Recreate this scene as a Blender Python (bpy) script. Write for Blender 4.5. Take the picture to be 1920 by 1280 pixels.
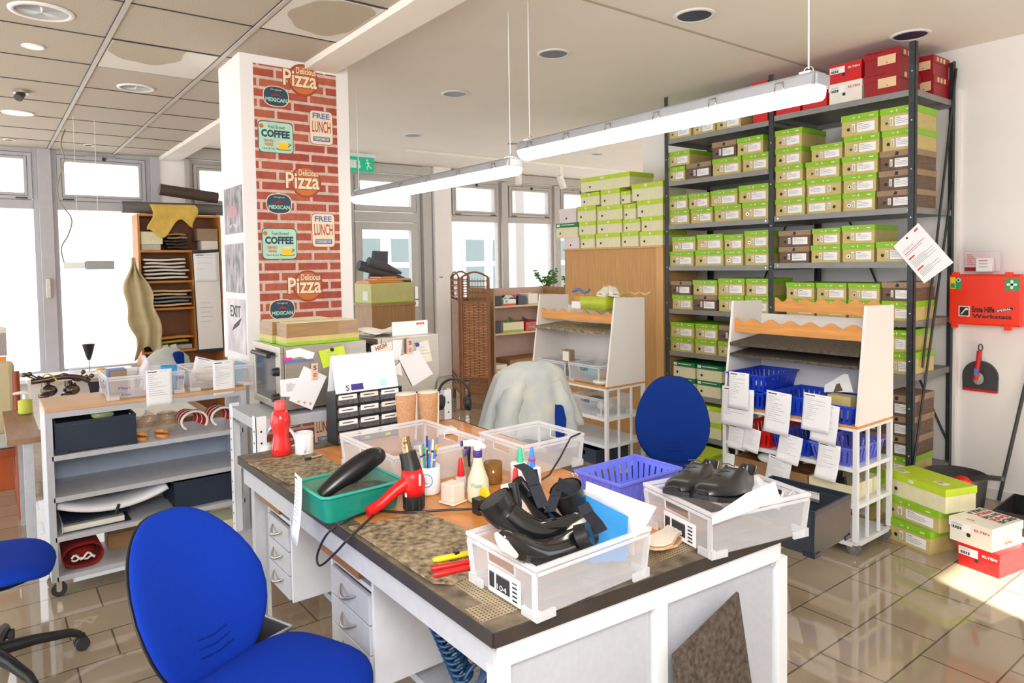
import bpy, math, random
from mathutils import Vector, Matrix
PI = math.pi
V = Vector
random.seed(7)
for _o in list(bpy.data.objects): bpy.data.objects.remove(_o)
scn = bpy.context.scene
COL = scn.collection

# ---------------------------------------------------------------- camera
FPX, CXP, CYP = 1299.2, 960.0, 549.0
YAW, PITCH, ROLL = [math.radians(a) for a in (52.605, -2.413, -0.8815)]
_f = V((-math.sin(YAW)*math.cos(PITCH), math.cos(YAW)*math.cos(PITCH), math.sin(PITCH)))
_r = V((math.cos(YAW), math.sin(YAW), 0)); _u = _r.cross(_f)
cr, sr = math.cos(ROLL), math.sin(ROLL)
RR = cr*_r + sr*_u; UU = -sr*_r + cr*_u; FF = _f
CAMP = V((0, 0, 1.6))
cd = bpy.data.cameras.new('camera'); cam = bpy.data.objects.new('camera', cd); COL.objects.link(cam)
m = Matrix((( RR.x, UU.x, -FF.x, CAMP.x), (RR.y, UU.y, -FF.y, CAMP.y), (RR.z, UU.z, -FF.z, CAMP.z), (0, 0, 0, 1)))
cam.matrix_world = m
cd.sensor_width = 36; cd.lens = FPX/1920*36; cd.shift_y = -(640-CYP)/1920; cd.clip_start = .05; cd.clip_end = 200
scn.camera = cam

# ---------------------------------------------------------------- world, sun, exposure
w = bpy.data.worlds.new('world'); scn.world = w; w.use_nodes = True
bg = w.node_tree.nodes['Background']
bg.inputs[0].default_value = (.93, .96, 1, 1); bg.inputs[1].default_value = 2.1
sd = bpy.data.lights.new('sun', 'SUN'); sd.energy = 26; sd.angle = math.radians(1.2); sd.color = (1, .93, .8)
sun = bpy.data.objects.new('sun', sd); COL.objects.link(sun)
sun.rotation_euler = V((-.80, .26, -.55)).to_track_quat('-Z', 'Y').to_euler()
scn.view_settings.view_transform = 'Standard'; scn.view_settings.look = 'None'
scn.view_settings.gamma = 1; scn.view_settings.use_curve_mapping = False
scn.view_settings.exposure = 0.42

# pixel of the photograph -> point on a plane of the room
def ray(x, y): return RR*((x-CXP)/FPX) - UU*((y-CYP)/FPX) + FF
def AX(x, y, X): d = ray(x, y); return CAMP + d*((X-CAMP.x)/d.x)
def AY(x, y, Y): d = ray(x, y); return CAMP + d*((Y-CAMP.y)/d.y)
def AZ(x, y, Z): d = ray(x, y); return CAMP + d*((Z-CAMP.z)/d.z)

# ---------------------------------------------------------------- materials
MATS = {}
def mat(name, col, rough=.5, metal=0, var=.05, scale=12, bump=0, alpha=1, em=0, trans=0, stretch=None, col2=None, spec=.5, coat=0):
    if name in MATS: return MATS[name]
    m = bpy.data.materials.new(name); m.use_nodes = True; nt = m.node_tree; N = nt.nodes; L = nt.links
    b = N['Principled BSDF']; MATS[name] = m
    c = tuple(col)+(1,)
    b.inputs['Roughness'].default_value = rough; b.inputs['Metallic'].default_value = metal
    b.inputs['Alpha'].default_value = alpha; b.inputs['Specular IOR Level'].default_value = spec
    b.inputs['Transmission Weight'].default_value = trans; b.inputs['Coat Weight'].default_value = coat
    if em:
        b.inputs['Emission Color'].default_value = c; b.inputs['Emission Strength'].default_value = em
    tc = N.new('ShaderNodeTexCoord'); mp = N.new('ShaderNodeMapping'); L.new(tc.outputs['Object'], mp.inputs[0])
    if stretch: mp.inputs['Scale'].default_value = stretch
    nz = N.new('ShaderNodeTexNoise'); nz.inputs['Scale'].default_value = scale; nz.inputs['Detail'].default_value = 5
    L.new(mp.outputs[0], nz.inputs[0])
    rp = N.new('ShaderNodeValToRGB'); L.new(nz.outputs[0], rp.inputs[0])
    rp.color_ramp.elements[0].position = .3; rp.color_ramp.elements[1].position = .7
    c2 = col2 if col2 else [min(1, v*(1+var)) for v in col]
    c1 = col if col2 else [v*(1-var) for v in col]
    rp.color_ramp.elements[0].color = tuple(c1)+(1,); rp.color_ramp.elements[1].color = tuple(c2)+(1,)
    L.new(rp.outputs[0], b.inputs['Base Color'])
    if bump:
        bp = N.new('ShaderNodeBump'); bp.inputs['Strength'].default_value = bump; bp.inputs['Distance'].default_value = .004
        L.new(nz.outputs[0], bp.inputs['Height']); L.new(bp.outputs[0], b.inputs['Normal'])
    return m

def brickmat(name, c1, c2, mortar, bw, bh, ms, axis, rough=.6, bump=.3, offset=.5, loc=(0, 0, 0), spec=.5, nvar=.25, nscale=30):
    m = bpy.data.materials.new(name); m.use_nodes = True; nt = m.node_tree; N = nt.nodes; L = nt.links; MATS[name] = m
    b = N['Principled BSDF']; b.inputs['Roughness'].default_value = rough; b.inputs['Specular IOR Level'].default_value = spec
    g = N.new('ShaderNodeNewGeometry'); sp = N.new('ShaderNodeSeparateXYZ'); cb = N.new('ShaderNodeCombineXYZ')
    L.new(g.outputs['Position'], sp.inputs[0])
    L.new(sp.outputs[axis[0]], cb.inputs[0]); L.new(sp.outputs[axis[1]], cb.inputs[1])
    mp = N.new('ShaderNodeMapping'); mp.inputs['Location'].default_value = loc; L.new(cb.outputs[0], mp.inputs[0])
    t = N.new('ShaderNodeTexBrick'); L.new(mp.outputs[0], t.inputs[0])
    t.offset = offset; t.inputs['Scale'].default_value = 1; t.inputs['Brick Width'].default_value = bw; t.inputs['Row Height'].default_value = bh
    t.inputs['Mortar Size'].default_value = ms; t.inputs['Mortar Smooth'].default_value = .15
    t.inputs['Color1'].default_value = tuple(c1)+(1,); t.inputs['Color2'].default_value = tuple(c2)+(1,); t.inputs['Mortar'].default_value = tuple(mortar)+(1,)
    nz = N.new('ShaderNodeTexNoise'); nz.inputs['Scale'].default_value = nscale; nz.inputs['Detail'].default_value = 6; L.new(g.outputs['Position'], nz.inputs[0])
    mx = N.new('ShaderNodeMix'); mx.data_type = 'RGBA'; mx.blend_type = 'MULTIPLY'; mx.inputs[0].default_value = nvar
    L.new(t.outputs[0], mx.inputs[6]); L.new(nz.outputs[0], mx.inputs[7]); L.new(mx.outputs[2], b.inputs['Base Color'])
    bp = N.new('ShaderNodeBump'); bp.inputs['Strength'].default_value = bump; bp.inputs['Distance'].default_value = .003; bp.invert = True
    L.new(t.outputs[1], bp.inputs['Height']); L.new(bp.outputs[0], b.inputs['Normal'])
    return m

WHITE = mat('white paint', (.86, .83, .80), .6, var=.02, scale=3)
PLASTER = mat('plaster ceiling paint', (.86, .80, .715), .7, var=.02, scale=2)
WALLP = mat('wall paint', (.88, .85, .83), .6, var=.02, scale=4)
GREYP = mat('grey painted metal', (.50, .51, .54), .45, var=.05, scale=30)
LGREY = mat('light grey panel', (.62, .65, .70), .5, var=.05, scale=60)
PANEL = mat('grey end panel', (.50, .52, .57), .5, var=.04, scale=60)
LGREY2 = mat('pale grey laminate', (.74, .76, .80), .45, var=.03, scale=20)
WMET = mat('white powder coated metal', (.84, .86, .88), .4, var=.02)
DMET = mat('dark grey slotted steel', (.045, .052, .058), .5, .3, var=.2, scale=20)
DMET2 = mat('galvanized shelf steel', (.27, .27, .26), .5, .3, var=.08, scale=10)
ALU = mat('window aluminium paint', (.50, .47, .44), .45, .1, var=.04)
ALUL = mat('cool aluminium paint', (.48, .48, .52), .45, .1, var=.04)
BLK = mat('black plastic', (.015, .015, .017), .4, var=.3)
RUB = mat('dark rubber', (.03, .03, .03), .7, var=.2)
BLUEF = mat('blue chair fabric', (.004, .04, .42), .9, var=.16, scale=450, bump=.25, spec=.2)
BLUED = mat('dark blue fabric', (.003, .03, .22), .9, var=.16, scale=450, bump=.25, spec=.2)
CHROME = mat('chrome', (.75, .75, .75), .15, 1, var=.03)
STEEL = mat('stainless steel', (.52, .48, .42), .32, .85, var=.06, scale=4, stretch=(1, 1, 30))
PAPER = mat('paper', (.90, .90, .92), .8, var=.01)
INK = mat('print grey', (.35, .35, .38), .8, var=.05)
INKD = mat('print black', (.02, .02, .025), .6, var=.05)
INKR = mat('print red', (.7, .05, .04), .6, var=.05)
INKB = mat('ink blue', (.03, .08, .45), .6, var=.05)
KRAFT = mat('olive kraft board', (.58, .47, .18), .7, var=.07, scale=25)
KRAFTL = mat('cream board', (.80, .76, .50), .7, var=.04, scale=25)
LIME = mat('lime printed board', (.25, .53, .01), .5, var=.05, scale=25)
LIMEY = mat('yellow lime board', (.50, .68, .02), .5, var=.05, scale=25)
PINE = mat('dark green board', (.005, .19, .06), .5, var=.06)
BROWNB = mat('brown wood print board', (.15, .09, .055), .7, var=.3, scale=16, stretch=(1, 1, 14))
BROWNL = mat('tan brown board', (.33, .22, .14), .7, var=.08, scale=16)
CARD = mat('cardboard', (.36, .19, .08), .8, var=.08, scale=20)
RED = mat('bright red board', (.62, .012, .015), .45, var=.05)
DRED = mat('wine red board', (.32, .006, .012), .45, var=.06)
REDP = mat('red plastic', (.72, .01, .01), .35, var=.05)
CREAMW = mat('off white board', (.82, .79, .70), .6, var=.03)
LABELT = mat('tan label', (.80, .58, .34), .7, var=.05)
BEECH = mat('beech veneer', (.72, .32, .08), .5, var=.14, scale=5, stretch=(1, 6, 8))
OAK = mat('oak veneer', (.56, .29, .09), .5, var=.14, scale=7, stretch=(10, 10, .6))
OAKL = mat('light edge oak', (.66, .37, .13), .45, var=.08, scale=7, stretch=(10, 10, .6))
WALN = mat('walnut board', (.30, .12, .04), .5, var=.15, scale=8, stretch=(1, 8, 1))
CABW = mat('cabinet wood grain', (.44, .26, .12), .5, var=.18, scale=8, stretch=(6, 6, .5))
DECKW = mat('worktop oak', (.62, .24, .05), .4, var=.22, scale=6, stretch=(1, 4, 1), coat=.2)
TROLW = mat('trolley top wood', (.62, .36, .18), .5, var=.08, scale=6)
MATC = mat('worn cutting board', (.07, .05, .028), .8, scale=55, col2=(.46, .36, .22), bump=.8)
MATD = mat('dirty dark board', (.035, .028, .02), .7, scale=60, col2=(.12, .09, .065), bump=.4)
MATG = mat('brown felt board', (.035, .025, .018), .95, scale=70, col2=(.13, .10, .075), bump=.5)
EDGEB = mat('worn worktop edge', (.05, .04, .03), .5, scale=22, col2=(.24, .18, .11))
EDGED = mat('dark edge', (.035, .027, .022), .5, var=.2)
FROST = mat('frosted clear plastic', (.88, .88, .90), .25, var=.01, alpha=.20, spec=.6)
FROSTE = mat('clear plastic rim', (.92, .92, .95), .2, var=.01, alpha=.45, spec=.7)
GLASS = mat('window glass', (.9, .95, 1), .02, var=.01, alpha=.06)
CLEAR = mat('clear glass', (.6, .45, .3), .05, var=.1, alpha=.35, spec=.8)
NAVY = mat('navy crate plastic', (.018, .03, .055), .4, var=.15)
BASK = mat('blue basket plastic', (.01, .055, .62), .35, var=.08)
BASKL = mat('periwinkle basket plastic', (.13, .16, .72), .35, var=.08)
LEATH = mat('black leather', (.012, .012, .013), .28, var=.2, bump=.05)
LEATHS = mat('glossy black leather', (.008, .008, .009), .12, var=.2, coat=.5)
VELC = mat('black hook tape', (.012, .014, .022), .85, var=.3, scale=200)
WOODL = mat('light bent wood', (.75, .48, .26), .5, var=.08)
CORK = mat('cork', (.45, .22, .10), .8, scale=170, col2=(.66, .38, .20), bump=.4)
CREAMP = mat('cream plastic', (.80, .72, .60), .4, var=.03)
WPL = mat('white plastic', (.86, .86, .86), .3, var=.02)
HIDE = mat('beige hide', (.56, .47, .27), .85, var=.12, scale=9)
YCL = mat('yellow cloth', (.72, .48, .10), .9, var=.12, scale=12)
DENIM = mat('pale denim', (.40, .46, .50), .9, scale=7, col2=(.62, .62, .54), bump=.2)
WICK0 = mat('woven wicker', (.36, .15, .055), .6, var=.2, scale=40)
LEAF = mat('plant leaf', (.05, .20, .03), .5, var=.3)
ORNG = mat('orange plastic', (.95, .28, .01), .4, var=.05)
YEL = mat('yellow plastic', (.95, .60, .01), .35, var=.05)
TEAL = mat('teal plastic', (.01, .30, .22), .25, var=.05, alpha=.82)
TEALR = mat('teal plastic rim', (.03, .40, .30), .25, var=.05)
GRN = mat('green plastic', (.05, .62, .32), .35, var=.05)
LBLU = mat('light blue plastic', (.06, .25, .78), .35, var=.05)
DGRY = mat('dark grey plastic', (.055, .055, .06), .45, var=.15)
HOSE = mat('blue hose', (.005, .06, .16), .2, var=.1, coat=.4)
BRASS = mat('brass steel', (.35, .24, .12), .25, 1, var=.2)
PURP = mat('purple print', (.06, .03, .25), .5, var=.05)
SKYB = mat('blue folder', (.05, .35, .80), .4, var=.03, alpha=.95)
TUBE = mat('lit tube diffuser', (1, .97, .90), .4, var=.01, em=7)
LAMPL = mat('lit lamp', (1, .88, .62), .4, var=.01, em=5)
REFL = mat('lamp reflector', (.45, .42, .38), .15, .9, var=.1)
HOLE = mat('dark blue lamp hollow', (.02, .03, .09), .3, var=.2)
PHOTO = mat('monochrome print', (.03, .028, .03), .5, scale=16, col2=(.50, .46, .46), stretch=(1.5, 1, .5))

# ---------------------------------------------------------------- mesh builder
_tc = {}
def text2d(s, bold=0.0):
    k = (s, bold)
    if k in _tc: return _tc[k]
    cu = bpy.data.curves.new('t', 'FONT'); cu.body = s; cu.size = 1; cu.resolution_u = 2; cu.offset = bold
    o = bpy.data.objects.new('t', cu); COL.objects.link(o)
    bpy.context.view_layer.update()
    me = bpy.data.meshes.new_from_object(o.evaluated_get(bpy.context.evaluated_depsgraph_get()))
    vs = [v.co.copy() for v in me.vertices]; fs = [tuple(p.vertices) for p in me.polygons]
    bpy.data.objects.remove(o); bpy.data.curves.remove(cu); bpy.data.meshes.remove(me)
    x0 = min(v.x for v in vs); x1 = max(v.x for v in vs); y0 = min(v.y for v in vs); y1 = max(v.y for v in vs)
    r = ([((v.x-x0)/(x1-x0), (v.y-y0)/(y1-y0)) for v in vs], fs); _tc[k] = r
    return r

class MB:
    def __init__(s): s.v = []; s.f = []; s.m = []; s.s = []; s.mats = []
    def mi(s, m):
        if m not in s.mats: s.mats.append(m)
        return s.mats.index(m)
    def add(s, vs, fs, m, sm=False, T=None):
        b = len(s.v); i = s.mi(m)
        s.v += [(T @ V(p)) if T else V(p) for p in vs]
        for f in fs: s.f.append(tuple(b+k for k in f)); s.m.append(i); s.s.append(sm)
        return s
    def box(s, a, b, m, T=None):
        x0, y0, z0 = [min(a[i], b[i]) for i in range(3)]; x1, y1, z1 = [max(a[i], b[i]) for i in range(3)]
        return s.add([(x0,y0,z0),(x1,y0,z0),(x1,y1,z0),(x0,y1,z0),(x0,y0,z1),(x1,y0,z1),(x1,y1,z1),(x0,y1,z1)],
                     [(0,3,2,1),(4,5,6,7),(0,1,5,4),(1,2,6,5),(2,3,7,6),(3,0,4,7)], m, False, T)
    def hexa(s, q, m, T=None):   # eight points, bottom ring then top ring
        return s.add(q, [(0,3,2,1),(4,5,6,7),(0,1,5,4),(1,2,6,5),(2,3,7,6),(3,0,4,7)], m, False, T)
    def prism(s, pts, ext, m, T=None, sm=False):   # polygon (3d points) extruded by a vector
        n = len(pts); ext = V(ext); P = [V(p) for p in pts]
        vs = P+[p+ext for p in P]
        fs = [tuple(range(n))[::-1], tuple(range(n, 2*n))]
        s.add(vs, fs, m, False, T)
        return s.add(vs, [(i, (i+1) % n, n+(i+1) % n, n+i) for i in range(n)], m, sm, T)
    def tube(s, pts, r, m, n=8, T=None, cap=True, closed=False):
        P = [V(p) for p in pts]; k = len(P); R = r if isinstance(r, (list, tuple)) else [r]*k
        vs = []; up = None
        for i, p in enumerate(P):
            a = P[i-1] if (i > 0 or closed) else p; b = P[(i+1) % k] if (i < k-1 or closed) else p
            t = (b-a).normalized() if (b-a).length > 1e-9 else V((0, 0, 1))
            if up is None: up = V((0, 0, 1)) if abs(t.z) < .9 else V((1, 0, 0))
            x = t.cross(up); x = x.normalized() if x.length > 1e-6 else t.orthogonal().normalized(); y = x.cross(t).normalized(); up = y
            for j in range(n):
                an = 2*PI*j/n; vs.append(p+(x*math.cos(an)+y*math.sin(an))*R[i])
        fs = []
        for i in range(k if closed else k-1):
            for j in range(n):
                a = i*n+j; b = i*n+(j+1) % n; i2 = (i+1) % k
                fs.append((a, b, i2*n+(j+1) % n, i2*n+j))
        s.add(vs, fs, m, True, T)
        if cap and not closed: s.add(vs, [tuple(range(n))[::-1], tuple(range((k-1)*n, k*n))], m, False, T)
        return s
    def cyl(s, a, b, r, m, n=16, r2=None, T=None):
        return s.tube([a, b], [r, r if r2 is None else r2], m, n, T)
    def lathe(s, prof, m, n=20, o=(0, 0, 0), T=None):   # [(r, z)]
        vs = []; fs = []; o = V(o)
        for r, z in prof:
            for j in range(n): a = 2*PI*j/n; vs.append(o+V((r*math.cos(a), r*math.sin(a), z)))
        for i in range(len(prof)-1):
            for j in range(n): fs.append((i*n+j, i*n+(j+1) % n, (i+1)*n+(j+1) % n, (i+1)*n+j))
        if prof[0][0] > 1e-6: fs.append(tuple(range(n))[::-1])
        if prof[-1][0] > 1e-6: fs.append(tuple(range((len(prof)-1)*n, len(prof)*n)))
        return s.add(vs, fs, m, True, T)
    def ell(s, c, r, m, T=None, n=14, k=9):
        c = V(c); vs = []; fs = []
        for i in range(k+1):
            ph = -PI/2+PI*i/k
            for j in range(n):
                a = 2*PI*j/n; vs.append(c+V((r[0]*math.cos(ph)*math.cos(a), r[1]*math.cos(ph)*math.sin(a), r[2]*math.sin(ph))))
        for i in range(k):
            for j in range(n): fs.append((i*n+j, i*n+(j+1) % n, (i+1)*n+(j+1) % n, (i+1)*n+j))
        return s.add(vs, fs, m, True, T)
    def rings(s, R, m, T=None, closed_ends=True):   # list of rings with equal count -> skin
        n = len(R[0]); vs = [V(p) for r in R for p in r]; fs = []
        for i in range(len(R)-1):
            for j in range(n): fs.append((i*n+j, i*n+(j+1) % n, (i+1)*n+(j+1) % n, (i+1)*n+j))
        if closed_ends: fs.append(tuple(range(n))[::-1]); fs.append(tuple(range((len(R)-1)*n, len(R)*n)))
        return s.add(vs, fs, m, True, T)
    def sheet(s, P, nu, nv, m, th=.001, T=None, sm=True):   # P(u,v)->point ; thin but solid
        g = [[V(P(i/nu, j/nv)) for i in range(nu+1)] for j in range(nv+1)]
        vs = []; 
        def nrm(i, j):
            a = g[j][min(i+1, nu)]-g[j][max(i-1, 0)]; b = g[min(j+1, nv)][i]-g[max(j-1, 0)][i]
            c = a.cross(b); return c.normalized() if c.length > 1e-12 else V((0, 0, 1))
        for sgn in (0, 1):
            for j in range(nv+1):
                for i in range(nu+1): vs.append(g[j][i] - (nrm(i, j)*th if sgn else V((0, 0, 0))))
        W = nu+1; O = (nu+1)*(nv+1); fs = []
        for j in range(nv):
            for i in range(nu):
                a = j*W+i; fs.append((a, a+1, a+W+1, a+W)); fs.append((O+a, O+a+W, O+a+W+1, O+a+1))
        for i in range(nu):
            fs.append((i, O+i, O+i+1, i+1)); a = nv*W+i; fs.append((a, a+1, O+a+1, O+a))
        for j in range(nv):
            a = j*W; fs.append((a, a+W, O+a+W, O+a)); a = j*W+nu; fs.append((a, O+a, O+a+W, a+W))
        return s.add(vs, fs, m, sm, T)
    def text(s, t, o, r, u, w, h, m, T=None, bold=0.0, off=.0008):   # o = lower left, r/u unit dirs, w/h size
        vs, fs = text2d(t, bold); o = V(o); r = V(r).normalized(); u = V(u).normalized(); n = r.cross(u)*off
        return s.add([o+r*(x*w)+u*(y*h)+n for x, y in vs], fs, m, False, T)
    def quad(s, o, r, u, w, h, m, off=.0006, th=.0006):   # thin plate on a surface
        o = V(o); r = V(r).normalized(); u = V(u).normalized(); n = r.cross(u)
        return s.prism([o, o+r*w, o+r*w+u*h, o+u*h], n*(off+th*.2), m)
    def disc(s, c, nrm, rad, m, th=.001, n=16, ry=None):
        nrm = V(nrm).normalized(); a = nrm.orthogonal().normalized() if abs(nrm.z) > .9 else V((0, 0, 1)).cross(nrm).normalized(); b = nrm.cross(a)
        c = V(c); ry = ry or rad
        return s.prism([c+a*math.cos(2*PI*i/n)*rad+b*math.sin(2*PI*i/n)*ry for i in range(n)], nrm*th, m)
    def obj(s, name, parent=None, bevel=0, seg=2, smooth=True, keep=False):
        vs = s.v
        if parent is None:
            x0 = min(p.x for p in vs); x1 = max(p.x for p in vs); y0 = min(p.y for p in vs); y1 = max(p.y for p in vs); z0 = min(p.z for p in vs)
            loc = V(((x0+x1)/2, (y0+y1)/2, z0))
        else:
            loc = V((0, 0, 0)); q = parent
            while q.parent: q = q.parent
            if q.type == 'MESH': loc = q.location.copy()
        me = bpy.data.meshes.new(name); me.from_pydata([tuple(p-loc) for p in vs], [], s.f)
        for mm in s.mats: me.materials.append(mm)
        me.polygons.foreach_set('material_index', s.m); me.polygons.foreach_set('use_smooth', s.s); me.update()
        o = bpy.data.objects.new(name, me); COL.objects.link(o)
        if parent: o.parent = parent
        else: o.location = loc
        if bevel:
            b = o.modifiers.new('bevel', 'BEVEL'); b.width = bevel; b.segments = seg; b.limit_method = 'ANGLE'; b.angle_limit = math.radians(40)
        return o

def tag(o, label, cat, group=None, kind=None):
    if label: o['label'] = label
    if cat: o['category'] = cat
    if group: o['group'] = group
    if kind: o['kind'] = kind
    return o
def thing(name, label, cat, loc=(0, 0, 0), rz=0, group=None):
    o = bpy.data.objects.new(name, None); COL.objects.link(o); o.location = loc; o.rotation_euler = (0, 0, rz); o.empty_display_size = .05
    return tag(o, label, cat, group)
def struct(mb, name, parent=None, bevel=0):
    o = mb.obj(name, parent, bevel)
    if parent is None: o['kind'] = 'structure'
    return o
def copytree(o, parent=None):
    c = o.copy(); COL.objects.link(c)
    if parent: c.parent = parent
    for ch in list(o.children): copytree(ch, c)
    return c
def RZ(a): return Matrix.Rotation(a, 4, 'Z')
def TR(p, rz=0, rx=0, ry=0): return Matrix.Translation(V(p)) @ Matrix.Rotation(rz, 4, 'Z') @ Matrix.Rotation(ry, 4, 'Y') @ Matrix.Rotation(rx, 4, 'X')
X_, Y_, Z_ = V((1, 0, 0)), V((0, 1, 0)), V((0, 0, 1))
# ---------------------------------------------------------------- soft flash beside the camera
ld = bpy.data.lights.new('flash', 'AREA'); ld.energy = 60; ld.size = .9; ld.color = (1, .97, .95)
lo = bpy.data.objects.new('flash', ld); COL.objects.link(lo); lo.location = (.35, -.15, 2.25)
lo.rotation_euler = V((-.8, .62, -.22)).to_track_quat('-Z', 'Y').to_euler()

# ================================================================ SETTING
XB, YW, ZC, ZP = -8.6, 5.25, 2.85, 2.99
FLOOR = brickmat('glossy floor tiles', (.47, .375, .26), (.40, .32, .22), (.13, .10, .075), .45, .258, .004, ('Y', 'X'), rough=.045, bump=.12, offset=.34, loc=(.05, .15, 0), nvar=.3, nscale=3, spec=1.0)
struct(MB().box((-8.9, -3, -.1), (.95, 9.2, 0), FLOOR), 'floor')

# suspended tile ceiling: tan boards with two replaced pale boards and water stains
def ceilmat():
    m = bpy.data.materials.new('mineral ceiling board'); m.use_nodes = True; nt = m.node_tree; N = nt.nodes; L = nt.links
    b = N['Principled BSDF']; b.inputs['Roughness'].default_value = .9
    g = N.new('ShaderNodeNewGeometry'); nz = N.new('ShaderNodeTexNoise'); nz.inputs['Scale'].default_value = 220; nz.inputs['Detail'].default_value = 3
    L.new(g.outputs['Position'], nz.inputs[0])
    rp = N.new('ShaderNodeValToRGB'); rp.color_ramp.elements[0].position = .35; rp.color_ramp.elements[1].position = .6
    rp.color_ramp.elements[0].color = (.36, .31, .245, 1); rp.color_ramp.elements[1].color = (.56, .49, .40, 1)
    L.new(nz.outputs[0], rp.inputs[0]); L.new(rp.outputs[0], b.inputs['Base Color'])
    return m
CEILT = ceilmat()
CEILW = mat('pale ceiling board', (.70, .66, .60), .9, var=.04, scale=200)
CEILS = mat('stained ceiling board', (.45, .39, .29), .9, var=.12, scale=160)
struct(MB().box((-8.6, -3, ZC), (.8, 1.62, ZC+.12), CEILT), 'ceiling')
g = MB()
gx = [-3.70-.62*k for k in range(-7, 8)]; gy = [1.18-.59*k for k in range(0, 7)]
TBAR = mat('grey beige ceiling rail', (.50, .45, .40), .5)
for y in gy: g.box((-8.6, y-.011, ZC-.010), (.8, y+.011, ZC), TBAR)
for x in gx: g.box((x-.004, -3, ZC-.004), (x+.004, 1.62, ZC), EDGED)
for y in gy: g.box((-8.6, y-.016, ZC-.003), (.8, y-.012, ZC), EDGED)
struct(g, 'trim_1')
b = MB()
def board(xa, xb, ya, yb, m): b.box((xa, ya, ZC-.006), (xb, yb, ZC-.0045), m)
board(-4.94+.01, -4.32-.01, .61, 1.16, CEILW); board(-3.68, -3.09, 1.2, 1.61, CEILW)
def blob(cx, cy, rx, ry, xa, xb, ya, yb, m):
    P = []
    for i in range(40):
        a = 2*PI*i/40; k = 1+.06*math.sin(3*a)+.04*math.sin(7*a+1)
        P.append((min(xb, max(xa, cx+rx*k*math.cos(a))), min(yb, max(ya, cy+ry*k*math.sin(a))), ZC-.0085))
    b.prism(P, (0, 0, .0015), m)
blob(-4.45, .80, .26, .20, -4.93, -4.33, .615, 1.15, CEILS); blob(-3.34, 1.44, .27, .19, -3.67, -3.10, 1.205, 1.60, CEILS)
struct(b, 'trim_2')
struct(MB().box((-8.6, 1.82, ZP), (.8, 9.2, ZP+.1), PLASTER), 'ceiling')
struct(MB().box((-8.6, 1.62, 2.812), (.8, 1.82, 3.09), PLASTER), 'trim_3', bevel=.004)
struct(MB().box((-2.72, 1.822, ZP-.004), (-2.70, 5.25, ZP), mat('ceiling joint strip', (.50, .42, .32), .6)), 'trim_4')

# wall behind the rack, end wall and window wall
struct(MB().box((-4.70, YW, 0), (.95, YW+.2, 3.05), WALLP), 'wall_right')
struct(MB().box((-8.9, 9.0, 0), (-4.5, 9.2, 3.05), WALLP), 'wall_far')
wf = MB()   # unseen wall added to block the sun; window opening shaped for its floor patch
wf.box((.8, -3, 0), (.95, 2.95, 3.05), WALLP); wf.box((.8, 4.35, 0), (.95, YW, 3.05), WALLP)
wf.box((.8, 2.95, 0), (.95, 4.35, .60), WALLP); wf.box((.8, 2.95, 1.62), (.95, 4.35, 3.05), WALLP)
struct(wf, 'wall_sun_block')
wb = MB()
wb.box((XB-.25, -3, 0), (XB, 1.55, .48), WALLP); wb.box((XB-.25, 1.90, 0), (XB, 3.90, .48), WALLP)
wb.box((XB-.25, 4.95, 0), (XB, 9, .62), WALLP)
wb.box((XB-.25, -3, 2.85), (XB, 9, 3.05), WALLP)
wb.box((XB-.25, 1.62, 0), (XB+.02, 1.88, 2.85), WALLP)
wb.box((XB-.25, 5.14, 0), (XB+.10, 5.42, 2.99), WALLP)
wb.box((XB-.12, 4.98, 0), (XB+.05, 5.12, 2.99), ALU); wb.box((XB-.12, 3.55, .48), (XB+.03, 3.88, 2.9), WALLP)
struct(wb, 'wall_back')
struct(MB().box((XB, 1.9, 2.86), (XB+.06, 8.9, 2.98), ALU), 'trim_5')
struct(MB().box((XB, -3, .48), (XB+.22, 1.55, .52), WHITE), 'trim_6', bevel=.004)

def ring(M, y0, y1, z0, z1, wd, x0, x1, m):
    M.box((x0, y0, z0), (x1, y0+wd, z1), m); M.box((x0, y1-wd, z0), (x1, y1, z1), m)
    M.box((x0, y0+wd, z0), (x1, y1-wd, z0+wd), m); M.box((x0, y0+wd, z1-wd), (x1, y1-wd, z1), m)
def window(n, y0, y1, z0, m, zt=2.28, zh=2.85):
    f = MB(); ring(f, y0, y1, z0, zh, .045, XB-.10, XB-.01, m); f.box((XB-.10, y0+.045, zt-.045), (XB-.005, y1-.045, zt+.045), m)
    fo = struct(f, 'window_%d' % n, bevel=.003)
    s = MB(); ring(s, y0+.05, y1-.05, zt+.05, zh-.05, .065, XB-.08, XB+.012, m); so = s.obj('transom_sash', fo, .003); 
    s2 = MB(); ring(s2, y0+.085, y1-.085, zt+.085, zh-.085, .004, XB+.012, XB+.014, EDGED); s2.obj('seal', so)
    MB().box((XB-.05, y0+.1, zt+.1), (XB-.044, y1-.1, zh-.1), GLASS).obj('transom_glass', fo)
    MB().box((XB-.05, y0+.04, z0+.04), (XB-.044, y1-.04, zt-.04), GLASS).obj('glass', fo)
    c = (y0+y1)/2; h = MB(); h.box((XB+.012, c-.16, zh-.052), (XB+.03, c+.12, zh-.04), STEEL).box((XB+.012, c, zh-.085), (XB+.035, c+.03, zh-.05), EDGED)
    for yy in (y0+.14, y1-.14): h.box((XB+.012, yy-.05, zt+.055), (XB+.022, yy+.05, zt+.068), EDGED)
    h.obj('latch', fo)
    return fo
window(1, -.55, .49, .52, ALUL); window(2, .61, 1.53, .52, ALUL); window(3, 1.93, 2.85, .5, ALU); window(4, 2.9, 3.52, .5, ALU)
window(5, 5.45, 6.37, .62, ALU); window(6, 6.49, 7.44, .62, ALU); window(7, 7.56, 8.5, .62, ALU)
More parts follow.
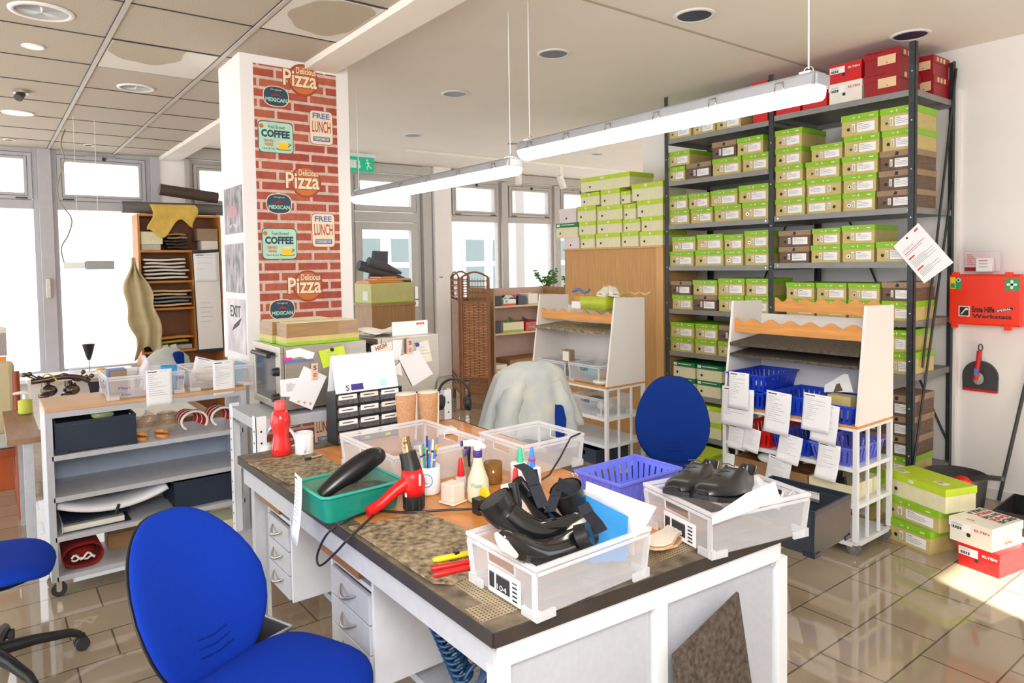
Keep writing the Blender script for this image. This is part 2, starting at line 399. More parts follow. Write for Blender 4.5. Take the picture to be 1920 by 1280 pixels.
for i, (a, c) in enumerate(((.49, .61), (1.53, 1.62))): struct(MB().box((XB-.11, a, .48), (XB+.04, c, 2.85), ALUL), 'trim_%d' % (7+i), bevel=.004)
for i, (a, c) in enumerate(((1.88, 1.93), (6.37, 6.49), (7.44, 7.56))): struct(MB().box((XB-.11, a, .5), (XB+.05, c, 2.85), ALU), 'trim_%d' % (9+i), bevel=.004)
MB().box((XB+.04, .52, 1.32), (XB+.09, .56, 1.52), STEEL).obj('window_handle', bpy.data.objects['window_2'], .004)
# glazed door with a transom light
dm = MB(); ring(dm, 3.90, 4.96, 0, 2.85, .06, XB-.10, XB+.0, ALU); dm.box((XB-.1, 3.96, 2.2), (XB+.005, 4.9, 2.33), ALU)
do = struct(dm, 'door_1', bevel=.003)
d = MB(); ring(d, 3.96, 4.90, .02, 2.19, .10, XB-.07, XB+.02, ALU); d.obj('door_leaf', do, .003)
MB().box((XB-.03, 4.05, .1), (XB-.024, 4.8, 2.1), GLASS).obj('glass', do)
d = MB(); ring(d, 3.97, 4.89, 2.34, 2.82, .075, XB-.07, XB+.012, ALU); ds = d.obj('transom_sash', do, .003)
MB().box((XB-.03, 4.04, 2.4), (XB-.024, 4.82, 2.76), GLASS).obj('transom_glass', do)
d = MB(); d.box((XB+.02, 4.83, 1.02), (XB+.035, 4.88, 1.3), STEEL); d.tube([(XB+.03, 4.855, 1.12), (XB+.08, 4.855, 1.12), (XB+.08, 4.74, 1.12)], .01, STEEL); d.obj('door_handle', do)
struct(MB().box((-1.93, 5.215, 0), (-1.885, YW, 2.72), WHITE), 'trim_12', bevel=.004)
struct(MB().box((-1.83, YW-.015, 0), (.8, YW, .07), WHITE), 'baseboard_right')

# pillar with printed brick wallpaper
XC = -4.18
pill = struct(MB().box((-4.62, 1.23, 0), (XC, 1.905, 3.0), WALLP), 'wall_pillar', bevel=.004)
BRICK = brickmat('printed brick', (.50, .075, .045), (.62, .15, .075), (.86, .66, .56), .205, .0605, .009, ('Y', 'Z'), rough=.6, bump=0, nvar=.55, nscale=28, offset=.5)
paper = MB().box((XC+.001, 1.308, .2), (XC+.003, 1.82, 2.80), BRICK).obj('brick_wallpaper', pill)
XS = XC+.0035
def P2(x, y): p = AX(x, y, XC); return p.y, p.z
SIGR = mat('sign rust red', (.36, .06, .02), .5); SIGO = mat('sign orange', (.62, .16, .03), .5); SIGC = mat('sign cream', (.85, .72, .52), .5)
SIGM = mat('sign mint', (.45, .72, .55), .5); SIGN = mat('sign navy', (.02, .06, .10), .5); SIGB = mat('sign faded blue', (.12, .18, .42), .5); SIGD = mat('sign dark red', (.45, .03, .03), .5)
def polyd(M, cy, cz, ry, rz, m, dx, n=24, sq=2.0):
    P = []
    for i in range(n):
        a = 2*PI*i/n; c, s_ = math.cos(a), math.sin(a)
        P.append((XS+dx, cy+ry*math.copysign(abs(c)**(2/sq), c), cz+rz*math.copysign(abs(s_)**(2/sq), s_)))
    M.prism(P, (.0006, 0, 0), m)
def pizza(x, y):
    cy, cz = P2(x, y); M = MB()
    polyd(M, cy, cz, .098, .098, SIGR, 0); polyd(M, cy, cz, .085, .085, SIGO, .0007)
    for t, yy, zz, ww, hh in (('Pizza', -.125, -.045, .21, .10), ('Delicious', -.045, .035, .125, .04)):
        M.text(t, (XS+.0015, cy+yy-.004, cz+zz-.004), Y_, Z_, ww+.008, hh+.008, SIGR, bold=.05)
        M.text(t, (XS+.0022, cy+yy, cz+zz), Y_, Z_, ww, hh, SIGC, bold=.02)
    M.obj('pizza_sign', paper)
def mexican(x, y):
    cy, cz = P2(x, y); M = MB()
    polyd(M, cy, cz, .078, .062, SIGC, 0, sq=2.6); polyd(M, cy, cz, .073, .057, SIGN, .0007, sq=2.6)
    M.text('MEXICAN', (XS+.0015, cy-.064, cz-.033), Y_, Z_, .128, .024, SIGM, bold=.03)
    M.text('Original', (XS+.0015, cy-.032, cz+.032), Y_, Z_, .064, .012, SIGC)
    M.tube([(XS+.001, cy-.03, cz+.002), (XS+.001, cy, cz+.010), (XS+.001, cy+.035, cz+.004)], [.002, .008, .001], SIGD, 6)
    M.obj('mexican_sign', paper)
def lunch(x, y):
    cy, cz = P2(x, y); M = MB()
    polyd(M, cy, cz, .076, .105, SIGD, 0, 32, 8); polyd(M, cy, cz, .073, .102, SIGC, .0007, 32, 8)
    M.text('FREE', (XS+.0015, cy-.055, cz+.055), Y_, Z_, .11, .034, SIGB, bold=.03)
    M.text('LUNCH', (XS+.0015, cy-.060, cz-.030), Y_, Z_, .12, .070, SIGD, bold=.01)
    M.box((XS+.0012, cy-.055, cz-.085), (XS+.0016, cy+.055, cz-.055), SIGB)
    M.text('TOMORROW', (XS+.002, cy-.048, cz-.079), Y_, Z_, .096, .018, SIGC, bold=.02)
    M.obj('lunch_sign', paper)
def coffee(x, y):
    cy, cz = P2(x, y); M = MB()
    polyd(M, cy, cz, .106, .094, SIGN, 0, 32, 9); polyd(M, cy, cz, .102, .090, SIGM, .0007, 32, 9)
    M.text('Fresh Brewed', (XS+.0015, cy-.045, cz+.052), Y_, Z_, .10, .020, SIGN)
    M.text('COFFEE', (XS+.0015, cy-.088, cz-.002), Y_, Z_, .172, .046, SIGN, bold=.05)
    M.text('SERVED', (XS+.0015, cy-.075, cz-.030), Y_, Z_, .062, .016, SIGO, bold=.03)
    M.text('HERE', (XS+.0015, cy-.068, cz-.052), Y_, Z_, .050, .017, SIGO, bold=.03)
    M.text('Open & Hot', (XS+.0015, cy-.082, cz-.076), Y_, Z_, .075, .014, SIGN)
    polyd(M, cy-.085, cz+.062, .013, .013, SIGO, .001)
    c0, z0 = cy+.045, cz-.048
    M.prism([(XS+.001, c0-.034, z0+.024), (XS+.001, c0+.034, z0+.024), (XS+.001, c0+.026, z0-.012), (XS+.001, c0-.026, z0-.012)][::-1], (.0008, 0, 0), YEL)
    polyd(M, c0, z0-.018, .046, .008, SIGN, .001); polyd(M, c0, z0-.016, .040, .006, YEL, .0018); polyd(M, c0, z0+.024, .034, .006, SIGC, .002)
    M.tube([(XS+.002, c0+.03, z0+.016), (XS+.002, c0+.046, z0+.012), (XS+.002, c0+.026, z0-.002)], .003, SIGN, 5)
    M.obj('coffee_sign', paper)
pizza(568, 151); pizza(573, 341); pizza(577, 536)
mexican(517, 181); mexican(523, 382); mexican(529, 580); mexican(545, 781)
lunch(602, 240); lunch(606, 432); lunch(610, 800)
coffee(517, 258); coffee(524, 457)
# three small prints on the grey side of the pillar
def P3(x, y): p = AY(x, y, 1.23); return p.x, p.z
for k, (x0, y0, x1, y1) in enumerate(((424, 345, 455, 440), (426, 455, 456, 547), (430, 562, 460, 655))):
    xa, za = P3(x0, y1); xb, zb = P3(x1, y0); xb = min(xb, XC-.02)
    M = MB(); M.box((xa, 1.224, za), (xb, 1.229, zb), PHOTO if k != 2 else mat('pale print', (.42, .36, .37), .5, scale=11, col2=(.80, .72, .74), stretch=(1, 1, .5)))
    if k == 0:
        for sx in (-1, 1): M.prism([((xa+xb)/2+sx*.005, 1.2236, zb-.22), ((xa+xb)/2+sx*.05, 1.2236, zb-.25), ((xa+xb)/2+sx*.09, 1.2236, za+.05), ((xa+xb)/2+sx*.06, 1.2236, za+.05)][::sx], (0, -.0005, 0), mat('pale print', (.42, .36, .37), .5, scale=11, col2=(.80, .72, .74), stretch=(1, 1, .5)))
        M.ell(((xa+xb)/2, 1.2236, zb-.15), (.10, .001, .04), mat('pink print', (.45, .25, .28), .6))
    if k == 2:
        M.text('EXIT', (xa+.08, 1.2235, zb-.11), X_, Z_, xb-xa-.16, .07, INKD, bold=.01)
        M.prism([(xa+.10, 1.2236, zb-.20), (xa+.15, 1.2236, zb-.16), (xb-.06, 1.2236, za+.22), (xb-.12, 1.2236, za+.17)][::-1], (0, -.0006, 0), INKD)
    tag(M.obj('poster'), ('topmost dark monochrome print on the grey side of the pillar', 'middle monochrome print on the grey side of the pillar', 'lowest print with dark diagonal bar and lettering on the pillar side')[k], 'poster', 'prints on the pillar')
# ================================================================ STEEL RACK AND SHOEBOXES
RY0, RY1 = 4.60, 5.21
rk = thing('steel_rack', 'tall dark grey slotted steel rack filled with shoeboxes against the right wall', 'shelving', (-2.88, 4.9, 0))
def lw(mb): # world -> rack local
    mb.v = [p-V((-2.88, 4.9, 0)) for p in mb.v]; return mb
def lpost(x, y, sx, sy, z1, z0=0, w_=.038, m=DMET):
    M = MB(); t = .003
    M.box((x, y, z0), (x+sx*w_, y+sy*t, z1), m).box((x, y, z0), (x+sx*t, y+sy*w_, z1), m)
    k = 0; z = z0+.05
    while z < z1-.03:
        yy = y-sy*.0006; M.disc((x+sx*w_*.5, yy if sy > 0 else y+.0006, z), (0, -1 if sy > 0 else 1, 0), .0045, MATS['white paint'] if (k % 6 == 0) else BLK, .0008, 8)
        M.disc((x+(-.0006 if sx > 0 else .0006), y+sy*w_*.5, z), (-sx, 0, 0), .0045, BLK, .0008, 8)
        z += .05; k += 1
    return M
posts = [(-3.875, RY0, 1, 1, 2.97), (-2.905, RY0, 1, 1, 2.94), (-2.865, RY0, -1+2, 1, 2.6), (-1.905, RY0, -1, 1, 2.93), (-3.875, RY1, 1, -1, 2.9), (-2.87, RY1, 1, -1, 2.9), (-1.905, RY1, -1, -1, 2.90)]
for i, (x, y, sx, sy, z1) in enumerate(posts):
    if i == 2: continue
    lw(lpost(x, y, sx, sy, z1)).obj('upright', rk)
lv = {'L': [2.615, 2.265, 1.905, 1.56, 1.20, .845, .50, .17], 'R': [2.64, 1.915, 1.575, 1.20, .86, .205]}
for s_, zs in lv.items():
    xa, xb = (-3.87, -2.90) if s_ == 'L' else (-2.862, -1.91)
    for z in zs:
        M = MB(); M.box((xa, RY0+.004, z-.038), (xb, RY0+.007, z), DMET2); M.box((xa, RY1-.007, z-.038), (xb, RY1-.004, z), DMET2)
        M.box((xa, RY0+.007, z-.004), (xb, RY1-.007, z), DMET2)
        M.box((xa, RY0+.007, z-.038), (xa+.003, RY1-.007, z-.004), DMET2); M.box((xb-.003, RY0+.007, z-.038), (xb, RY1-.007, z-.004), DMET2)
        for x in (xa+.03, xb-.03): M.disc((x, RY0+.004, z-.018), (0, -1, 0), .006, CHROME, .003, 8)
        lw(M).obj('shelf', rk)
M = MB()
for (z0, z1) in ((2.85, .9), (.3, 2.1)):
    M.tube([(-1.898, RY0+.01 if z0 < 1 else RY1-.01, z0), (-1.898, RY0+.12 if z0 > 1 else RY1-.05, z1)], .008, DMET, 4)
M.tube([(-3.86, RY1+.012, .3), (-2.9, RY1+.012, 2.4)], .008, DMET, 4); M.tube([(-2.85, RY1+.012, 2.4), (-1.92, RY1+.012, .3)], .008, DMET, 4)
lw(M).obj('cross_brace', rk)

KINDS = {  # body, lid, sticker
 'g': (KRAFT, LIME, PAPER), 'b': (BROWNB, BROWNL, PAPER), 'c': (KRAFTL, LIMEY, None), 'd': (KRAFTL, PINE, None),
 'r': (RED, RED, PAPER), 'w': (CREAMW, CREAMW, PAPER), 'm': (DRED, DRED, LABELT), 'p': (mat('pinkish white board', (.80, .70, .70), .6), mat('pinkish white board', (.80, .70, .70), .6), None)}
def shoebox(x0, x1, y0, z0, h, dep, kind, label, group, flip=False, name='shoe_box', rz=0, cat='box', open_=False):
    body, lid, stk = KINDS[kind]
    wd = x1-x0; t = thing(name, label, cat, ((x0+x1)/2, y0+dep/2, z0), rz, group)
    a, b = -wd/2, wd/2; ya, yb = -dep/2, dep/2; lh = h*(.30 if kind in 'gbcd' else .36)
    M = MB()
    if open_:
        for q in (((a+.004, ya+.004, 0), (b-.004, ya+.007, h)), ((a+.004, yb-.007, 0), (b-.004, yb-.004, h)), ((a+.004, ya+.007, 0), (a+.007, yb-.007, h)), ((b-.007, ya+.007, 0), (b-.004, yb-.007, h)), ((a+.007, ya+.007, 0), (b-.007, yb-.007, .004))): M.box(q[0], q[1], body)
    else: M.box((a+.004, ya+.004, 0), (b-.004, yb-.004, h-.002), body)
    s_ = -1 if flip else 1; F = ya+.0035
    def px(u): return s_*(u-.5)*wd
    if kind in 'gbcdrwp':
        hx = px(.20 if kind in 'gbcd' else .42); hz = h*(.32 if kind != 'r' else .45)
        if kind in 'rw': hx, hz = px(.46), h*.42
        M.disc((hx, F, hz), (0, -1, 0), min(.011, h*.09), CHROME if (sum(map(ord, label)) % 2 and kind == 'g') else INKD, .0008, 12)
        if kind == 'g': M.disc((hx, F-.0006, hz), (0, -1, 0), min(.007, h*.06), INKD if sum(map(ord, label)) % 3 else BLK, .0008, 10)
    M.obj('body', t)
    if stk:
        S = MB()
        if kind in 'gb':
            xs = px(.44) if not flip else px(.92); S.quad((xs, F, h*.14), X_, Z_, wd*.46, h*.44, stk, .0008)
            S.quad((px(.34)-wd*.045, F, h*.20), X_, Z_, wd*.08, h*.36, stk, .0008)
            for q in range(4): S.quad((xs+wd*.03, F-.0012, h*(.50-.08*q)), X_, Z_, wd*(.12 if q == 0 else .34-.05*(q % 2)), h*.022, INKD if q == 0 else INK, .0004)
            for q in range(5): S.quad((px(.34)-wd*.03, F-.0012, h*(.24+.055*q)), X_, Z_, wd*.05, h*.025, INKD, .0004)
        elif kind == 'm':
            S.quad((px(.40), F-.0036, h*.30), X_, Z_, wd*.50, h*.42, stk, .0008)
            S.disc((px(.66), F-.005, h*.38), (0, -1, 0), .005, INKR, .0008, 8)
        else:
            S.quad((px(.04), F-.0036, h*.52), X_, Z_, wd*.46, h*.34, stk, .0008)
            for q in range(9): S.quad((px(.07)+wd*.028*q, F-.0048, h*.56), X_, Z_, wd*.012*(1+q % 2), h*.13, INKD, .0004)
            for q in range(2): S.quad((px(.07), F-.0048, h*(.74+.05*q)), X_, Z_, wd*.25, h*.02, INK, .0004)
        S.obj('size_sticker', t)
    if not open_:
        M = MB(); M.box((a, ya, h-lh), (b, yb, h), lid)
        if kind == 'g':
            M.quad((px(.5)-.004, ya, h-lh*.7), X_, Z_, .007, lh*.35, CREAMW, .0006); M.quad((px(.82)-.012, ya, h-lh*.6), X_, Z_, .026, lh*.18, CREAMW, .0006); M.quad((px(.36)-.012, ya, h-lh*.6), X_, Z_, .02, lh*.12, CREAMW, .0006)
        if kind == 'b':
            M.prism([(px(.5)-.012, ya, h-lh*.85), (px(.5)+.010, ya, h-lh*.85), (px(.5)+.012, ya, h-lh*.3), (px(.5)-.004, ya, h-lh*.2)], (0, -.0008, 0), INKD)
        if kind == 'd': M.quad((a+wd*.05, ya, h-lh*.75), X_, Z_, wd*.14, lh*.55, CREAMW, .0006); M.quad((a+wd*.24, ya, h-lh*.5), X_, Z_, wd*.6, lh*.16, CREAMW, .0006)
        if kind == 'c': M.quad((a+wd*.42, ya, h-lh*.75), X_, Z_, wd*.08, lh*.5, CREAMW, .0006)
        if kind in 'rw': M.text('ELTEN', (px(.60), ya, h*.66-lh*.0 if False else h-lh+.004), X_, Z_, wd*.34, h*.10, INKR if kind == 'w' else CREAMW, bold=.03)
        if kind == 'm':
            for q in range(3): M.quad((a+wd*.1, ya, h-lh*(.25+.0*q)), X_, Z_, wd*.5, .002, LABELT, .0006)
            for q in range(3): M.quad((b, ya+dep*(.2+.2*q), h-lh*.8), Y_, Z_, dep*.12, lh*.6, LABELT, .0006)
        M.obj('lid', t)
    return t
ORD = ['first', 'second', 'third', 'fourth', 'fifth', 'sixth', 'seventh']
KN = {'g': 'lime-lidded olive shoebox', 'b': 'brown wood-print shoebox', 'd': 'dark green and cream shoebox', 'r': 'bright red shoebox', 'w': 'off-white shoebox', 'm': 'wine red shoebox', 'c': 'cream shoebox with lime lid', 'p': 'pinkish white shoebox'}
def rackrow(bay, si, y0, rows, desc):
    """rows: bottom to top; each = [(px left, px right, kind, height, flip)]"""
    z = lv[bay][si]
    prev = None
    for ri, row in enumerate(rows):
        for ci, it in enumerate(row):
            xl, xr, k = it[0], it[1], it[2]; h = it[3] if len(it) > 3 else .12; fl = len(it) > 4
            zb = z
            yp = {'z': 0}
            base = AY(xl, 500, y0).x; X0 = None
            # image column -> x at the row's height (verticals lean slightly)
            px_y = ROWY(bay, si, ri)
            X0 = AY(xl, px_y, y0).x+.002; X1 = AY(xr, px_y, y0).x-.002
            X0 = max(X0, -3.862 if bay == 'L' else -2.862); X1 = min(X1, -2.91 if bay == 'L' else -1.912)
            if prev:
                sup = [q[2] for q in prev if min(q[1], X1)-max(q[0], X0) > .01]
                zb = max(sup) if sup else z
            it_box.append((X0, X1, zb+h))
            lab = '%s, %s bay, %s, %s from left' % (KN[k], 'left' if bay == 'L' else 'right', desc + (' ' + rown[ri] if len(rows) > 1 else ''), ORD[ci])
            shoebox(X0, X1, y0+random.uniform(0, .006), zb+.0005, h-.001, .33, k, lab, 'shoeboxes on the steel rack', fl)
        prev = it_box[-len(row):]
it_box = []; rown = ['lower row', 'upper row']
def ROWY(bay, si, ri): 
    q = RR.dot(V((-3.3, 4.6, lv[bay][si]+.06+.12*ri))-CAMP); f = FF.dot(V((-3.3 if bay == 'L' else -2.4, 4.6, lv[bay][si]+.06+.12*ri))-CAMP); u = UU.dot(V((-3.3 if bay == 'L' else -2.4, 4.6, lv[bay][si]+.06+.12*ri))-CAMP)
    return CYP-FPX*u/f
FY = RY0+.012
rackrow('L', 0, FY, [[(1251, 1296, 'g'), (1298, 1341, 'g'), (1342, 1389, 'g')], [(1340, 1388, 'b')]], 'top shelf')
rackrow('L', 1, FY, [[(1252, 1284, 'g'), (1286, 1333, 'b', .125), (1335, 1389, 'g', .13), (1391, 1441, 'g', .13)], [(1252, 1293, 'g'), (1334, 1380, 'b', .13), (1381, 1431, 'g', .13)]], 'second shelf')
rackrow('L', 2, FY, [[(1253, 1292, 'g'), (1294, 1336, 'g'), (1338, 1389, 'g', .125), (1391, 1441, 'g', .13)], [(1253, 1289, 'g'), (1290, 1329, 'g'), (1331, 1382, 'g'), (1384, 1441, 'g', .13)]], 'third shelf')
rackrow('L', 3, FY, [[(1254, 1300, 'g'), (1302, 1356, 'g', .125), (1358, 1393, 'g', .12), (1395, 1441, 'g', .13)], [(1259, 1304, 'g'), (1306, 1355, 'g', .125), (1357, 1393, 'g', .12), (1395, 1441, 'g', .13)]], 'fourth shelf')
rackrow('L', 4, FY, [[(1259, 1298, 'g'), (1300, 1344, 'b', .125), (1346, 1394, 'g', .13), (1396, 1441, 'g', .13)], [(1256, 1296, 'b', .115), (1298, 1344, 'g', .12), (1346, 1396, 'g', .13), (1398, 1441, 'g', .13)]], 'fifth shelf')
rackrow('L', 5, FY, [[(1256, 1300, 'g'), (1302, 1343, 'g'), (1345, 1392, 'g')], [(1256, 1301, 'g', .125), (1303, 1345, 'g', .125), (1347, 1392, 'b', .125)]], 'sixth shelf')
rackrow('L', 6, FY, [[(1266, 1303, 'd', .13), (1305, 1351, 'd', .13), (1353, 1400, 'g')], [(1261, 1303, 'd', .13), (1305, 1353, 'd', .13)]], 'seventh shelf')
rackrow('L', 7, FY, [[(1262, 1305, 'g'), (1307, 1352, 'c', .13), (1354, 1398, 'c', .13)], [(1264, 1305, 'c', .12), (1307, 1352, 'c', .13), (1354, 1396, 'c', .13)]], 'lowest shelf')
# right bay, tall stacks on the second shelf
def stack(bay, z, items, desc):   # px left/right given at px y
    for i, (xl, xr, y, k, h, *fl) in enumerate(items):
        X0 = AY(xl, y, FY).x+.002; X1 = AY(xr, y, FY).x-.002
        X0 = max(X0, -2.862); X1 = min(X1, -1.912)
        lab = '%s, %s, %s from bottom' % (KN[k], desc, ORD[i])
        shoebox(X0, X1, FY+random.uniform(0, .006), z+.0005, h-.001, .33, k, lab, 'shoeboxes on the steel rack', bool(fl))
        z += h
stack('R', 1.915, [(1451, 1509, 385, 'g', .12), (1452, 1509, 350, 'g', .12), (1447, 1505, 320, 'g', .12), (1452, 1503, 285, 'g', .125), (1451, 1504, 250, 'g', .13)], 'right bay, tall stack beside middle post')
stack('R', 1.915, [(1511, 1577, 385, 'g', .12, 1), (1511, 1577, 345, 'g', .12, 1), (1509, 1574, 310, 'g', .12), (1519, 1579, 275, 'g', .11)], 'right bay, four-box stack')
stack('R', 1.915, [(1579, 1641, 375, 'g', .12), (1579, 1643, 340, 'g', .12), (1577, 1646, 300, 'g', .125), (1581, 1649, 262, 'g', .13), (1576, 1647, 225, 'g', .14)], 'right bay, tallest stack')
stack('R', 1.915, [(1643, 1719, 370, 'b', .115), (1646, 1719, 335, 'b', .125), (1648, 1719, 295, 'b', .125), (1652, 1721, 255, 'g', .13), (1649, 1722, 215, 'g', .14)], 'right bay, stack by corner post')
rackrow('R', 2, FY, [[(1459, 1517, 'b', .115), (1519, 1575, 'g', .12), (1577, 1639, 'g', .125), (1641, 1704, 'g', .13)], [(1459, 1520, 'b', .115), (1522, 1575, 'g', .115), (1577, 1640, 'g', .12)]], 'third shelf')
rackrow('R', 3, FY, [[(1473, 1527, 'g', .12), (1529, 1587, 'g', .12), (1589, 1650, 'g', .12), (1652, 1718, 'g', .125)], [(1473, 1527, 'g', .115), (1529, 1587, 'g', .115), (1589, 1650, 'g', .115), (1652, 1718, 'b', .12)]], 'fourth shelf')
rackrow('R', 4, FY, [[(1545, 1603, 'g', .12), (1605, 1660, 'g', .12), (1663, 1716, 'g', .14)], [(1660, 1702, 'g', .14)]], 'fifth shelf')
stack('R', .205, [(1650, 1708, 870, 'g', .125), (1650, 1718, 835, 'b', .13), (1650, 1719, 790, 'b', .13), (1650, 1720, 745, 'b', .135)], 'right bay, floor-level stack by corner post')
stack('R', .205, [(1590, 1646, 870, 'g', .125), (1592, 1646, 835, 'b', .13), (1592, 1646, 790, 'b', .13)], 'right bay, floor-level stack behind white trolley')
stack('R', .205, [(1530, 1586, 870, 'b', .12), (1530, 1586, 830, 'b', .12)], 'right bay, floor-level pair behind trolley')
# red and white safety shoe boxes on the very top
def topbox(xl, xr, y, zb, h, k, lab, yy=FY, dep=.30):
    X0 = AY(xl, y, yy).x+.002; X1 = AY(xr, y, yy).x-.002
    shoebox(X0, X1, yy, zb+.0005, h-.001, dep, k, lab, 'safety shoe boxes on top of the rack')
zt = 2.64
topbox(1453, 1501, 200, zt, .125, 'r', 'bright red shoebox on rack top, right of middle post, behind hanging lamp')
topbox(1503, 1551, 190, zt, .125, 'r', 'bright red shoebox on rack top just left of the white one')
topbox(1553, 1617, 170, zt, .135, 'w', 'off-white shoebox with red lettering on rack top, lower')
topbox(1553, 1616, 130, zt+.135, .125, 'r', 'bright red shoebox stacked on the off-white one, rack top')
topbox(1619, 1688, 160, zt, .145, 'm', 'wine red shoebox with tan label, rack top, lower front')
topbox(1619, 1687, 115, zt+.145, .14, 'm', 'wine red shoebox with tan label, rack top, upper front', dep=.29)
topbox(1694, 1752, 160, zt, .14, 'm', 'wine red shoebox at rack top rear corner, lower', 4.93, .25)
topbox(1694, 1751, 120, zt+.14, .13, 'm', 'wine red shoebox at rack top rear corner, upper', 4.93, .25)
topbox(1410, 1440, 140, 2.615, .30, 'r', 'tall narrow red box on rack top left of the middle post')

# wardrobe with piled shoeboxes, left of the rack
wd_ = thing('wardrobe', 'tall oak veneer cabinet seen from behind, left of the steel rack', 'cabinet', (-4.5, 4.75, 0))
M = MB(); M.box((-.66, -.14, 0), (.52, .30, 1.72), OAK); M.obj('carcass', wd_, .003)
M = MB(); M.box((.52, -.15, 0), (.60, .30, 1.725), OAKL); M.obj('side_post', wd_, .003)
M = MB(); M.box((-.665, -.155, 1.72), (.60, .305, 1.738), OAKL); M.obj('top_panel', wd_, .002)
WY = 4.62
wdb = []
def wbox(xl, xr, yt, yb, k, lab, yy=None, dep=.32):
    yy = WY if yy is None else yy
    a = AY(xl, yb, yy); b = AY(xr, yt, yy); X0, X1 = a.x+.002, b.x-.002
    sup = [q[2] for q in wdb if min(q[1], X1)-max(q[0], X0) > .012 and abs(q[3]-yy) < .2]
    z = max(sup) if sup else 1.738; h = AY((xl+xr)/2, yt, yy).z-z
    h = max(.09, min(.15, h)); wdb.append((X0, X1, z+h, yy))
    shoebox(X0, X1, yy, z+.0005, h-.001, dep, k, lab+' on the oak cabinet', 'shoeboxes piled on the oak cabinet')
wbox(1058, 1086, 445, 467, 'p', 'pinkish white shoebox, bottom row, far left')
wbox(1088, 1115, 440, 465, 'c', 'cream shoebox, bottom row, second from left')
wbox(1117, 1163, 437, 464, 'c', 'cream lime-lidded shoebox, bottom row, third from left')
wbox(1165, 1197, 434, 462, 'c', 'cream lime-lidded shoebox, bottom row, fourth from left')
wbox(1199, 1243, 433, 461, 'c', 'cream lime-lidded shoebox, bottom row, far right')
wbox(1042, 1083, 418, 445, 'd', 'dark green lidded box jutting out at left')
wbox(1085, 1117, 415, 440, 'c', 'cream shoebox, second row, second from left')
wbox(1119, 1166, 412, 437, 'c', 'cream lime-lidded shoebox, second row, centre')
wbox(1168, 1200, 411, 434, 'c', 'cream lime-lidded shoebox, second row, fourth from left')
wbox(1202, 1243, 405, 433, 'c', 'cream lime-lidded shoebox, second row, far right')
wbox(1048, 1080, 391, 418, 'p', 'pinkish white shoebox, third row, far left')
wbox(1082, 1117, 386, 415, 'c', 'yellowish lime-lidded shoebox, third row, second from left')
wbox(1119, 1167, 385, 412, 'c', 'cream lime-lidded shoebox, third row, centre')
wbox(1169, 1192, 382, 411, 'c', 'narrow lime-lidded shoebox, third row')
wbox(1194, 1243, 374, 405, 'c', 'wide lime-lidded shoebox, third row, far right')
wbox(1088, 1124, 361, 386, 'c', 'orange-topped cream shoebox, fourth row')
wbox(1126, 1162, 352, 385, 'c', 'yellow lime-lidded shoebox, fourth row, centre')
wbox(1164, 1182, 358, 382, 'c', 'small pale shoebox, fourth row')
wbox(1184, 1243, 341, 374, 'c', 'large lime-lidded shoebox, fourth row, far right')
wbox(1088, 1181, 328, 362, 'c', 'topmost lime-lidded shoebox')
# ================================================================ WORKBENCH
BZ = .85
cA, cB_, cC, cD = V((-1.123, .798, 0)), V((-1.052, 1.76, 0)), V((-2.84, 1.80, 0)), V((-2.841, .786, 0))
wbn = thing('workbench', 'large grey workbench with worn orange wood top in the foreground', 'workbench', (-2, 1.3, 0))
O = V((-2, 1.3, 0))
def q4(pts, z0, z1, m): M = MB(); M.prism([V(p)+V((0, 0, z0))-O for p in pts], (0, 0, z1-z0), m); return M
q4([cA, cB_, cC, cD], BZ-.022, BZ-.0005, DECKW).obj('tabletop', wbn, .001)
M = MB()
for a, b in ((cD, cA), (cA, cB_), (cB_, cC), (cC, cD)):
    d = (b-a).normalized(); n = V((d.y, -d.x, 0))
    M.prism([V(p)+V((0, 0, BZ-.030))-O for p in (a+n*.004, b+n*.004, b-n*.001, a-n*.001)], (0, 0, .031), EDGED)
M.obj('edge_band', wbn)
def inset(a, b, w0, w1, z, m, nm, k0=0, k1=1):
    d = (b-a); n = V((-d.y, d.x, 0)).normalized(); p, q = a+d*k0, a+d*k1
    M = MB(); M.prism([x+V((0, 0, z))-O for x in (p+n*w0, q+n*w0, q+n*w1, p+n*w1)], (0, 0, .0012), m); return M.obj(nm, wbn)
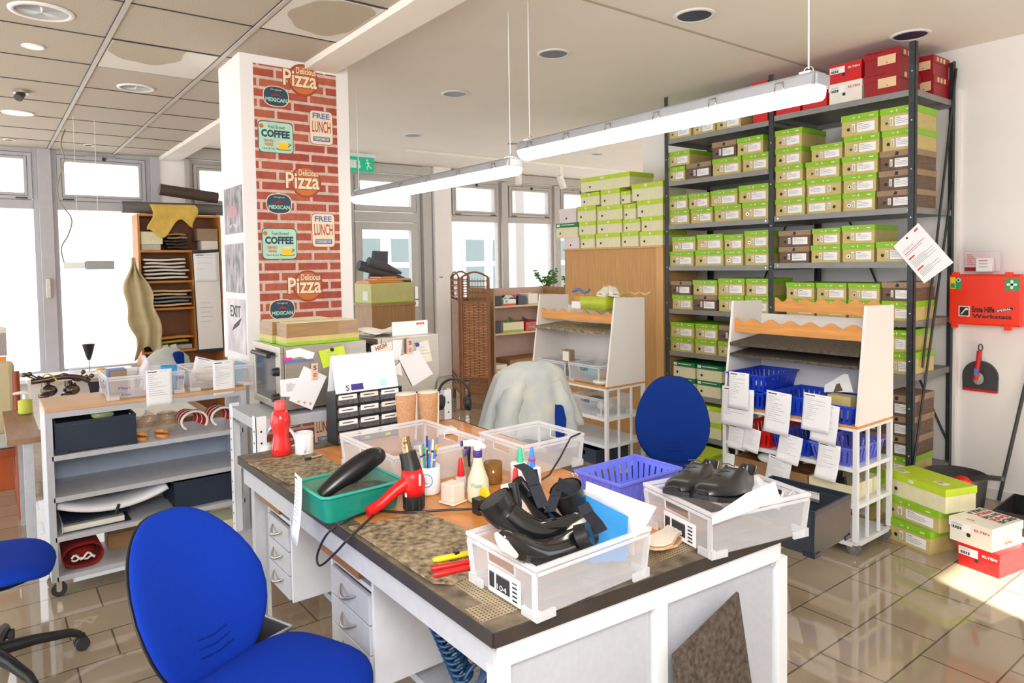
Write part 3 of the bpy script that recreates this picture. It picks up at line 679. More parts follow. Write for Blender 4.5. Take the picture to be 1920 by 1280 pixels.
# perforated worn metal strips let into the border
def dotmat():
    m = mat('perforated worn strip', (.26, .20, .12), .5, scale=18, col2=(.46, .37, .22)); nt = m.node_tree; N = nt.nodes; L = nt.links
    b = N['Principled BSDF']; g = N.new('ShaderNodeNewGeometry'); sp = N.new('ShaderNodeSeparateXYZ'); L.new(g.outputs['Position'], sp.inputs[0])
    out = []
    for a in 'XY':
        s_ = N.new('ShaderNodeMath'); s_.operation = 'MULTIPLY'; s_.inputs[1].default_value = 110; L.new(sp.outputs[a], s_.inputs[0])
        f = N.new('ShaderNodeMath'); f.operation = 'FRACT'; L.new(s_.outputs[0], f.inputs[0])
        c = N.new('ShaderNodeMath'); c.operation = 'SUBTRACT'; c.inputs[1].default_value = .5; L.new(f.outputs[0], c.inputs[0])
        p = N.new('ShaderNodeMath'); p.operation = 'POWER'; p.inputs[1].default_value = 2; L.new(c.outputs[0], p.inputs[0]); out.append(p)
    ad = N.new('ShaderNodeMath'); L.new(out[0].outputs[0], ad.inputs[0]); L.new(out[1].outputs[0], ad.inputs[1])
    lt = N.new('ShaderNodeMath'); lt.operation = 'LESS_THAN'; lt.inputs[1].default_value = .07; L.new(ad.outputs[0], lt.inputs[0])
    src = b.inputs['Base Color'].links[0].from_socket; mx = N.new('ShaderNodeMix'); mx.data_type = 'RGBA'
    L.new(lt.outputs[0], mx.inputs[0]); L.new(src, mx.inputs[6]); mx.inputs[7].default_value = (.05, .04, .025, 1); L.new(mx.outputs[2], b.inputs['Base Color'])
    return m
DOTS = dotmat()
inset(cD, cA, .0, .055, BZ, EDGEB, 'border_strip'); inset(cD, cA, .055, .13, BZ, DOTS, 'perforated_strip', .82, 1)
inset(cA, cB_, .0, .05, BZ+.0001, EDGEB, 'border_strip'); inset(cA, cB_, .05, .12, BZ+.0001, DOTS, 'perforated_strip')
inset(cB_, cC, .0, .12, BZ+.0002, MATD, 'border_strip', .1, .62)
inset(cC, cD, .0, .10, BZ+.0002, EDGEB, 'border_strip', .35, 1)
def barf(a, b, w_, z0, z1, m, nm, off=0):
    d = (b-a).normalized(); n = V((-d.y, d.x, 0)); M = MB()
    M.prism([x+V((0, 0, z0))-O for x in (a+n*off, b+n*off, b+n*(off+w_), a+n*(off+w_))], (0, 0, z1-z0), m); return M.obj(nm, wbn, .002)
barf(cD+X_*.02, cA-X_*.02, .03, .745, .82, GREYP, 'apron', .012); barf(cA+Y_*.02, cB_-Y_*.02, .03, .765, .82, WMET, 'apron', .008)
barf(cB_-X_*.02, cC+X_*.02, .03, .745, .82, GREYP, 'apron', .012); barf(cC-Y_*.02, cD+Y_*.02, .03, .745, .82, GREYP, 'apron', .012)
dE = (cB_-cA)
for k, (nm) in ((.0, 'leg'), (.475, 'leg'), (.965, 'leg')):
    p = cA+dE*k; barf(p+dE.normalized()*.008, p+dE.normalized()*.048, .035, 0.0, .765, WMET, nm, .010)
for k0, k1 in ((.05, .475), (.52, .965)): barf(cA+dE*k0, cA+dE*k1, .008, .08, .765, PANEL, 'end_panel', .026)
barf(cA+dE*.05, cA+dE*.965, .03, .0, .08, WMET, 'bottom_rail', .014)
for p in ((-2.838, .83), (-2.838, 1.74)): M = MB(); M.box((p[0]-O.x, p[1]-O.y, 0), (p[0]+.04-O.x, p[1]+.04-O.y, .82), GREYP); M.obj('leg', wbn)
M = MB(); M.box((-2.68-O.x, 1.06-O.y, .26), (-1.2-O.x, 1.22-O.y, .285), LGREY); M.obj('footrest', wbn)
M = MB(); M.box((-1.62-O.x, 1.16-O.y, .52), (-1.2-O.x, 1.36-O.y, .74), DGRY).box((-1.66-O.x, 1.02-O.y, .60), (-1.17-O.x, 1.05-O.y, .64), LGREY2); M.obj('cable_tray', wbn)

def pedestal(x0, x1, label):
    t = thing('drawer_pedestal', label, 'drawer unit', ((x0+x1)/2, 1.05, .345)); a = (x1-x0)/2
    M = MB(); M.box((-a, -.17, 0), (-a+.014, .22, .395), LGREY2).box((a-.014, -.17, 0), (a, .22, .395), LGREY2).box((-a+.014, -.165, 0), (a-.014, .22, .014), LGREY)
    M.box((-a+.014, -.165, .285), (a-.014, .22, .30), LGREY).box((-a+.014, .21, .014), (a-.014, .22, .285), LGREY); M.obj('carcass', t, .001)
    M = MB(); M.box((-a+.016, -.21, .338), (a-.016, .18, .368), WALN); M.obj('pull_out_board', t, .003)
    for i in range(3):
        z = .19-.092*i; d = MB(); d.box((-a+.016, -.178, z), (a-.016, -.162, z+.088), GREYP); dd = d.obj('drawer', t, .002)
        h = MB(); P = []
        for k in range(11): u = k/10; P.append((-.052+.104*u, -.180-.020*math.sin(PI*u), z+.058-.018*math.sin(PI*u)))
        h.tube(P, [.003+.0035*math.sin(PI*k/10) for k in range(11)], STEEL, 6); h.obj('handle', dd)
    return t
pedestal(-2.16, -1.845, 'light grey drawer unit under the bench, nearer one, with bow handles'); pedestal(-2.79, -2.525, 'light grey drawer unit under the far end of the bench')

# boards and sheets on and by the bench
def board_obj(px, z, th, m, name, label, cat, group=None, wob=.0):
    P = [AZ(x, y, z) for x, y in px]; P = [V((p.x, p.y, z)) for p in P]; c = sum((P[i].cross(P[(i+1) % len(P)]).z for i in range(len(P))))
    if c < 0: P = P[::-1]
    M = MB(); M.prism(P, (0, 0, th), m); return tag(M.obj(name, None, .001), label, cat, group)
board_obj([(465, 869), (588, 850), (652, 879), (545, 909)], BZ+.0025, .005, MATC, 'cutting_board', 'thin worn cutting board at the far left end of the bench', 'cutting board')
board_obj([(654, 990), (796, 961), (895, 1003), (893, 1060), (882, 1078), (850, 1096), (812, 1094)], BZ+.0025, .005, MATC, 'cutting_board', 'grimy dark stained cutting board in front of the heat gun', 'cutting board')
M = MB(); T = TR((0, 0, 0)); a = AX(1283, 1160, -1.045); 
bl = [V((-1.01, 1.26, .30)), V((-1.00, 1.56, .30)), V((-1.055, 1.535, .735)), V((-1.062, 1.285, .655))]
M = MB(); M.prism(bl[::-1], (-.008, 0, 0), MATG); tag(M.obj('leaning_board'), 'dark brown flecked board leaning on the grey end panel of the bench', 'board')
M = MB(); P = []
for k in range(15*16):
    u = k/(15*16); c = AY(800, 1120, 1.0).lerp(AY(872, 1275, .98), u); a = 2*PI*15*u
    P.append(c+V((.030*math.cos(a)+0, .022*math.sin(a), .012*math.sin(a))))
M.tube(P, .0058, HOSE, 6)
for q in range(5): 
    c = AY(885, 1262, .98); M.tube([c+V((.05*math.cos(2*PI*k/20)-.01*q+.02, .03*math.sin(2*PI*k/20), .045*math.sin(2*PI*k/20+.6)-.008*q)) for k in range(20)], .0058, HOSE, 6, closed=True)
tag(M.obj('air_hose'), 'coiled blue spiral air hose hanging under the bench', 'hose')
M = MB(); M.box((-.11, -.10, 0), (.11, .10, .004), DGRY)
for s_ in (-1, 1): M.box((s_*.11-.003, -.10, .004), (s_*.11+.003, .10, .27), DGRY); M.box((-.107, s_*.10-.003, .004), (.107, s_*.10+.003, .27), DGRY)
c = AZ(478, 1190, .32); bn = thing('waste_bin', 'grey open plastic bin behind the front blue chair', 'bin', (-2.58, .72, 0), .35); M.obj('body', bn)
M = MB(); ringpts = [(-.12, -.11, .27), (.12, -.11, .27), (.12, .11, .27), (-.12, .11, .27)]; M.tube(ringpts, .006, GREYP, 6, closed=True); M.obj('rim', bn)

# ================================================================ CHAIRS
def cushion(M, f, th, m, T, n=40, k=9, cv=None, both=True):
    """f(a)->(x,y) outline; domed in +z and flatter in -z"""
    def pt(r, a, s_):
        x, y = f(a); x *= r; y *= r; z = s_*th*(1-r**5)**.45
        if s_ < 0: z *= .4
        if cv: z += cv(x, y)
        return (x, y, z)
    R = [[pt(r, 2*PI*j/n, -1) for j in range(n)] for r in (.02, .5, .9, .985)]
    R += [[pt(r, 2*PI*j/n, 1) for j in range(n)] for r in (1, .995, .98, .95, .88, .75, .55, .3, .02)]
    M.rings(R, m, T)
def backf(a):
    c, s_ = math.cos(a), math.sin(a); z = .262*math.copysign(abs(s_)**.80, s_)
    w_ = .212-.055*max(0, z/.262)**1.3-.045*max(0, -z/.262)**2
    return (w_*math.copysign(abs(c)**.72, c), z)
def seatf(a):
    c, s_ = math.cos(a), math.sin(a); return (.225*math.copysign(abs(c)**.62, c), (.235-.02*c)*math.copysign(abs(s_)**.62, s_))
def make_chair(label, loc, rz, seat_z=.48, fab=None, lean=.18, bz=.28, bx=0, group='blue swivel chairs'):
    fab = fab or BLUEF; t = thing('office_chair', label, 'chair', (loc[0], loc[1], 0), rz, group)
    M = MB(); cushion(M, seatf, .045, fab, TR((0, 0, seat_z-.045)), cv=lambda x, y: -.010*(abs(y)/.23)**2*-1-.022*max(0, (x-.12)/.1)**2); M.obj('seat', t)
    M = MB(); M.rings([[(.20*math.cos(2*PI*j/24)*k, .20*math.sin(2*PI*j/24)*k, z) for j in range(24)] for k, z in ((.6, seat_z-.10), (1, seat_z-.07))], BLK); M.obj('seat_pan', t)
    Tb = Matrix.Translation((-.235+bx, 0, seat_z+bz-.03)) @ Matrix.Rotation(-lean, 4, 'Y') @ Matrix(((0, 0, 1, 0), (1, 0, 0, 0), (0, 1, 0, 0), (0, 0, 0, 1)))
    cvb = lambda x, y: -.05*(x/.2)**2*-1-.018*math.cos((y+.10)*9)*-1*.6
    M = MB(); cushion(M, backf, .030, fab, Tb, cv=cvb)
    for q in range(3): M.tube([(-.05-.004*q, -.115-.024*q+0.0, .030+cvb(.05, -.1)), (0, -.122-.024*q, .0305+cvb(0, -.12)), (.05+.004*q, -.115-.024*q, .030+cvb(.05, -.1))], .0022, BLUED, 5, Tb)
    M.obj('backrest', t)
    M = MB(); cushion(M, lambda a: tuple(1.012*v for v in backf(a)), .014, BLK, Tb @ Matrix.Translation((0, 0, -.014)), cv=cvb); M.obj('back_shell', t)
    M = MB(); M.tube([(-.02, 0, seat_z-.11), (-.22+bx, 0, seat_z-.10), (-.275+bx, 0, seat_z-.02), (-.29+bx, 0, seat_z+.20)], [.022, .022, .024, .024], BLK, 8); M.obj('back_bracket', t)
    M = MB(); M.cyl((0, 0, .10), (0, 0, .26), .028, BLK).cyl((0, 0, .26), (0, 0, seat_z-.10), .016, CHROME); M.obj('column', t)
    for k in range(5):
        a = 2*PI*k/5+.3; d = V((math.cos(a), math.sin(a), 0)); L_ = MB(); L_.tube([d*.02+Z_*.115, d*.15+Z_*.105, d*.27+Z_*.085, d*.305+Z_*.066], [.028, .022, .018, .014], BLK, 8); lo_ = L_.obj('leg', t)
        C_ = MB(); n = V((-d.y, d.x, 0)); c = d*.31+Z_*.028
        for s_ in (-1, 1): C_.cyl(c+n*s_*.008, c+n*s_*.024, .027, RUB, 14)
        C_.cyl(c-n*.008, c+n*.008, .012, BLK, 8); C_.tube([c+Z_*.012, c+Z_*.038], .014, BLK, 8); C_.obj('caster', lo_)
    return t
make_chair('bright blue swivel chair in the front, backrest and seat in full view', (-1.868, .605), math.radians(27), .485, bz=.185, bx=-.10, lean=.40)
make_chair('blue swivel chair cut off at the left edge, only seat and foot showing', (-3.36, -.03), math.radians(80), .485)
make_chair('dark blue swivel chair back in front of the steel rack, beside the white trolley', (-2.50, 3.02), math.radians(-50), .44, BLUED, lean=.10, bz=.25)
make_chair('dark blue chair hidden under the pale jacket behind the bench', (-2.80, 2.22), math.radians(-40), .49, BLUED)
# jacket thrown over the chair
jk = thing('denim_jacket', 'pale washed denim jacket thrown over a chair back behind the bench', 'jacket', (-2.99, 2.40, .45))
def jp(u, v):
    a = -2.55+5.1*u; z = 1.06-.40*v**1.25-(0 if v > .12 else 0); k = min(1, (v/.22))**.5
    r = (.16+.13*v)*k; fold = 1+.09*math.sin(9*a+3*v)*v+.04*math.sin(17*a)*v
    return (r*.62*fold*math.cos(a-.75), r*1.15*fold*math.sin(a-.75), z-.45+.012*math.sin(5*a)*v)
M = MB(); M.sheet(jp, 60, 16, DENIM, .004); M.obj('body', jk)
def sleeve(P, R):
    M = MB(); PP = []; RR_ = []
    for i in range(len(P)-1):
        for k in range(5):
            u = k/5; PP.append(V(P[i]).lerp(V(P[i+1]), u)); RR_.append((R[i]*(1-u)+R[i+1]*u)*(1+.10*math.sin(i*9+k*2.4)))
    M.tube(PP, RR_, DENIM, 12); M.obj('sleeve', jk)
base = V((-2.99, 2.40, .45))
sleeve([AX(975, 715, -2.93)-base, AX(952, 765, -2.90)-base, AX(945, 840, -2.88)-base], [.05, .065, .062])
sleeve([AX(1035, 715, -2.90)-base, AX(1058, 770, -2.86)-base, AX(1066, 850, -2.85)-base], [.05, .062, .058])

# ================================================================ CRATES AND PAPERS
def crate(label, c, wx, wy, h, z, rz=0, body=None, rim=None, sticker=False, group='clear plastic crates', name='plastic_crate', flare=.012):
    body = body or FROST; rim = rim or FROSTE; t = thing(name, label, 'crate', (c[0], c[1], z), rz, group); a, b = wx/2-flare, wy/2-flare; A, B = wx/2, wy/2; th = .0025
    M = MB(); M.box((-a, -b, .006), (a, b, .009), body)
    for s_ in (-1, 1):   # short ends in y, with a hand hole; long sides in x
        y0 = s_*b; y1 = s_*(B-.004); hw = min(.05, a*.45); zs = [(.009, h*.62), (h*.62, h*.84), (h*.84, h-.008)]
        for i, (z0, z1) in enumerate(zs):
            f0 = z0/h; f1 = z1/h; yy0 = y0+(y1-y0)*f0; yy1 = y0+(y1-y0)*f1; xa0 = a+(A-a)*f0; xa1 = a+(A-a)*f1
            segs = [(-1, 1)] if i != 1 else [(-1, -.0), (.0, 1)]
            if i != 1: M.hexa([(-xa0, yy0, z0), (xa0, yy0, z0), (xa0, yy0+s_*th, z0), (-xa0, yy0+s_*th, z0), (-xa1, yy1, z1), (xa1, yy1, z1), (xa1, yy1+s_*th, z1), (-xa1, yy1+s_*th, z1)], body)
            else:
                for sx in (-1, 1): M.hexa([(sx*hw, yy0, z0), (sx*xa0, yy0, z0), (sx*xa0, yy0+s_*th, z0), (sx*hw, yy0+s_*th, z0), (sx*hw, yy1, z1), (sx*xa1, yy1, z1), (sx*xa1, yy1+s_*th, z1), (sx*hw, yy1+s_*th, z1)], body)
        M.hexa([(s_*a, -b, .009), (s_*(a+th), -b, .009), (s_*(a+th), b, .009), (s_*a, b, .009), (s_*(A-.004), -B+.004, h-.008), (s_*(A-.004+th), -B+.004, h-.008), (s_*(A-.004+th), B-.004, h-.008), (s_*(A-.004), B-.004, h-.008)], body)
    BM = M; M = MB()
    for s_ in (-1, 1):
        M.box((-A, s_*B, h-.010), (A, s_*(B-.009), h), rim); M.box((s_*A, -B+.009, h-.010), (s_*(A-.009), B-.009, h), rim)
        M.box((-A+.004, s_*(B-.001), h-.022), (A-.004, s_*(B-.005), h-.014), rim); M.box((s_*(A-.001), -B+.008, h-.022), (s_*(A-.005), B-.008, h-.014), rim)
    M.obj('rim', t, .0015)
    M = BM
    for sx in (-1, 1):
        for sy in (-1, 1):
            M.box((sx*(a-.005), sy*(b-.005), 0), (sx*(a+.008), sy*(b+.008), .022), rim); M.box((sx*(a-.045), sy*(b+.001), 0), (sx*(a-.006), sy*(b+.008), .018), rim); M.box((sx*(a+.001), sy*(b-.045), 0), (sx*(a+.008), sy*(b-.006), .018), rim)
            M.hexa([(sx*(a-.012), sy*b, .02), (sx*(a+.003), sy*b, .02), (sx*(a+.003), sy*(b+.005), .02), (sx*(a-.012), sy*(b+.005), .02), (sx*(A-.016), sy*(B-.006), h-.02), (sx*(A-.002), sy*(B-.006), h-.02), (sx*(A-.002), sy*(B-.001), h-.02), (sx*(A-.016), sy*(B-.001), h-.02)], rim)
    for sy in (-1, 1):   # frame around the hand hole
        y = sy*(B-.006); hw = min(.05, a*.45)
        M.tube([(-hw, y, h*.84), (-hw, y-sy*.003, h*.60), (hw, y-sy*.003, h*.60), (hw, y, h*.84)], .003, rim, 6)
    M.obj('body', t)
    if sticker:
        M = MB(); y = -b-.0045; M.quad((-a*.42, y, h*.06), X_, Z_, a*1.0, h*.50, PAPER, .0005)
        for (u, w_) in ((-.38, .16), (-.16, .42)): M.quad((a*u, y-.001, h*.16), X_, Z_, a*w_, h*.30, INKD, .0004)
        for q in range(5): M.quad((a*.34, y-.001, h*(.12+.08*q)), X_, Z_, a*.14, h*.035, INKD, .0004)
        M.text('104', (a*-.12, y-.002, h*.19), X_, Z_, a*.30, h*.10, PAPER)
        M.obj('sticker', t)
    return t
def rpaper(name, label, o, r, u, w_, h, curl=.0, lines=9, group=None, m=None, red=False, cat='paper', wav=0, blank=False):
    """sheet with lower left corner o, right dir r, up dir u; curls away from the normal at its lower edge"""
    o = V(o); r = V(r).normalized(); u = V(u).normalized(); n = r.cross(u).normalized(); M = MB()
    def P(a, b): return o+r*(w_*a)+u*(h*b)+n*(curl*(1-b)**2+wav*math.sin(a*PI*1.3)*(1-b))
    M.sheet(P, 8, 8, m or PAPER, .0008)
    if not blank:
        def strip(a0, a1, b0, b1, mm):
            M.add([P(a0, b0)+n*.0012, P(a1, b0)+n*.0012, P(a1, b1)+n*.0012, P(a0, b1)+n*.0012], [(0, 1, 2, 3)], mm)
        strip(.08, .42, .93, .955, INKD); strip(.55, .80, .94, .95, INK)
        rnd = random.Random(len(label)*7)
        for i in range(lines):
            b = .86-.62*i/lines; strip(.10, .10+rnd.uniform(.15, .75), b, b+.008, INKR if (red and i % 4 == 1) else INK)
    return tag(M.obj(name), label, cat, group)

crate('clear frosted crate holding black boots at the front corner of the bench', (-1.222, 1.063), .262, .356, .12, BZ+.0015, 0, sticker=True)
crate('clear frosted crate holding black lace-up shoes at the right end of the bench', (-1.155, 1.615), .285, .345, .12, BZ+.0015, math.radians(-12), sticker=True)
crate('clear crate behind the heat gun, cork-covered lasts standing beside it', (-2.245, 1.235), .43, .37, .12, BZ+.0015, 0)
crate('clear empty crate by the spray bottle, jacket chair behind', (-1.995, 1.605), .27, .29, .12, BZ+.0015, 0)
# ---- shoes
def shoe(M, T, L=.29, w_=.052, h=.075, m=None, inner=None, sole=None, mirror=1, op=.52, with_sole=True):
    m = m or LEATH; inner = inner or mat('beige shoe lining', (.55, .50, .42), .7); sole = sole or BLK
    n = 16; R = []; S = [0, .03, .08, .16, .28, .40, .50, .56, .66, .78, .90, .97, 1.0]
    wp = [.35, .62, .84, .97, 1.0, .90, .80, .76, .74, .76, .72, .58, .40]; hp = [.22, .34, .42, .48, .56, .74, .90, .88, .68, .60, .74, .92, .88]
    for s_, wk, hk in zip(S, wp, hp):
        x = L*(.5-s_); cx = mirror*.010*math.sin(s_*PI*1.2); ww = w_*wk; hh = h*hk; o_ = s_ > op and s_ < .985; r = []
        for j in range(n):
            u = j/(n-1); a = PI*(1-u)*1.0
            if o_:
                pr = [(-1, 0), (-1.02, .18), (-1.0, .4), (-.92, .7), (-.80, .97), (-.72, 1.0), (-.62, .9), (-.55, .35)]
                q = pr[j] if j < 8 else (-pr[15-j][0], pr[15-j][1])
            else:
                an = PI-PI*u; q = (math.copysign(abs(math.cos(an))**.75, math.cos(an)), abs(math.sin(an))**.8)
            r.append((x, cx+ww*q[0], .012+(hh-.012)*q[1]))
        R.append(r)
    vs = [p for r in R for p in r]; fo = []; fi = []
    for i in range(len(R)-1):
        for j in range(n):
            f = (i*n+j, (i+1)*n+j, (i+1)*n+(j+1) % n, i*n+(j+1) % n)
            (fi if (S[i+1] > op and 5 < j < 10 and S[i] < .97 and S[i] > op) else fo).append(f)
    fo += [tuple(range(n))[::-1], tuple(range((len(R)-1)*n, len(R)*n))]
    b0_ = len(M.v); M.add(vs, fo, m, True, T); ii = M.mi(inner)
    for f in fi: M.f.append(tuple(b0_+q for q in f)); M.m.append(ii); M.s.append(True)
    if not with_sole: return
    M.prism([(L*(.5-s_)*1.02, mirror*.010*math.sin(s_*PI*1.2)+w_*1.05*wk, 0) for s_, wk in zip(S, wp)]+[(L*(.5-s_)*1.02, mirror*.010*math.sin(s_*PI*1.2)-w_*1.05*wk, 0) for s_, wk in list(zip(S, wp))[::-1]], (0, 0, .012), sole, T)
    M.box((-L*.5, -w_*.7, -.012), (-L*.26, w_*.7, .001), sole, T)
for k, (px, rz, tilt) in enumerate((((1292, 925), 2.75, .16), ((1348, 944), 2.90, .10))):
    c = AX(px[0], px[1], -1.20+.07*k); T = TR((0, 0, 0), 0)
    t = thing('dress_shoe', ('black leather lace-up shoe in the right crate, rear one', 'black leather lace-up shoe in the right crate, front one with pale lining')[k], 'shoe', (-1.235+.095*k, 1.585+.02*k, BZ+.092+.006*k), 0, 'black lace-up shoes')
    Ts = Matrix.Rotation(-PI/2+.28-.12*k, 4, 'Z') @ Matrix.Rotation(-.22, 4, 'Y')
    M = MB(); shoe(M, Ts, .30, .050, .105, mirror=1, with_sole=False); uo = M.obj('upper', t); sb_ = uo.modifiers.new('smooth', 'SUBSURF'); sb_.levels = 2; sb_.render_levels = 2
    M = MB(); M.prism([(.30*(.5-s_)*1.0, .010*math.sin(s_*PI*1.2)+.050*wk, .001) for s_, wk in ((0, .45), (.04, .75), (.12, .96), (.28, 1.02), (.45, .85), (.6, .74), (.8, .78), (.95, .62), (1.0, .4))]+[(.30*(.5-s_)*1.0, .010*math.sin(s_*PI*1.2)-.050*wk, .001) for s_, wk in ((1.0, .4), (.95, .62), (.8, .78), (.6, .74), (.45, .85), (.28, 1.02), (.12, .96), (.04, .75), (0, .45))], (0, 0, .013), BLK, Ts); M.box((-.15, -.036, -.016), (-.075, .036, .002), BLK, Ts); M.obj('sole', t)
    M = MB()
    for q in range(4): x = .012+.022*q; z = .094-.014*q; M.tube([(x, -.020, z-.006), (x+.003, 0, z-.001), (x, .020, z-.006)], .0016, DGRY, 5, Ts)
    M.obj('laces', t)
# ---- boots in the near crate
def boot(label, foot, rf, strap=None, shaftp=None, rs=None, sole=None, heel=None):
    t = thing('ankle_boot', label, 'boot', (-1.22, 1.06, BZ+.03), 0, 'black ankle boots in the crate'); b_ = V((-1.22, 1.06, BZ+.03))
    def sm(P, R, k=5):
        PP, R2 = [], []
        for i in range(len(P)-1):
            p0 = V(P[max(i-1, 0)]); p1 = V(P[i]); p2 = V(P[i+1]); p3 = V(P[min(i+2, len(P)-1)])
            for j in range(k):
                u = j/k; PP.append(.5*((2*p1)+(p2-p0)*u+(2*p0-5*p1+4*p2-p3)*u*u+(3*p1-p0-3*p2+p3)*u**3)-b_); R2.append(R[i]*(1-u)+R[i+1]*u)
        PP.append(V(P[-1])-b_); R2.append(R[-1]); return PP, R2
    M = MB(); PP, R2 = sm(foot, rf); M.tube(PP, R2, LEATHS, 14); M.obj('foot', t)
    if shaftp:
        M = MB(); PP, R2 = sm(shaftp, rs); M.tube(PP, R2, LEATH, 16, cap=False); k = len(PP)//2
        M.tube([p for p in PP[::-1]][:len(PP)-k+1], [r*.88 for r in R2[::-1]][:len(PP)-k+1], mat('dark lining', (.05, .045, .04), .9), 16, cap=False); e = PP[-1]; M.tube([e+(PP[-2]-e)*.05, e], [R2[-1]*1.03, R2[-1]*1.03], VELC, 16, cap=False)
        d = (PP[-1]-PP[-2]).normalized(); M.tube([PP[k], PP[k]+d*.001], R2[k]*.88, mat('dark lining', (.05, .045, .04)), 16); M.obj('shaft', t)
    if sole:
        M = MB(); PP, R2 = sm(sole, [.004]+[.013]*(len(sole)-2)+[.006]); M.tube(PP, R2, CREAMW, 8); M.obj('sole', t)
    if heel:
        M = MB(); M.cyl(V(heel[0])-b_, V(heel[1])-b_, .030, LEATH, 12, .026); M.obj('heel', t)
    for st in (strap or []):
        M = MB(); P = [V(p)-b_ for p in st[0]]; nn = V(st[1]).normalized()*.014
        for i in range(len(P)-1): 
            d = (P[i+1]-P[i]).normalized(); q = d.cross(nn).normalized()*.002
            M.hexa([P[i]-nn, P[i]+nn, P[i]+nn+q*2, P[i]-nn+q*2, P[i+1]-nn, P[i+1]+nn, P[i+1]+nn+q*2, P[i+1]-nn+q*2], VELC)
        M.obj('strap', t)
boot('glossy black ankle boot lying on top, toe pointing right', [AX(1092, 962, -1.20), AX(1080, 972, -1.20), AX(1050, 990, -1.20), AX(1010, 998, -1.21), AX(975, 985, -1.23), AX(950, 965, -1.25)], [.006, .018, .026, .030, .034, .034],
     [([AX(972, 870, -1.26), AX(988, 880, -1.25), AX(1002, 910, -1.22), AX(1018, 950, -1.20)], (.3, .8, .1))], [AX(955, 975, -1.25), AX(938, 955, -1.27), AX(925, 935, -1.28)], [.032, .040, .043], [AX(1098, 972, -1.17), AX(1080, 990, -1.17), AX(1055, 1010, -1.175), AX(1030, 1018, -1.18)])
boot('glossy black ankle boot at the bottom of the heap, toe pointing left', [AX(940, 1002, -1.14), AX(950, 1010, -1.14), AX(975, 1025, -1.14), AX(1010, 1038, -1.14), AX(1050, 1030, -1.15), AX(1085, 1012, -1.16)], [.010, .020, .027, .030, .032, .032],
     [([AX(1092, 945, -1.13), AX(1102, 962, -1.12), AX(1118, 980, -1.12), AX(1128, 995, -1.12)], (.3, .8, .3))], [AX(1085, 1015, -1.17), AX(1100, 1005, -1.17), AX(1108, 1000, -1.17)], [.030, .028, .026], [AX(930, 1000, -1.12), AX(945, 1022, -1.12), AX(968, 1042, -1.12)], [AX(1085, 1008, -1.14), AX(1106, 1000, -1.12)])
boot('black boot shaft sticking up with a loose strap', [AX(1040, 985, -1.29), AX(1020, 965, -1.29), AX(995, 935, -1.29), AX(970, 902, -1.29)], [.030, .026, .018, .016],
     [([AX(996, 880, -1.28), AX(1000, 900, -1.28), AX(998, 930, -1.27)], (.3, .8, 0))], [AX(966, 970, -1.26), AX(968, 940, -1.26), AX(962, 905, -1.27)], [.014, .013, .012])
boot('black boot cuff opening at the right of the heap', [AX(1100, 1000, -1.27), AX(1085, 975, -1.27), AX(1070, 945, -1.27)], [.020, .030, .034],
     [([AX(1050, 908, -1.25), AX(1040, 930, -1.24), AX(1030, 960, -1.23)], (.3, .8, 0)), ([AX(1045, 905, -1.24), AX(1065, 915, -1.24), AX(1088, 935, -1.24)], (0, .4, .8))], [AX(1078, 955, -1.27), AX(1068, 935, -1.27), AX(1060, 915, -1.27)], [.034, .040, .042])
# folders and papers standing in that crate
def panel(name, label, px, X, m, cat, th=.002, group=None):
    P = [AX(x, y, xx) for (x, y), xx in zip(px, X if isinstance(X, (list, tuple)) else [X]*len(px))]
    n = (P[1]-P[0]).cross(P[-1]-P[0]).normalized()
    M = MB(); M.prism(P, n*th, m); return tag(M.obj(name), label, cat, group)
panel('folder', 'bright blue plastic folder standing in the boot crate', [(1068, 1058), (1175, 1050), (1178, 968), (1068, 912)], [-1.30, -1.12, -1.12, -1.30], SKYB, 'folder')
panel('paper', 'clear sleeve with white sheets behind the blue folder', [(1100, 1010), (1190, 1040), (1184, 952), (1062, 905), (1060, 930)], [-1.34, -1.115, -1.115, -1.345, -1.345], FROSTE, 'paper')
panel('paper', 'white sheet leaning out of the boot crate to the right', [(1190, 1010), (1208, 992), (1231, 950), (1100, 902), (1098, 930)], [-1.12, -1.10, -1.10, -1.34, -1.34], PAPER, 'paper')
panel('paper', 'white folded sheet hanging over the rim of the right crate', [(1335, 983), (1400, 960), (1462, 934), (1452, 902), (1400, 924), (1335, 968)], [-1.03, -1.025, -1.02, -1.02, -1.025, -1.03], PAPER, 'paper')
M = MB(); M.sheet(lambda u, v: (-1.14+.12*v, 1.66+.10*u, BZ+.085+.05*math.sin(PI*u)*abs(math.sin(3*v+1))+.012*math.sin(14*u)*math.sin(11*v)), 14, 12, FROSTE, .0015); tag(M.obj('plastic_bag'), 'crumpled clear plastic bag in the right crate', 'bag')
for k in range(2):
    M = MB(); S = [(0, .2), (.08, .75), (.25, 1), (.45, .8), (.65, .62), (.85, .72), (.97, .5), (1, .15)]
    o_ = AZ(1256, 1012, BZ+.004+.016*k); T = TR((o_.x-.01*k, o_.y+.02-.02*k, BZ+.003+.018*k), 1.75+.12*k, 0, .02)
    M.prism([(.17*(s_-.5)*1.1, .035*w_, .004*s_) for s_, w_ in S]+[(.17*(s_-.5)*1.1, -.035*w_, .004*s_) for s_, w_ in S[::-1]], (0, 0, .006), WOODL, T); M.prism([(.17*(s_-.5)*1.1, .034*w_, .010) for s_, w_ in S]+[(.17*(s_-.5)*1.1, -.034*w_, .010) for s_, w_ in S[::-1]], (0, 0, .004), CREAMP if k else CARD, T)
    tag(M.obj('insole'), ('lower tan insole of the pair between the two crates', 'upper pale insole of the pair between the two crates')[k], 'insole', 'pair of insoles')
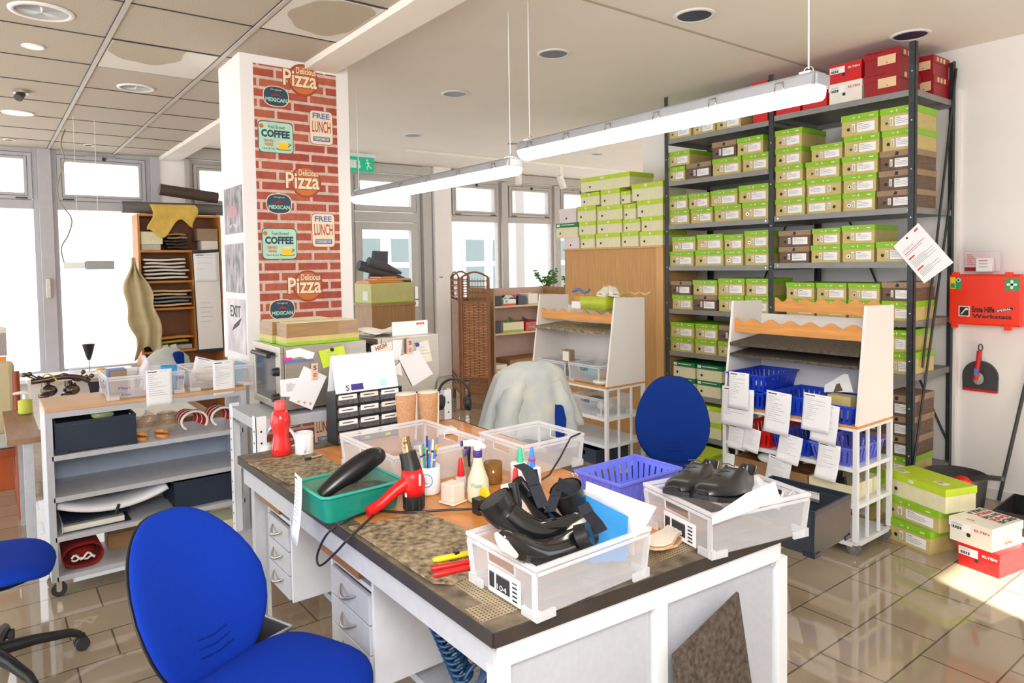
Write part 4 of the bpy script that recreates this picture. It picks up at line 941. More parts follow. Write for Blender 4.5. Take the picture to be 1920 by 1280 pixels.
# blue slotted basket
def basket(label, loc, wx, wy, h, m, rz=0, group='slotted plastic baskets', flare=.02, slots=(7, 9)):
    t = thing('basket', label, 'basket', loc, rz, group); A, B = wx/2, wy/2; a, b = A-flare, B-flare; th = .003
    def side(M, p0, p1, q0, q1, k):   # p bottom corners, q top corners; vertical slats with gaps
        p0, p1, q0, q1 = [V(v) for v in (p0, p1, q0, q1)]; n = (p1-p0).cross(q0-p0).normalized()*th
        def S(u0, u1, v0, v1):
            f = lambda u, v: p0.lerp(p1, u).lerp(q0.lerp(q1, u), v); w4 = [f(u0, v0), f(u1, v0), f(u1, v1), f(u0, v1)]; M.prism(w4, n, m)
        S(0, 1, 0, .16); S(0, 1, .80, 1)
        for i in range(k+1):
            u0 = (i-.33)/k; u1 = (i+.33)/k; S(max(0, u0), min(1, u1), .16, .80)
    M = MB(); M.box((-a, -b, 0), (a, b, th), m)
    side(M, (-a, -b, 0), (a, -b, 0), (-A, -B, h), (A, -B, h), slots[0]); side(M, (a, b, 0), (-a, b, 0), (A, B, h), (-A, B, h), slots[0])
    side(M, (a, -b, 0), (a, b, 0), (A, -B, h), (A, B, h), slots[1]); side(M, (-a, b, 0), (-a, -b, 0), (-A, B, h), (-A, -B, h), slots[1]); M.obj('body', t)
    M = MB(); r = .008
    for s_ in (-1, 1): M.box((-A-r, s_*B-.001*s_, h-.008), (A+r, s_*(B+r), h+.002), m); M.box((s_*A, -B, h-.008), (s_*(A+r), B, h+.002), m)
    M.obj('rim', t, .002); return t
basket('periwinkle blue slotted basket on the bench between the crates', (-1.525, 1.625, BZ+.0015), .19, .27, .085, BASKL)
# ================================================================ STEEL SHELF WITH THE TWO OVENS
sh = thing('steel_shelf', 'low slotted steel shelf behind the bench carrying two ovens', 'shelving', (-3.18, 1.39, 0)); so = V((-3.18, 1.39, 0))
for x, y, sx, sy in ((-3.38, .90, 1, 1), (-2.985, .90, -1, 1), (-3.38, 1.885, 1, -1), (-2.985, 1.885, -1, -1)):
    M = lpost(x, y, sx, sy, .965, 0, .045, WMET); M.v = [p-so for p in M.v]; M.obj('post', sh)
for z, mm in ((.95, GREYP), (.35, GREYP)):
    M = MB(); M.box((-.198, -.487, z-.045), (.193, .493, z), mm); M.obj('shelf', sh, .003)
M = MB(); M.tube([(.17, -.20, .70), (.17, -.06, .905)], .008, BLK, 6); M.obj('brace', sh)
def oven(loc, wx, wy, h, label):
    t = thing('oven', label, 'oven', loc, 0); a, b = wx/2, wy/2
    M = MB(); M.box((-a, -b+.02, .02), (a, b, h), STEEL); M.obj('casing', t, .003)
    M = MB(); M.box((-a, -b, .02), (a, -b+.018, .05), STEEL).box((-a, -b, h-.03), (a, -b+.018, h), STEEL).box((-a, -b, .05), (-a+.03, -b+.018, h-.03), STEEL).box((a-.06, -b, .05), (a, -b+.018, h-.03), STEEL)
    M.obj('door_frame', t, .002)
    M = MB(); M.box((-a+.03, -b+.004, .05), (a-.06, -b+.012, h-.03), mat('oven glass', (.05, .055, .06), .08, var=.1, spec=.8)); M.obj('door_glass', t)
    M = MB(); M.tube([(-a+.06, -b-.02, h-.045), (a-.09, -b-.02, h-.045)], .011, BLK, 8); M.obj('handle', t)
    for z in (.075, .19):
        M = MB(); M.cyl((a-.03, -b, z), (a-.03, -b-.028, z), .020, BLK, 14, .016); M.obj('knob', t)
    for sx in (-1, 1):
        for sy in (-1, 1): M = MB(); M.cyl((sx*(a-.03), sy*(b-.03), 0), (sx*(a-.03), sy*(b-.03), .02), .014, BLK, 10); M.obj('foot', t)
    return t
oven((-3.20, 1.225, .9505), .38, .41, .30, 'stainless oven with glass door and knobs, left one, two boxes on top')
o2 = oven((-3.20, 1.66, .9505), .38, .34, .30, 'stainless oven at the right, covered with pinned notes')
M = MB()
for i in range(3):
    for j in range(2): M.box((-.12+.07*i, -.10+.05*j, .3005), (-.08+.07*i, -.09+.05*j, .3012), BLK)
M.obj('vent_slots', o2)
def wrapbox(x0, x1, y0, y1, h, label):
    t = thing('shoe_box', label, 'box', ((x0+x1)/2, (y0+y1)/2, 1.2515), 0, 'boxes wrapped in tape on the left oven'); a, b = (x1-x0)/2, (y1-y0)/2
    M = MB(); M.box((-a, -b, .014), (a, b, h), mat('brown taped board', (.33, .19, .07), .25, var=.2, scale=9, stretch=(1, 1, 5), coat=.5)); M.obj('body', t)
    M = MB(); M.box((-a-.003, -b-.003, 0), (a+.003, b+.003, .014), LIME).box((-a-.0025, -b-.0025, .014), (a+.0025, b+.0025, .036), KRAFT); M.obj('lid', t)
    M = MB(); M.box((-a+.01, -b+.01, h), (a-.01, b-.01, h+.002), KRAFTL); M.obj('flap', t)
wrapbox(-3.16, -3.03, 1.06, 1.40, .098, 'taped brown box with lime rim on the left oven, front one')
wrapbox(-3.37, -3.19, 1.05, 1.35, .098, 'taped brown box with lime rim on the left oven, rear one')
M = MB(); M.sheet(lambda u, v: (-3.30+.2*v, 1.46+.26*u, 1.2535+.022*abs(math.sin(4*u+2*v))+.006), 12, 8, CREAMW, .003); tag(M.obj('cloth'), 'crumpled white cloth lying on top of the right oven', 'cloth')
M = MB(); M.box((-3.075, 1.60, 1.2515), (-3.07, 1.80, 1.32), PAPER).box((-3.07, 1.735, 1.30), (-3.0692, 1.75, 1.31), INKR).box((-3.07, 1.753, 1.30), (-3.0692, 1.765, 1.31), INKR).box((-3.07, 1.769, 1.30), (-3.0692, 1.78, 1.31), INKR); tag(M.obj('carton_flap'), 'white card with small red print upright on the right oven', 'card')
XO = -3.008
def note(name, label, pts, m, cat='paper', group=None, lines=0, dx=0.0, extra=None):
    P = [AX(x, y, XO) for x, y in pts]; P = [V((XO+dx, p.y, p.z)) for p in P]
    ar = sum((P[i].y*P[(i+1) % len(P)].z-P[(i+1) % len(P)].y*P[i].z) for i in range(len(P)))
    if ar < 0: P = P[::-1]
    M = MB(); M.prism(P, (.0012, 0, 0), m); c = sum(P, V())/len(P)
    r = (P[1]-P[0]).normalized() if lines else None
    ws = max(p.y for p in P)-min(p.y for p in P); hs = max(p.z for p in P)-min(p.z for p in P)
    for i in range(lines): M.quad((c.x+.0013, c.y-ws*.22, c.z+hs*(.2-.4*i/lines)), Y_, Z_, ws*(.25+.15*(i % 3)), .0018, INK, .0002, .0003)
    if extra: extra(M, c)
    return tag(M.obj(name), label, cat, group)
note('leaflet', 'white and blue leaflet stuck on the left oven', [(536, 657), (561, 652), (590, 661), (585, 676), (562, 668), (537, 675)], PAPER, 'leaflet', extra=lambda M, c: (M.box((c.x+.0015, c.y-.075, c.z-.02), (c.x+.002, c.y-.035, c.z-.008), mat('magenta print', (.8, .02, .4), .5)), M.box((c.x+.0015, c.y-.07, c.z-.034), (c.x+.002, c.y+.06, c.z-.022), SIGB)))
note('sticky_note', 'yellow-green note under a black magnet on the left oven', [(597, 658), (644, 647), (650, 676), (606, 690)], mat('neon note', (.62, .78, .05), .7), 'note', lines=3)
M = MB(); c = AX(622, 655, XO+.003); M.cyl((XO+.0022, c.y, c.z), (XO+.010, c.y, c.z), .008, BLK, 12); tag(M.obj('magnet'), 'black round magnet on the yellow-green note', 'magnet')
note('paper', 'printed list behind the tilted sheet on the left oven', [(525, 712), (565, 707), (570, 745), (526, 743)], PAPER, lines=9)
note('paper', 'large tilted white sheet with three orange dots pinned on the left oven', [(569, 686), (612, 705), (584, 768), (541, 750)], PAPER, lines=0, dx=.0035, extra=lambda M, c: [M.disc((c.x+.0013, c.y-.045+.027*i, c.z-.055-.008*i), (1, 0, 0), .006, mat('coral dot', (.95, .35, .2), .6), .0006, 10) for i in range(3)] and None)
def clip(x, y, label, dx):
    c = AX(x, y, XO); M = MB(); M.box((XO+dx, c.y-.014, c.z-.036), (XO+dx+.010, c.y+.014, c.z+.036), mat('pale clip wood', (.80, .55, .40), .6)); M.text('S', (XO+dx+.0105, c.y-.008, c.z+.006), Y_, Z_, .016, .020, PURP, bold=.02)
    for i in range(3): M.box((XO+dx+.010, c.y-.008, c.z-.012-.007*i), (XO+dx+.0106, c.y+.008, c.z-.009-.007*i), SIGR)
    tag(M.obj('wooden_clip'), label, 'clip', 'magnetic wooden clips')
clip(588, 695, 'pale wooden clip with an S on the left oven', .006); clip(765, 648, 'pale wooden clip with an S on the right oven', .010)
note('paper', 'big blank white sheet hanging diagonally under the clip on the right oven', [(745, 668), (783, 655), (811, 700), (773, 724)], PAPER, dx=.004)
note('paper', 'cream note held by a blue magnet on the right oven', [(776, 645), (802, 636), (810, 676), (790, 681)], CREAMW, lines=3)
M = MB(); c = AX(782, 646, XO+.003); M.cyl((XO+.0022, c.y, c.z), (XO+.010, c.y, c.z), .010, INKB, 12); tag(M.obj('magnet'), 'blue round magnet on the cream note', 'magnet')
note('sticker', 'white sticker with brown slanted lettering on the right oven', [(695, 648), (735, 640), (735, 655), (697, 668)], CREAMW, 'sticker', extra=lambda M, c: M.text('HIGH', (c.x+.0014, c.y-.03, c.z-.012), (0, 1, .3), (0, -.3, 1), .06, .022, SIGR, bold=.03))
note('leaflet', 'narrow white and blue strip on the right oven', [(736, 637), (754, 637), (750, 675), (736, 673)], PAPER, 'leaflet')
note('leaflet', 'white note with small round print low on the right oven', [(722, 690), (740, 700), (734, 727), (724, 725)], PAPER, 'leaflet', lines=2)
note('price_tag', 'small white tag with a dark window on the right oven', [(736, 690), (750, 678), (754, 704), (744, 702)], PAPER, 'tag', dx=.002)
# drawer organizer with desk calendar
og = thing('drawer_organizer', 'black small-parts drawer cabinet on the bench under the calendar', 'organizer', (-2.775, 1.305, BZ+.0015))
M = MB(); W, D_, H_ = .155, .05, .215
M.box((-D_, -W, 0), (D_-.004, W, .006), BLK).box((-D_, -W, H_-.006), (D_, W, H_), BLK).box((-D_, -W, .006), (D_, -W+.006, H_-.006), BLK).box((-D_, W-.006, .006), (D_, W, H_-.006), BLK).box((-D_, -W+.006, .006), (-D_+.005, W-.006, H_-.006), BLK)
for i in range(1, 4): M.box((-D_+.005, -W+.006, H_*i/4-.003), (D_, W-.006, H_*i/4+.003), BLK)
M.obj('casing', og)
for i in range(4):
    for j in range(3):
        y0 = -W+.009+.0985*j; z0 = H_*i/4+.005; M = MB(); M.box((-D_+.01, y0, z0), (D_-.006, y0+.094, z0+.036), mat('smoky drawer plastic', (.12, .13, .14), .3, var=.4, scale=60, alpha=.9)); M.box((D_-.006, y0, z0), (D_-.003, y0+.094, z0+.020), mat('smoky drawer plastic', (.12, .13, .14)))
        M.box((D_-.006, y0+.006, z0+.022), (D_-.002, y0+.088, z0+.043), PAPER if (i+j) % 4 else CREAMW)
        if i == 0: M.box((D_-.003, y0+.02, z0+.004), (D_+.0, y0+.045, z0+.014), (LBLU, GRN, LIMEY)[j])
        else: M.box((D_-.002, y0+.02, z0+.030), (D_-.0015, y0+.07, z0+.034), INKD)
        M.obj('drawer', og)
cl = thing('desk_calendar', 'white tent desk calendar standing on the small-parts drawer cabinet', 'calendar', (-2.775, 1.30, BZ+.217))
for s_ in (-1, 1):
    M = MB(); M.hexa([(s_*.045, -.145, 0), (s_*.045, .145, 0), (s_*.042, .145, 0), (s_*.042, -.145, 0), (s_*.002, -.145, .155), (s_*.002, .145, .155), (s_*-.001, .145, .155), (s_*-.001, -.145, .155)], PAPER)
    if s_ > 0:
        u = V((-.043, 0, .155)).normalized()
        M.text('S', V((.0455, -.10, .008))+V((0, 0, 0)), Y_, u, .016, .024, PURP, bold=.01); M.quad(V((.0448, -.075, .008)), Y_, u, .055, .026, PURP, .0006); M.quad(V((.0448, .06, .012)), Y_, u, .034, .028, mat('pale cyan', (.45, .8, .9), .6), .0006)
    M.obj('leaf', cl)
M = MB()
for i in range(22): M.tube([(.006*math.cos(a), -.13+.0124*i, .154+.006*math.sin(a)) for a in [k*PI/3 for k in range(6)]], .0009, WPL, 4, closed=True)
M.obj('wire_binding', cl)
# cork-covered shafts, bottle, mugs, headphones
for k, (x, y) in enumerate(((-2.515, 1.365), (-2.49, 1.455))):
    t = thing('cork_last', ('left cork-covered last standing by the drawer cabinet', 'right cork-covered last, nearer the green marker')[k], 'last', (x, y, BZ+.0015), 0, 'cork-covered lasts'); M = MB()
    R = []
    for z, r in ((0, .030), (.05, .032), (.12, .037), (.18, .041), (.22, .043)): R.append([(r*math.cos(2*PI*j/20)*.85, r*1.05*math.sin(2*PI*j/20), z) for j in range(20)])
    M.rings(R, CORK); M.obj('body', t)
    M = MB(); M.rings([[(.043*s_*math.cos(2*PI*j/20)*.85, .043*s_*1.05*math.sin(2*PI*j/20), z) for j in range(20)] for s_, z in ((1, .2201), (.96, .225))], CREAMP)
    M.tube([(.012, .0415, .22), (.010, .040, .12), (.008, .036, .0)], .006, CREAMP, 6); M.tube([(.008, .037, .03), (.008, .0365, .0)], .0065, LBLU, 6); M.obj('seam', t)
t = thing('water_bottle', 'red ribbed plastic drinking bottle on the bench beside the white mug', 'bottle', (-2.745, .925, BZ+.0015)); M = MB()
rb = mat('red clear plastic', (.85, .03, .03), .15, var=.05, alpha=.9, coat=.5)
M.lathe([(.030, 0), (.038, .005), (.039, .03), (.034, .055), (.029, .08), (.034, .105), (.039, .13), (.039, .15), (.030, .172), (.021, .182)], rb, 22); M.obj('body', t)
M = MB(); M.lathe([(.023, .182), (.024, .185), (.022, .215), (.019, .218), (0, .218)], mat('red cap', (.85, .10, .10), .4), 18); M.obj('cap', t)
def mug(loc, label, m, r=.036, h=.088, hand=0, name='mug'):
    t = thing(name, label, 'mug', loc, hand); M = MB(); M.lathe([(r*.94, 0), (r, .006), (r, h), (r-.004, h), (r-.005, .008), (0, .006)], m, 24); M.obj('body', t)
    M = MB(); M.tube([(r-.002, 0, h*.8), (r+.022, 0, h*.75), (r+.026, 0, h*.5), (r+.018, 0, h*.25), (r-.002, 0, h*.2)], .0045, m, 8); M.obj('handle', t); return t
mug((-2.695, 1.0, BZ+.0015), 'white mug on the bench beside the red bottle', WPL, hand=-.3)
pm = mug((-1.965, 1.145, BZ+.0015), 'white mug full of pens and brushes next to the heat gun', WPL, .038, .09, 2.48, 'pen_mug')
# ================================================================ SMALL THINGS ON THE BENCH
B0 = BZ+.0015
# heat gun standing on its tail
hg = thing('heat_gun', 'red and black heat gun standing on its tail in the middle of the bench', 'heat gun', (-1.862, 1.03, B0))
M = MB(); M.tube([(0, 0, .0), (0, 0, .012), (0, 0, .055)], [.030, .033, .033], BLK, 16)
for k in range(10): a = 2*PI*k/10; M.box((.031*math.cos(a)-.002, .031*math.sin(a)-.002, .004), (.031*math.cos(a)+.003, .031*math.sin(a)+.003, .05), RUB)
M.obj('tail_vent', hg)
M = MB(); M.rings([[(r*math.cos(2*PI*j/16)*1.0+dx, r*math.sin(2*PI*j/16)+dx*.6, z) for j in range(16)] for r, z, dx in ((.034, .045, 0), (.036, .07, 0), (.035, .10, -.002), (.031, .125, -.004))], REDP)
M.obj('body', hg)
M = MB(); M.tube([(-.004, -.003, .12), (-.010, -.006, .15), (-.016, -.010, .175)], [.031, .027, .026], BLK, 14); M.obj('collar', hg)
M = MB(); M.tube([(-.016, -.010, .174), (-.018, -.011, .192), (-.018, -.011, .194), (-.020, -.012, .204), (-.020, -.012, .206), (-.021, -.013, .216), (-.022, -.013, .222)], [.017, .015, .013, .015, .012, .014, .012], BRASS, 14); M.obj('nozzle', hg)
M = MB(); M.tube([(-.002, -.02, .085), (-.006, -.060, .066), (-.010, -.105, .036), (-.014, -.140, .022), (-.015, -.148, .021)], [.022, .018, .016, .017, .020], REDP, 12); M.obj('grip', hg)
M = MB(); M.box((.0345, .000, .080), (.037, .006, .115), WPL).box((.012, -.034, .048), (.020, -.0365, .060), WPL); M.obj('badge', hg)
def on(name, label, cat, loc, build, group=None, rz=0):
    t = thing(name, label, cat, (loc[0], loc[1], B0 if len(loc) < 3 else loc[2]), rz, group)
    for nm, fn in build: M = MB(); fn(M); M.obj(nm, t)
    return t
# pens, each a thing
pr_ = random.Random(3); PC = [(LBLU, 'blue and white ballpoint'), (YEL, 'yellow striped pencil'), (WPL, 'white flat stick'), (PURP, 'dark purple pen with gold clip'), (WOODL, 'wooden glue brush'), (CREAMP, 'clear white pen'), (TEALR, 'teal pen'), (LBLU, 'light blue pen')]
for k, (m_, nm) in enumerate(PC):
    a = 2*PI*k/8+.4; x, y = .018*math.cos(a), .018*math.sin(a); h = .145+.02*((k*5) % 4)*.6; M = MB(); b_ = V((-1.965+x*.5, 1.145+y*.5, B0+.009)); tp = V((-1.965+x*1.55, 1.145+y*1.55, B0+h))
    M.tube([b_, b_.lerp(tp, .8), b_.lerp(tp, .82), tp], [.0032, .0036, .0042, .0036], m_, 8)
    M.tube([b_.lerp(tp, .74), b_.lerp(tp, .78)], .0046, (WPL, PURP, INKD, YEL)[k % 4], 8)
    tag(M.obj(('pen', 'pencil', 'stick', 'pen', 'brush', 'pen', 'pen', 'pen')[k]), nm+' standing in the pen mug', 'pen', 'pens in the mug')
M = MB(); mz = B0+.05
for k in range(20): pass
M.disc((-1.965+.0385*math.cos(-.75), 1.145+.0385*math.sin(-.75), mz), (math.cos(-.75), math.sin(-.75), 0), .022, LBLU, .0006, 24); M.disc((-1.965+.0392*math.cos(-.75), 1.145+.0392*math.sin(-.75), mz), (math.cos(-.75), math.sin(-.75), 0), .0195, WPL, .0006, 24)
M.text('L', (-1.965+.0400*math.cos(-.75)-.005*.68, 1.145+.0400*math.sin(-.75)-.005*.73, mz-.010), (.68, .73, 0), Z_, .010, .022, LBLU, off=.001)
M.v = [p-V((-1.965, 1.145, B0)) for p in M.v]; q = bpy.data.meshes.new('crest'); 
q.from_pydata([tuple(p) for p in M.v], [], M.f); [q.materials.append(mm) for mm in M.mats]; q.polygons.foreach_set('material_index', M.m); qo = bpy.data.objects.new('printed_crest', q); COL.objects.link(qo); qo.parent = pm; qo.matrix_parent_inverse = Matrix.Rotation(-2.48, 4, 'Z')
def cone(r0, r1, z0, z1, m): return lambda M: M.tube([(0, 0, z0), (0, 0, z0+.004), (0, 0, z1-.006), (0, 0, z1)], [r0, r0, r1, r1*.6], m, 14)
def cyl_(r, z0, z1, m): return lambda M: M.lathe([(r*.95, z0), (r, z0+.004), (r, z1-.006), (r*.9, z1)], m, 20)
on('glue_bottle', 'small glue bottle with a red cone cap behind the cream cube', 'bottle', (-1.895, 1.225), [('body', cyl_(.018, 0, .055, FROSTE)), ('cap', cone(.012, .007, .0555, .115, REDP))])
t = on('brush_jar', 'glass jar with dark brushes just right of the pen mug', 'jar', (-1.925, 1.285), [('body', lambda M: M.lathe([(.028, 0), (.030, .004), (.030, .075), (.028, .075), (.027, .006), (0, .005)], CLEAR, 20))])
for k, (dx, dy, h, m_) in enumerate(((-.010, .0, .155, BLK), (.010, .008, .15, BLK), (0, -.012, .13, BROWNL))):
    M = MB(); b_ = V((-1.925+dx*.4, 1.285+dy*.4, B0+.010)); tp = V((-1.925+dx*2.2, 1.285+dy*2.2, B0+h)); M.tube([b_, b_.lerp(tp, .5), b_.lerp(tp, .8), tp], [.004, .006, .012-.002*k, .006], m_, 10)
    tag(M.obj('brush'), ('black-handled brush leaning left in the glass jar', 'black-handled knife-like brush leaning right in the glass jar', 'short brown brush in the glass jar')[k], 'brush', 'brushes in the jar')
on('glass_jar', 'open amber glass jar left of the spray bottle', 'jar', (-1.915, 1.37), [('body', lambda M: M.lathe([(.030, 0), (.032, .004), (.032, .070), (.030, .070), (.029, .006), (0, .005)], mat('amber glass', (.30, .14, .03), .08, alpha=.7), 20))])
M = MB(); M.box((-.027, -.027, .006), (.027, .027, .062), CREAMP); M.box((-.033, -.033, 0), (.033, .033, .006), CREAMP); o = M.obj('cream_block', None, .003); o.location = (-1.835, 1.155, B0); o.rotation_euler = (0, 0, .25); tag(o, 'cream plastic cube on a flat base beside the spray bottle', 'container')
sp = on('spray_bottle', 'clear spray bottle marked Wasser with white and purple trigger on the bench', 'spray bottle', (-1.795, 1.225), [
 ('body', lambda M: M.lathe([(.030, 0), (.035, .004), (.036, .04), (.033, .07), (.022, .10), (.015, .125), (.012, .145)], mat('cloudy cream water bottle', (.78, .76, .55), .2, alpha=.88), 24)),
 ('collar', cyl_(.015, .140, .162, PURP)),
 ('trigger_head', lambda M: M.tube([(-.028, -.034, .182), (-.012, -.012, .184), (.004, .006, .178), (.016, .020, .170)], [.010, .012, .012, .006], WPL, 10).tube([(0, 0, .160), (0, 0, .178)], .011, WPL, 10)),
 ('trigger', lambda M: M.tube([(-.018, -.022, .172), (-.022, -.028, .155), (-.027, -.032, .142)], [.005, .005, .003], PURP, 8).tube([(-.030, -.036, .182), (-.034, -.040, .182)], .009, PURP, 8)),
 ('writing', lambda M: M.text('Wasser', (.0365*math.cos(-.75)-.018*.68, .0365*math.sin(-.75)-.018*.73, .052), (.68, .73, 0), Z_, .038, .016, mat('teal ink', (.1, .35, .4), .6), off=.003))])
on('glue_tub', 'white tub with a green cone nozzle behind the spray bottle', 'bottle', (-1.84, 1.43), [('body', cyl_(.036, 0, .075, WPL)), ('nozzle', cone(.012, .007, .0755, .125, GRN))])
on('glue_tub', 'white tub with two-tone blue and pink cone nozzle, right of the green one', 'bottle', (-1.745, 1.405), [('body', cyl_(.030, 0, .085, WPL)), ('nozzle', cone(.011, .006, .0855, .150, LBLU)), ('band', cyl_(.0125, .105, .113, mat('pink band', (.8, .05, .2), .5)))])
on('glue_tub', 'white tub with a shorter plain blue cone nozzle behind the black boots', 'bottle', (-1.69, 1.35), [('body', cyl_(.026, 0, .075, WPL)), ('nozzle', cone(.011, .007, .0755, .125, LBLU))])
on('glue_tub', 'white tub with a red cone nozzle behind the boot crate', 'bottle', (-1.625, 1.245), [('body', lambda M: M.box((-.035, -.03, 0), (.035, .03, .085), WPL)), ('nozzle', cone(.012, .007, .0855, .140, REDP))])
on('tape_dispenser', 'small black tape dispenser with yellow roll in front of the tubs', 'tape dispenser', (-1.70, 1.165), [('body', lambda M: M.box((-.018, -.016, 0), (.018, .016, .045), BLK)), ('tape_roll', lambda M: M.cyl((-.008, .018, .05), (-.008, .030, .05), .020, YEL))])
# blades and pliers near the boot crate
M = MB(); a, b_ = AZ(812, 1048, BZ+.018), AZ(884, 1034, BZ+.018); M.tube([a, a.lerp(b_, .1), b_], [.006, .009, .009], YEL, 8); M.v = [V((p.x, p.y, B0+.007+(p.z-BZ-.018)*.8+.007)) for p in M.v]; m0 = a.lerp(b_, .6); M.box((m0.x-.006, m0.y-.006, B0+.019), (m0.x+.006, m0.y+.006, B0+.026), BLK); tag(M.obj('utility_knife'), 'yellow snap-off knife lying on the stained cutting board', 'knife')
for k, (p0, p1) in enumerate((((808, 1066), (884, 1052)), ((812, 1078), (884, 1062)))):
    a, b_ = AZ(p0[0], p0[1], B0+.014), AZ(p1[0], p1[1], B0+.014); M = MB(); M.tube([a, a.lerp(b_, .08), b_], [.004, .007, .006], REDP, 10); tag(M.obj('tool_handle'), ('red tool handle beside the yellow knife, upper', 'red tool handle beside the yellow knife, nearest the bench edge')[k], 'tool', 'red tool handles')
M = MB(); a, b_ = AZ(572, 861, B0+.012), AZ(603, 853, B0+.012); M.tube([a, a.lerp(b_, .35)], .005, INKD, 8).tube([a.lerp(b_, .35), b_], .0055, STEEL, 8); tag(M.obj('marker'), 'black and silver marker on the thin cutting board', 'marker')
M = MB(); c = AZ(1078, 893, B0+.004)
for k in range(4): M.tube([c+V((.012*k-.01+.012*math.cos(u), .010*math.sin(u)+.006*k, .004+.003*k)) for u in [i*PI/5 for i in range(10)]], .0022, CHROME, 5, closed=True)
tag(M.obj('key_ring'), 'small bunch of metal rings beside the blue basket', 'rings')
M = MB(); M.tube([AZ(1088, 812, .975), AZ(1070, 825, .97)+Z_*.01, AZ(1050, 858, .93), AZ(1030, 890, .88), AZ(1005, 906, B0+.004), AZ(960, 905, B0+.004)], .0035, BLK, 6); tag(M.obj('cable'), 'dark cable running down from the rim of the empty clear crate', 'cable')
def smooth(P, k=6):
    PP = []
    for i in range(len(P)-1):
        p0 = P[max(i-1, 0)]; p1 = P[i]; p2 = P[i+1]; p3 = P[min(i+2, len(P)-1)]
        for j in range(k): u = j/k; PP.append(.5*((2*p1)+(p2-p0)*u+(2*p0-5*p1+4*p2-p3)*u*u+(3*p1-p0-3*p2+p3)*u**3))
    return PP+[P[-1]]
M = MB(); M.tube(smooth([AZ(910, 953, B0+.006), AZ(850, 955, B0+.005), AZ(760, 960, B0+.005), AZ(700, 958, B0+.005), AZ(650, 975, B0+.008), AY(614, 1000, .770), AY(595, 1040, .765), AY(600, 1060, .765), AY(625, 1040, .770), AY(655, 1008, .772), AZ(690, 975, B0+.010), AZ(703, 962, B0+.011)]), .0036, BLK, 7); tag(M.obj('cable'), 'black cord of the heat gun looping over the bench edge', 'cord')
# teal tub with dark shoe shells
tt = thing('plastic_tub', 'teal plastic tub with dark shoe soles at the left bench edge', 'tub', (-2.005, .885, B0), .03); M = MB(); a, b_ = .105, .13
def rr(a, b, r=.025, n=5): return [(sx*(a-r)+r*math.cos(u), sy*(b-r)+r*math.sin(u)) for sx, sy, u0 in ((1, 1, 0), (-1, 1, PI/2), (-1, -1, PI), (1, -1, 1.5*PI)) for u in [u0+PI/2*i/n for i in range(n+1)]]
M.rings([[(x*.90, y*.92, 0.001) for x, y in rr(a, b_)], [(x, y, .078) for x, y in rr(a, b_)]], TEAL, closed_ends=False); M.add([(x*.90, y*.92, .0) for x, y in rr(a, b_)], [tuple(range(24))], TEAL); M.obj('body', tt)
M = MB(); M.tube([(x, y, .080) for x, y in rr(a+.003, b_+.003)], .005, TEALR, 6, closed=True); M.obj('rim', tt)
for k in range(2):
    t = thing('shoe_sole', ('black shoe shell standing up in the teal tub', 'grey dusty shoe shell lying in the teal tub')[k], 'shoe part', (-2.005, .885+.0*k, B0+.010)); M = MB()
    c0 = [(-2.02, .80, .90), (-2.02, .88, .945), (-2.02, .965, .985), (-2.02, 1.01, .99)] if k == 0 else [(-1.95, .80, .885), (-1.945, .87, .905), (-1.94, .94, .905), (-1.94, .985, .90)]
    M.tube(smooth([V(p)-V(t.location) for p in c0], 4), [.010+.026*math.sin(PI*min(1, (i+1.5)/14))**.6 for i in range(13)], LEATH if k == 0 else mat('dusty leather', (.05, .05, .045), .7, var=.5, scale=60), 12); M.obj('body', t)
rpaper('paper', 'job slip hanging from the corner of the teal tub over the bench edge', AY(556, 1005, .742), X_*1+Y_*-.1, Z_, .080, .20, .02, 10)
M = MB(); M.box((-.06, -.035, 0), (.06, .035, .022), WPL); o = M.obj('power_strip', None, .004); o.location = (-2.62, 1.60, B0); o.rotation_euler = (0, 0, 1.4); tag(o, 'white plastic block by the right shelf post on the bench', 'power strip')
M = MB(); M.box((-.05, -.05, 0), (.05, .05, .055), CARD); o = M.obj('small_carton'); o.location = (-2.62, 1.50, B0); tag(o, 'small open cardboard carton in front of the drawer cabinet', 'carton')
M = MB(); M.box((-.012, -.007, 0), (.012, .007, .09), GRN); o = M.obj('highlighter', None, .002); o.location = AX(816, 770, -2.66); o.location.z = .98; tag(o, 'bright green marker clipped beside the right shelf post', 'marker') if False else bpy.data.objects.remove(o)
# headphones on the shelf posts
def headphones(label, c, m, rz, group, up=V((0, 0, 1))):
    t = thing('headphones', label, 'headphones', c, rz, group); M = MB()
    M.tube([(0, .078*math.cos(a), .075*math.sin(a)+.02) for a in [PI*i/16 for i in range(17)]], .0065, m, 8); M.obj('headband', t)
    for s_ in (-1, 1):
        M = MB(); M.tube([(0, s_*.082, .03), (0, s_*.078, -.01)], .006, m, 8)
        T = Matrix.Translation((0, s_*.072, -.025)) @ Matrix.Rotation(s_*.15, 4, 'X'); M.ell((0, 0, 0), (.038, .020, .042), m, T); M.ell((0, -s_*.014, 0), (.032, .012, .036), RUB if m is BLK else CREAMW, T); M.obj('ear_cup', t)
headphones('white over-ear headphones hanging on the left shelf post', (-2.945, .99, .83), WPL, 2.2, 'headphones on the shelf posts')
headphones('black over-ear headphones hanging on the right shelf post', (-2.94, 1.87, .93), BLK, 2.4, 'headphones on the shelf posts')

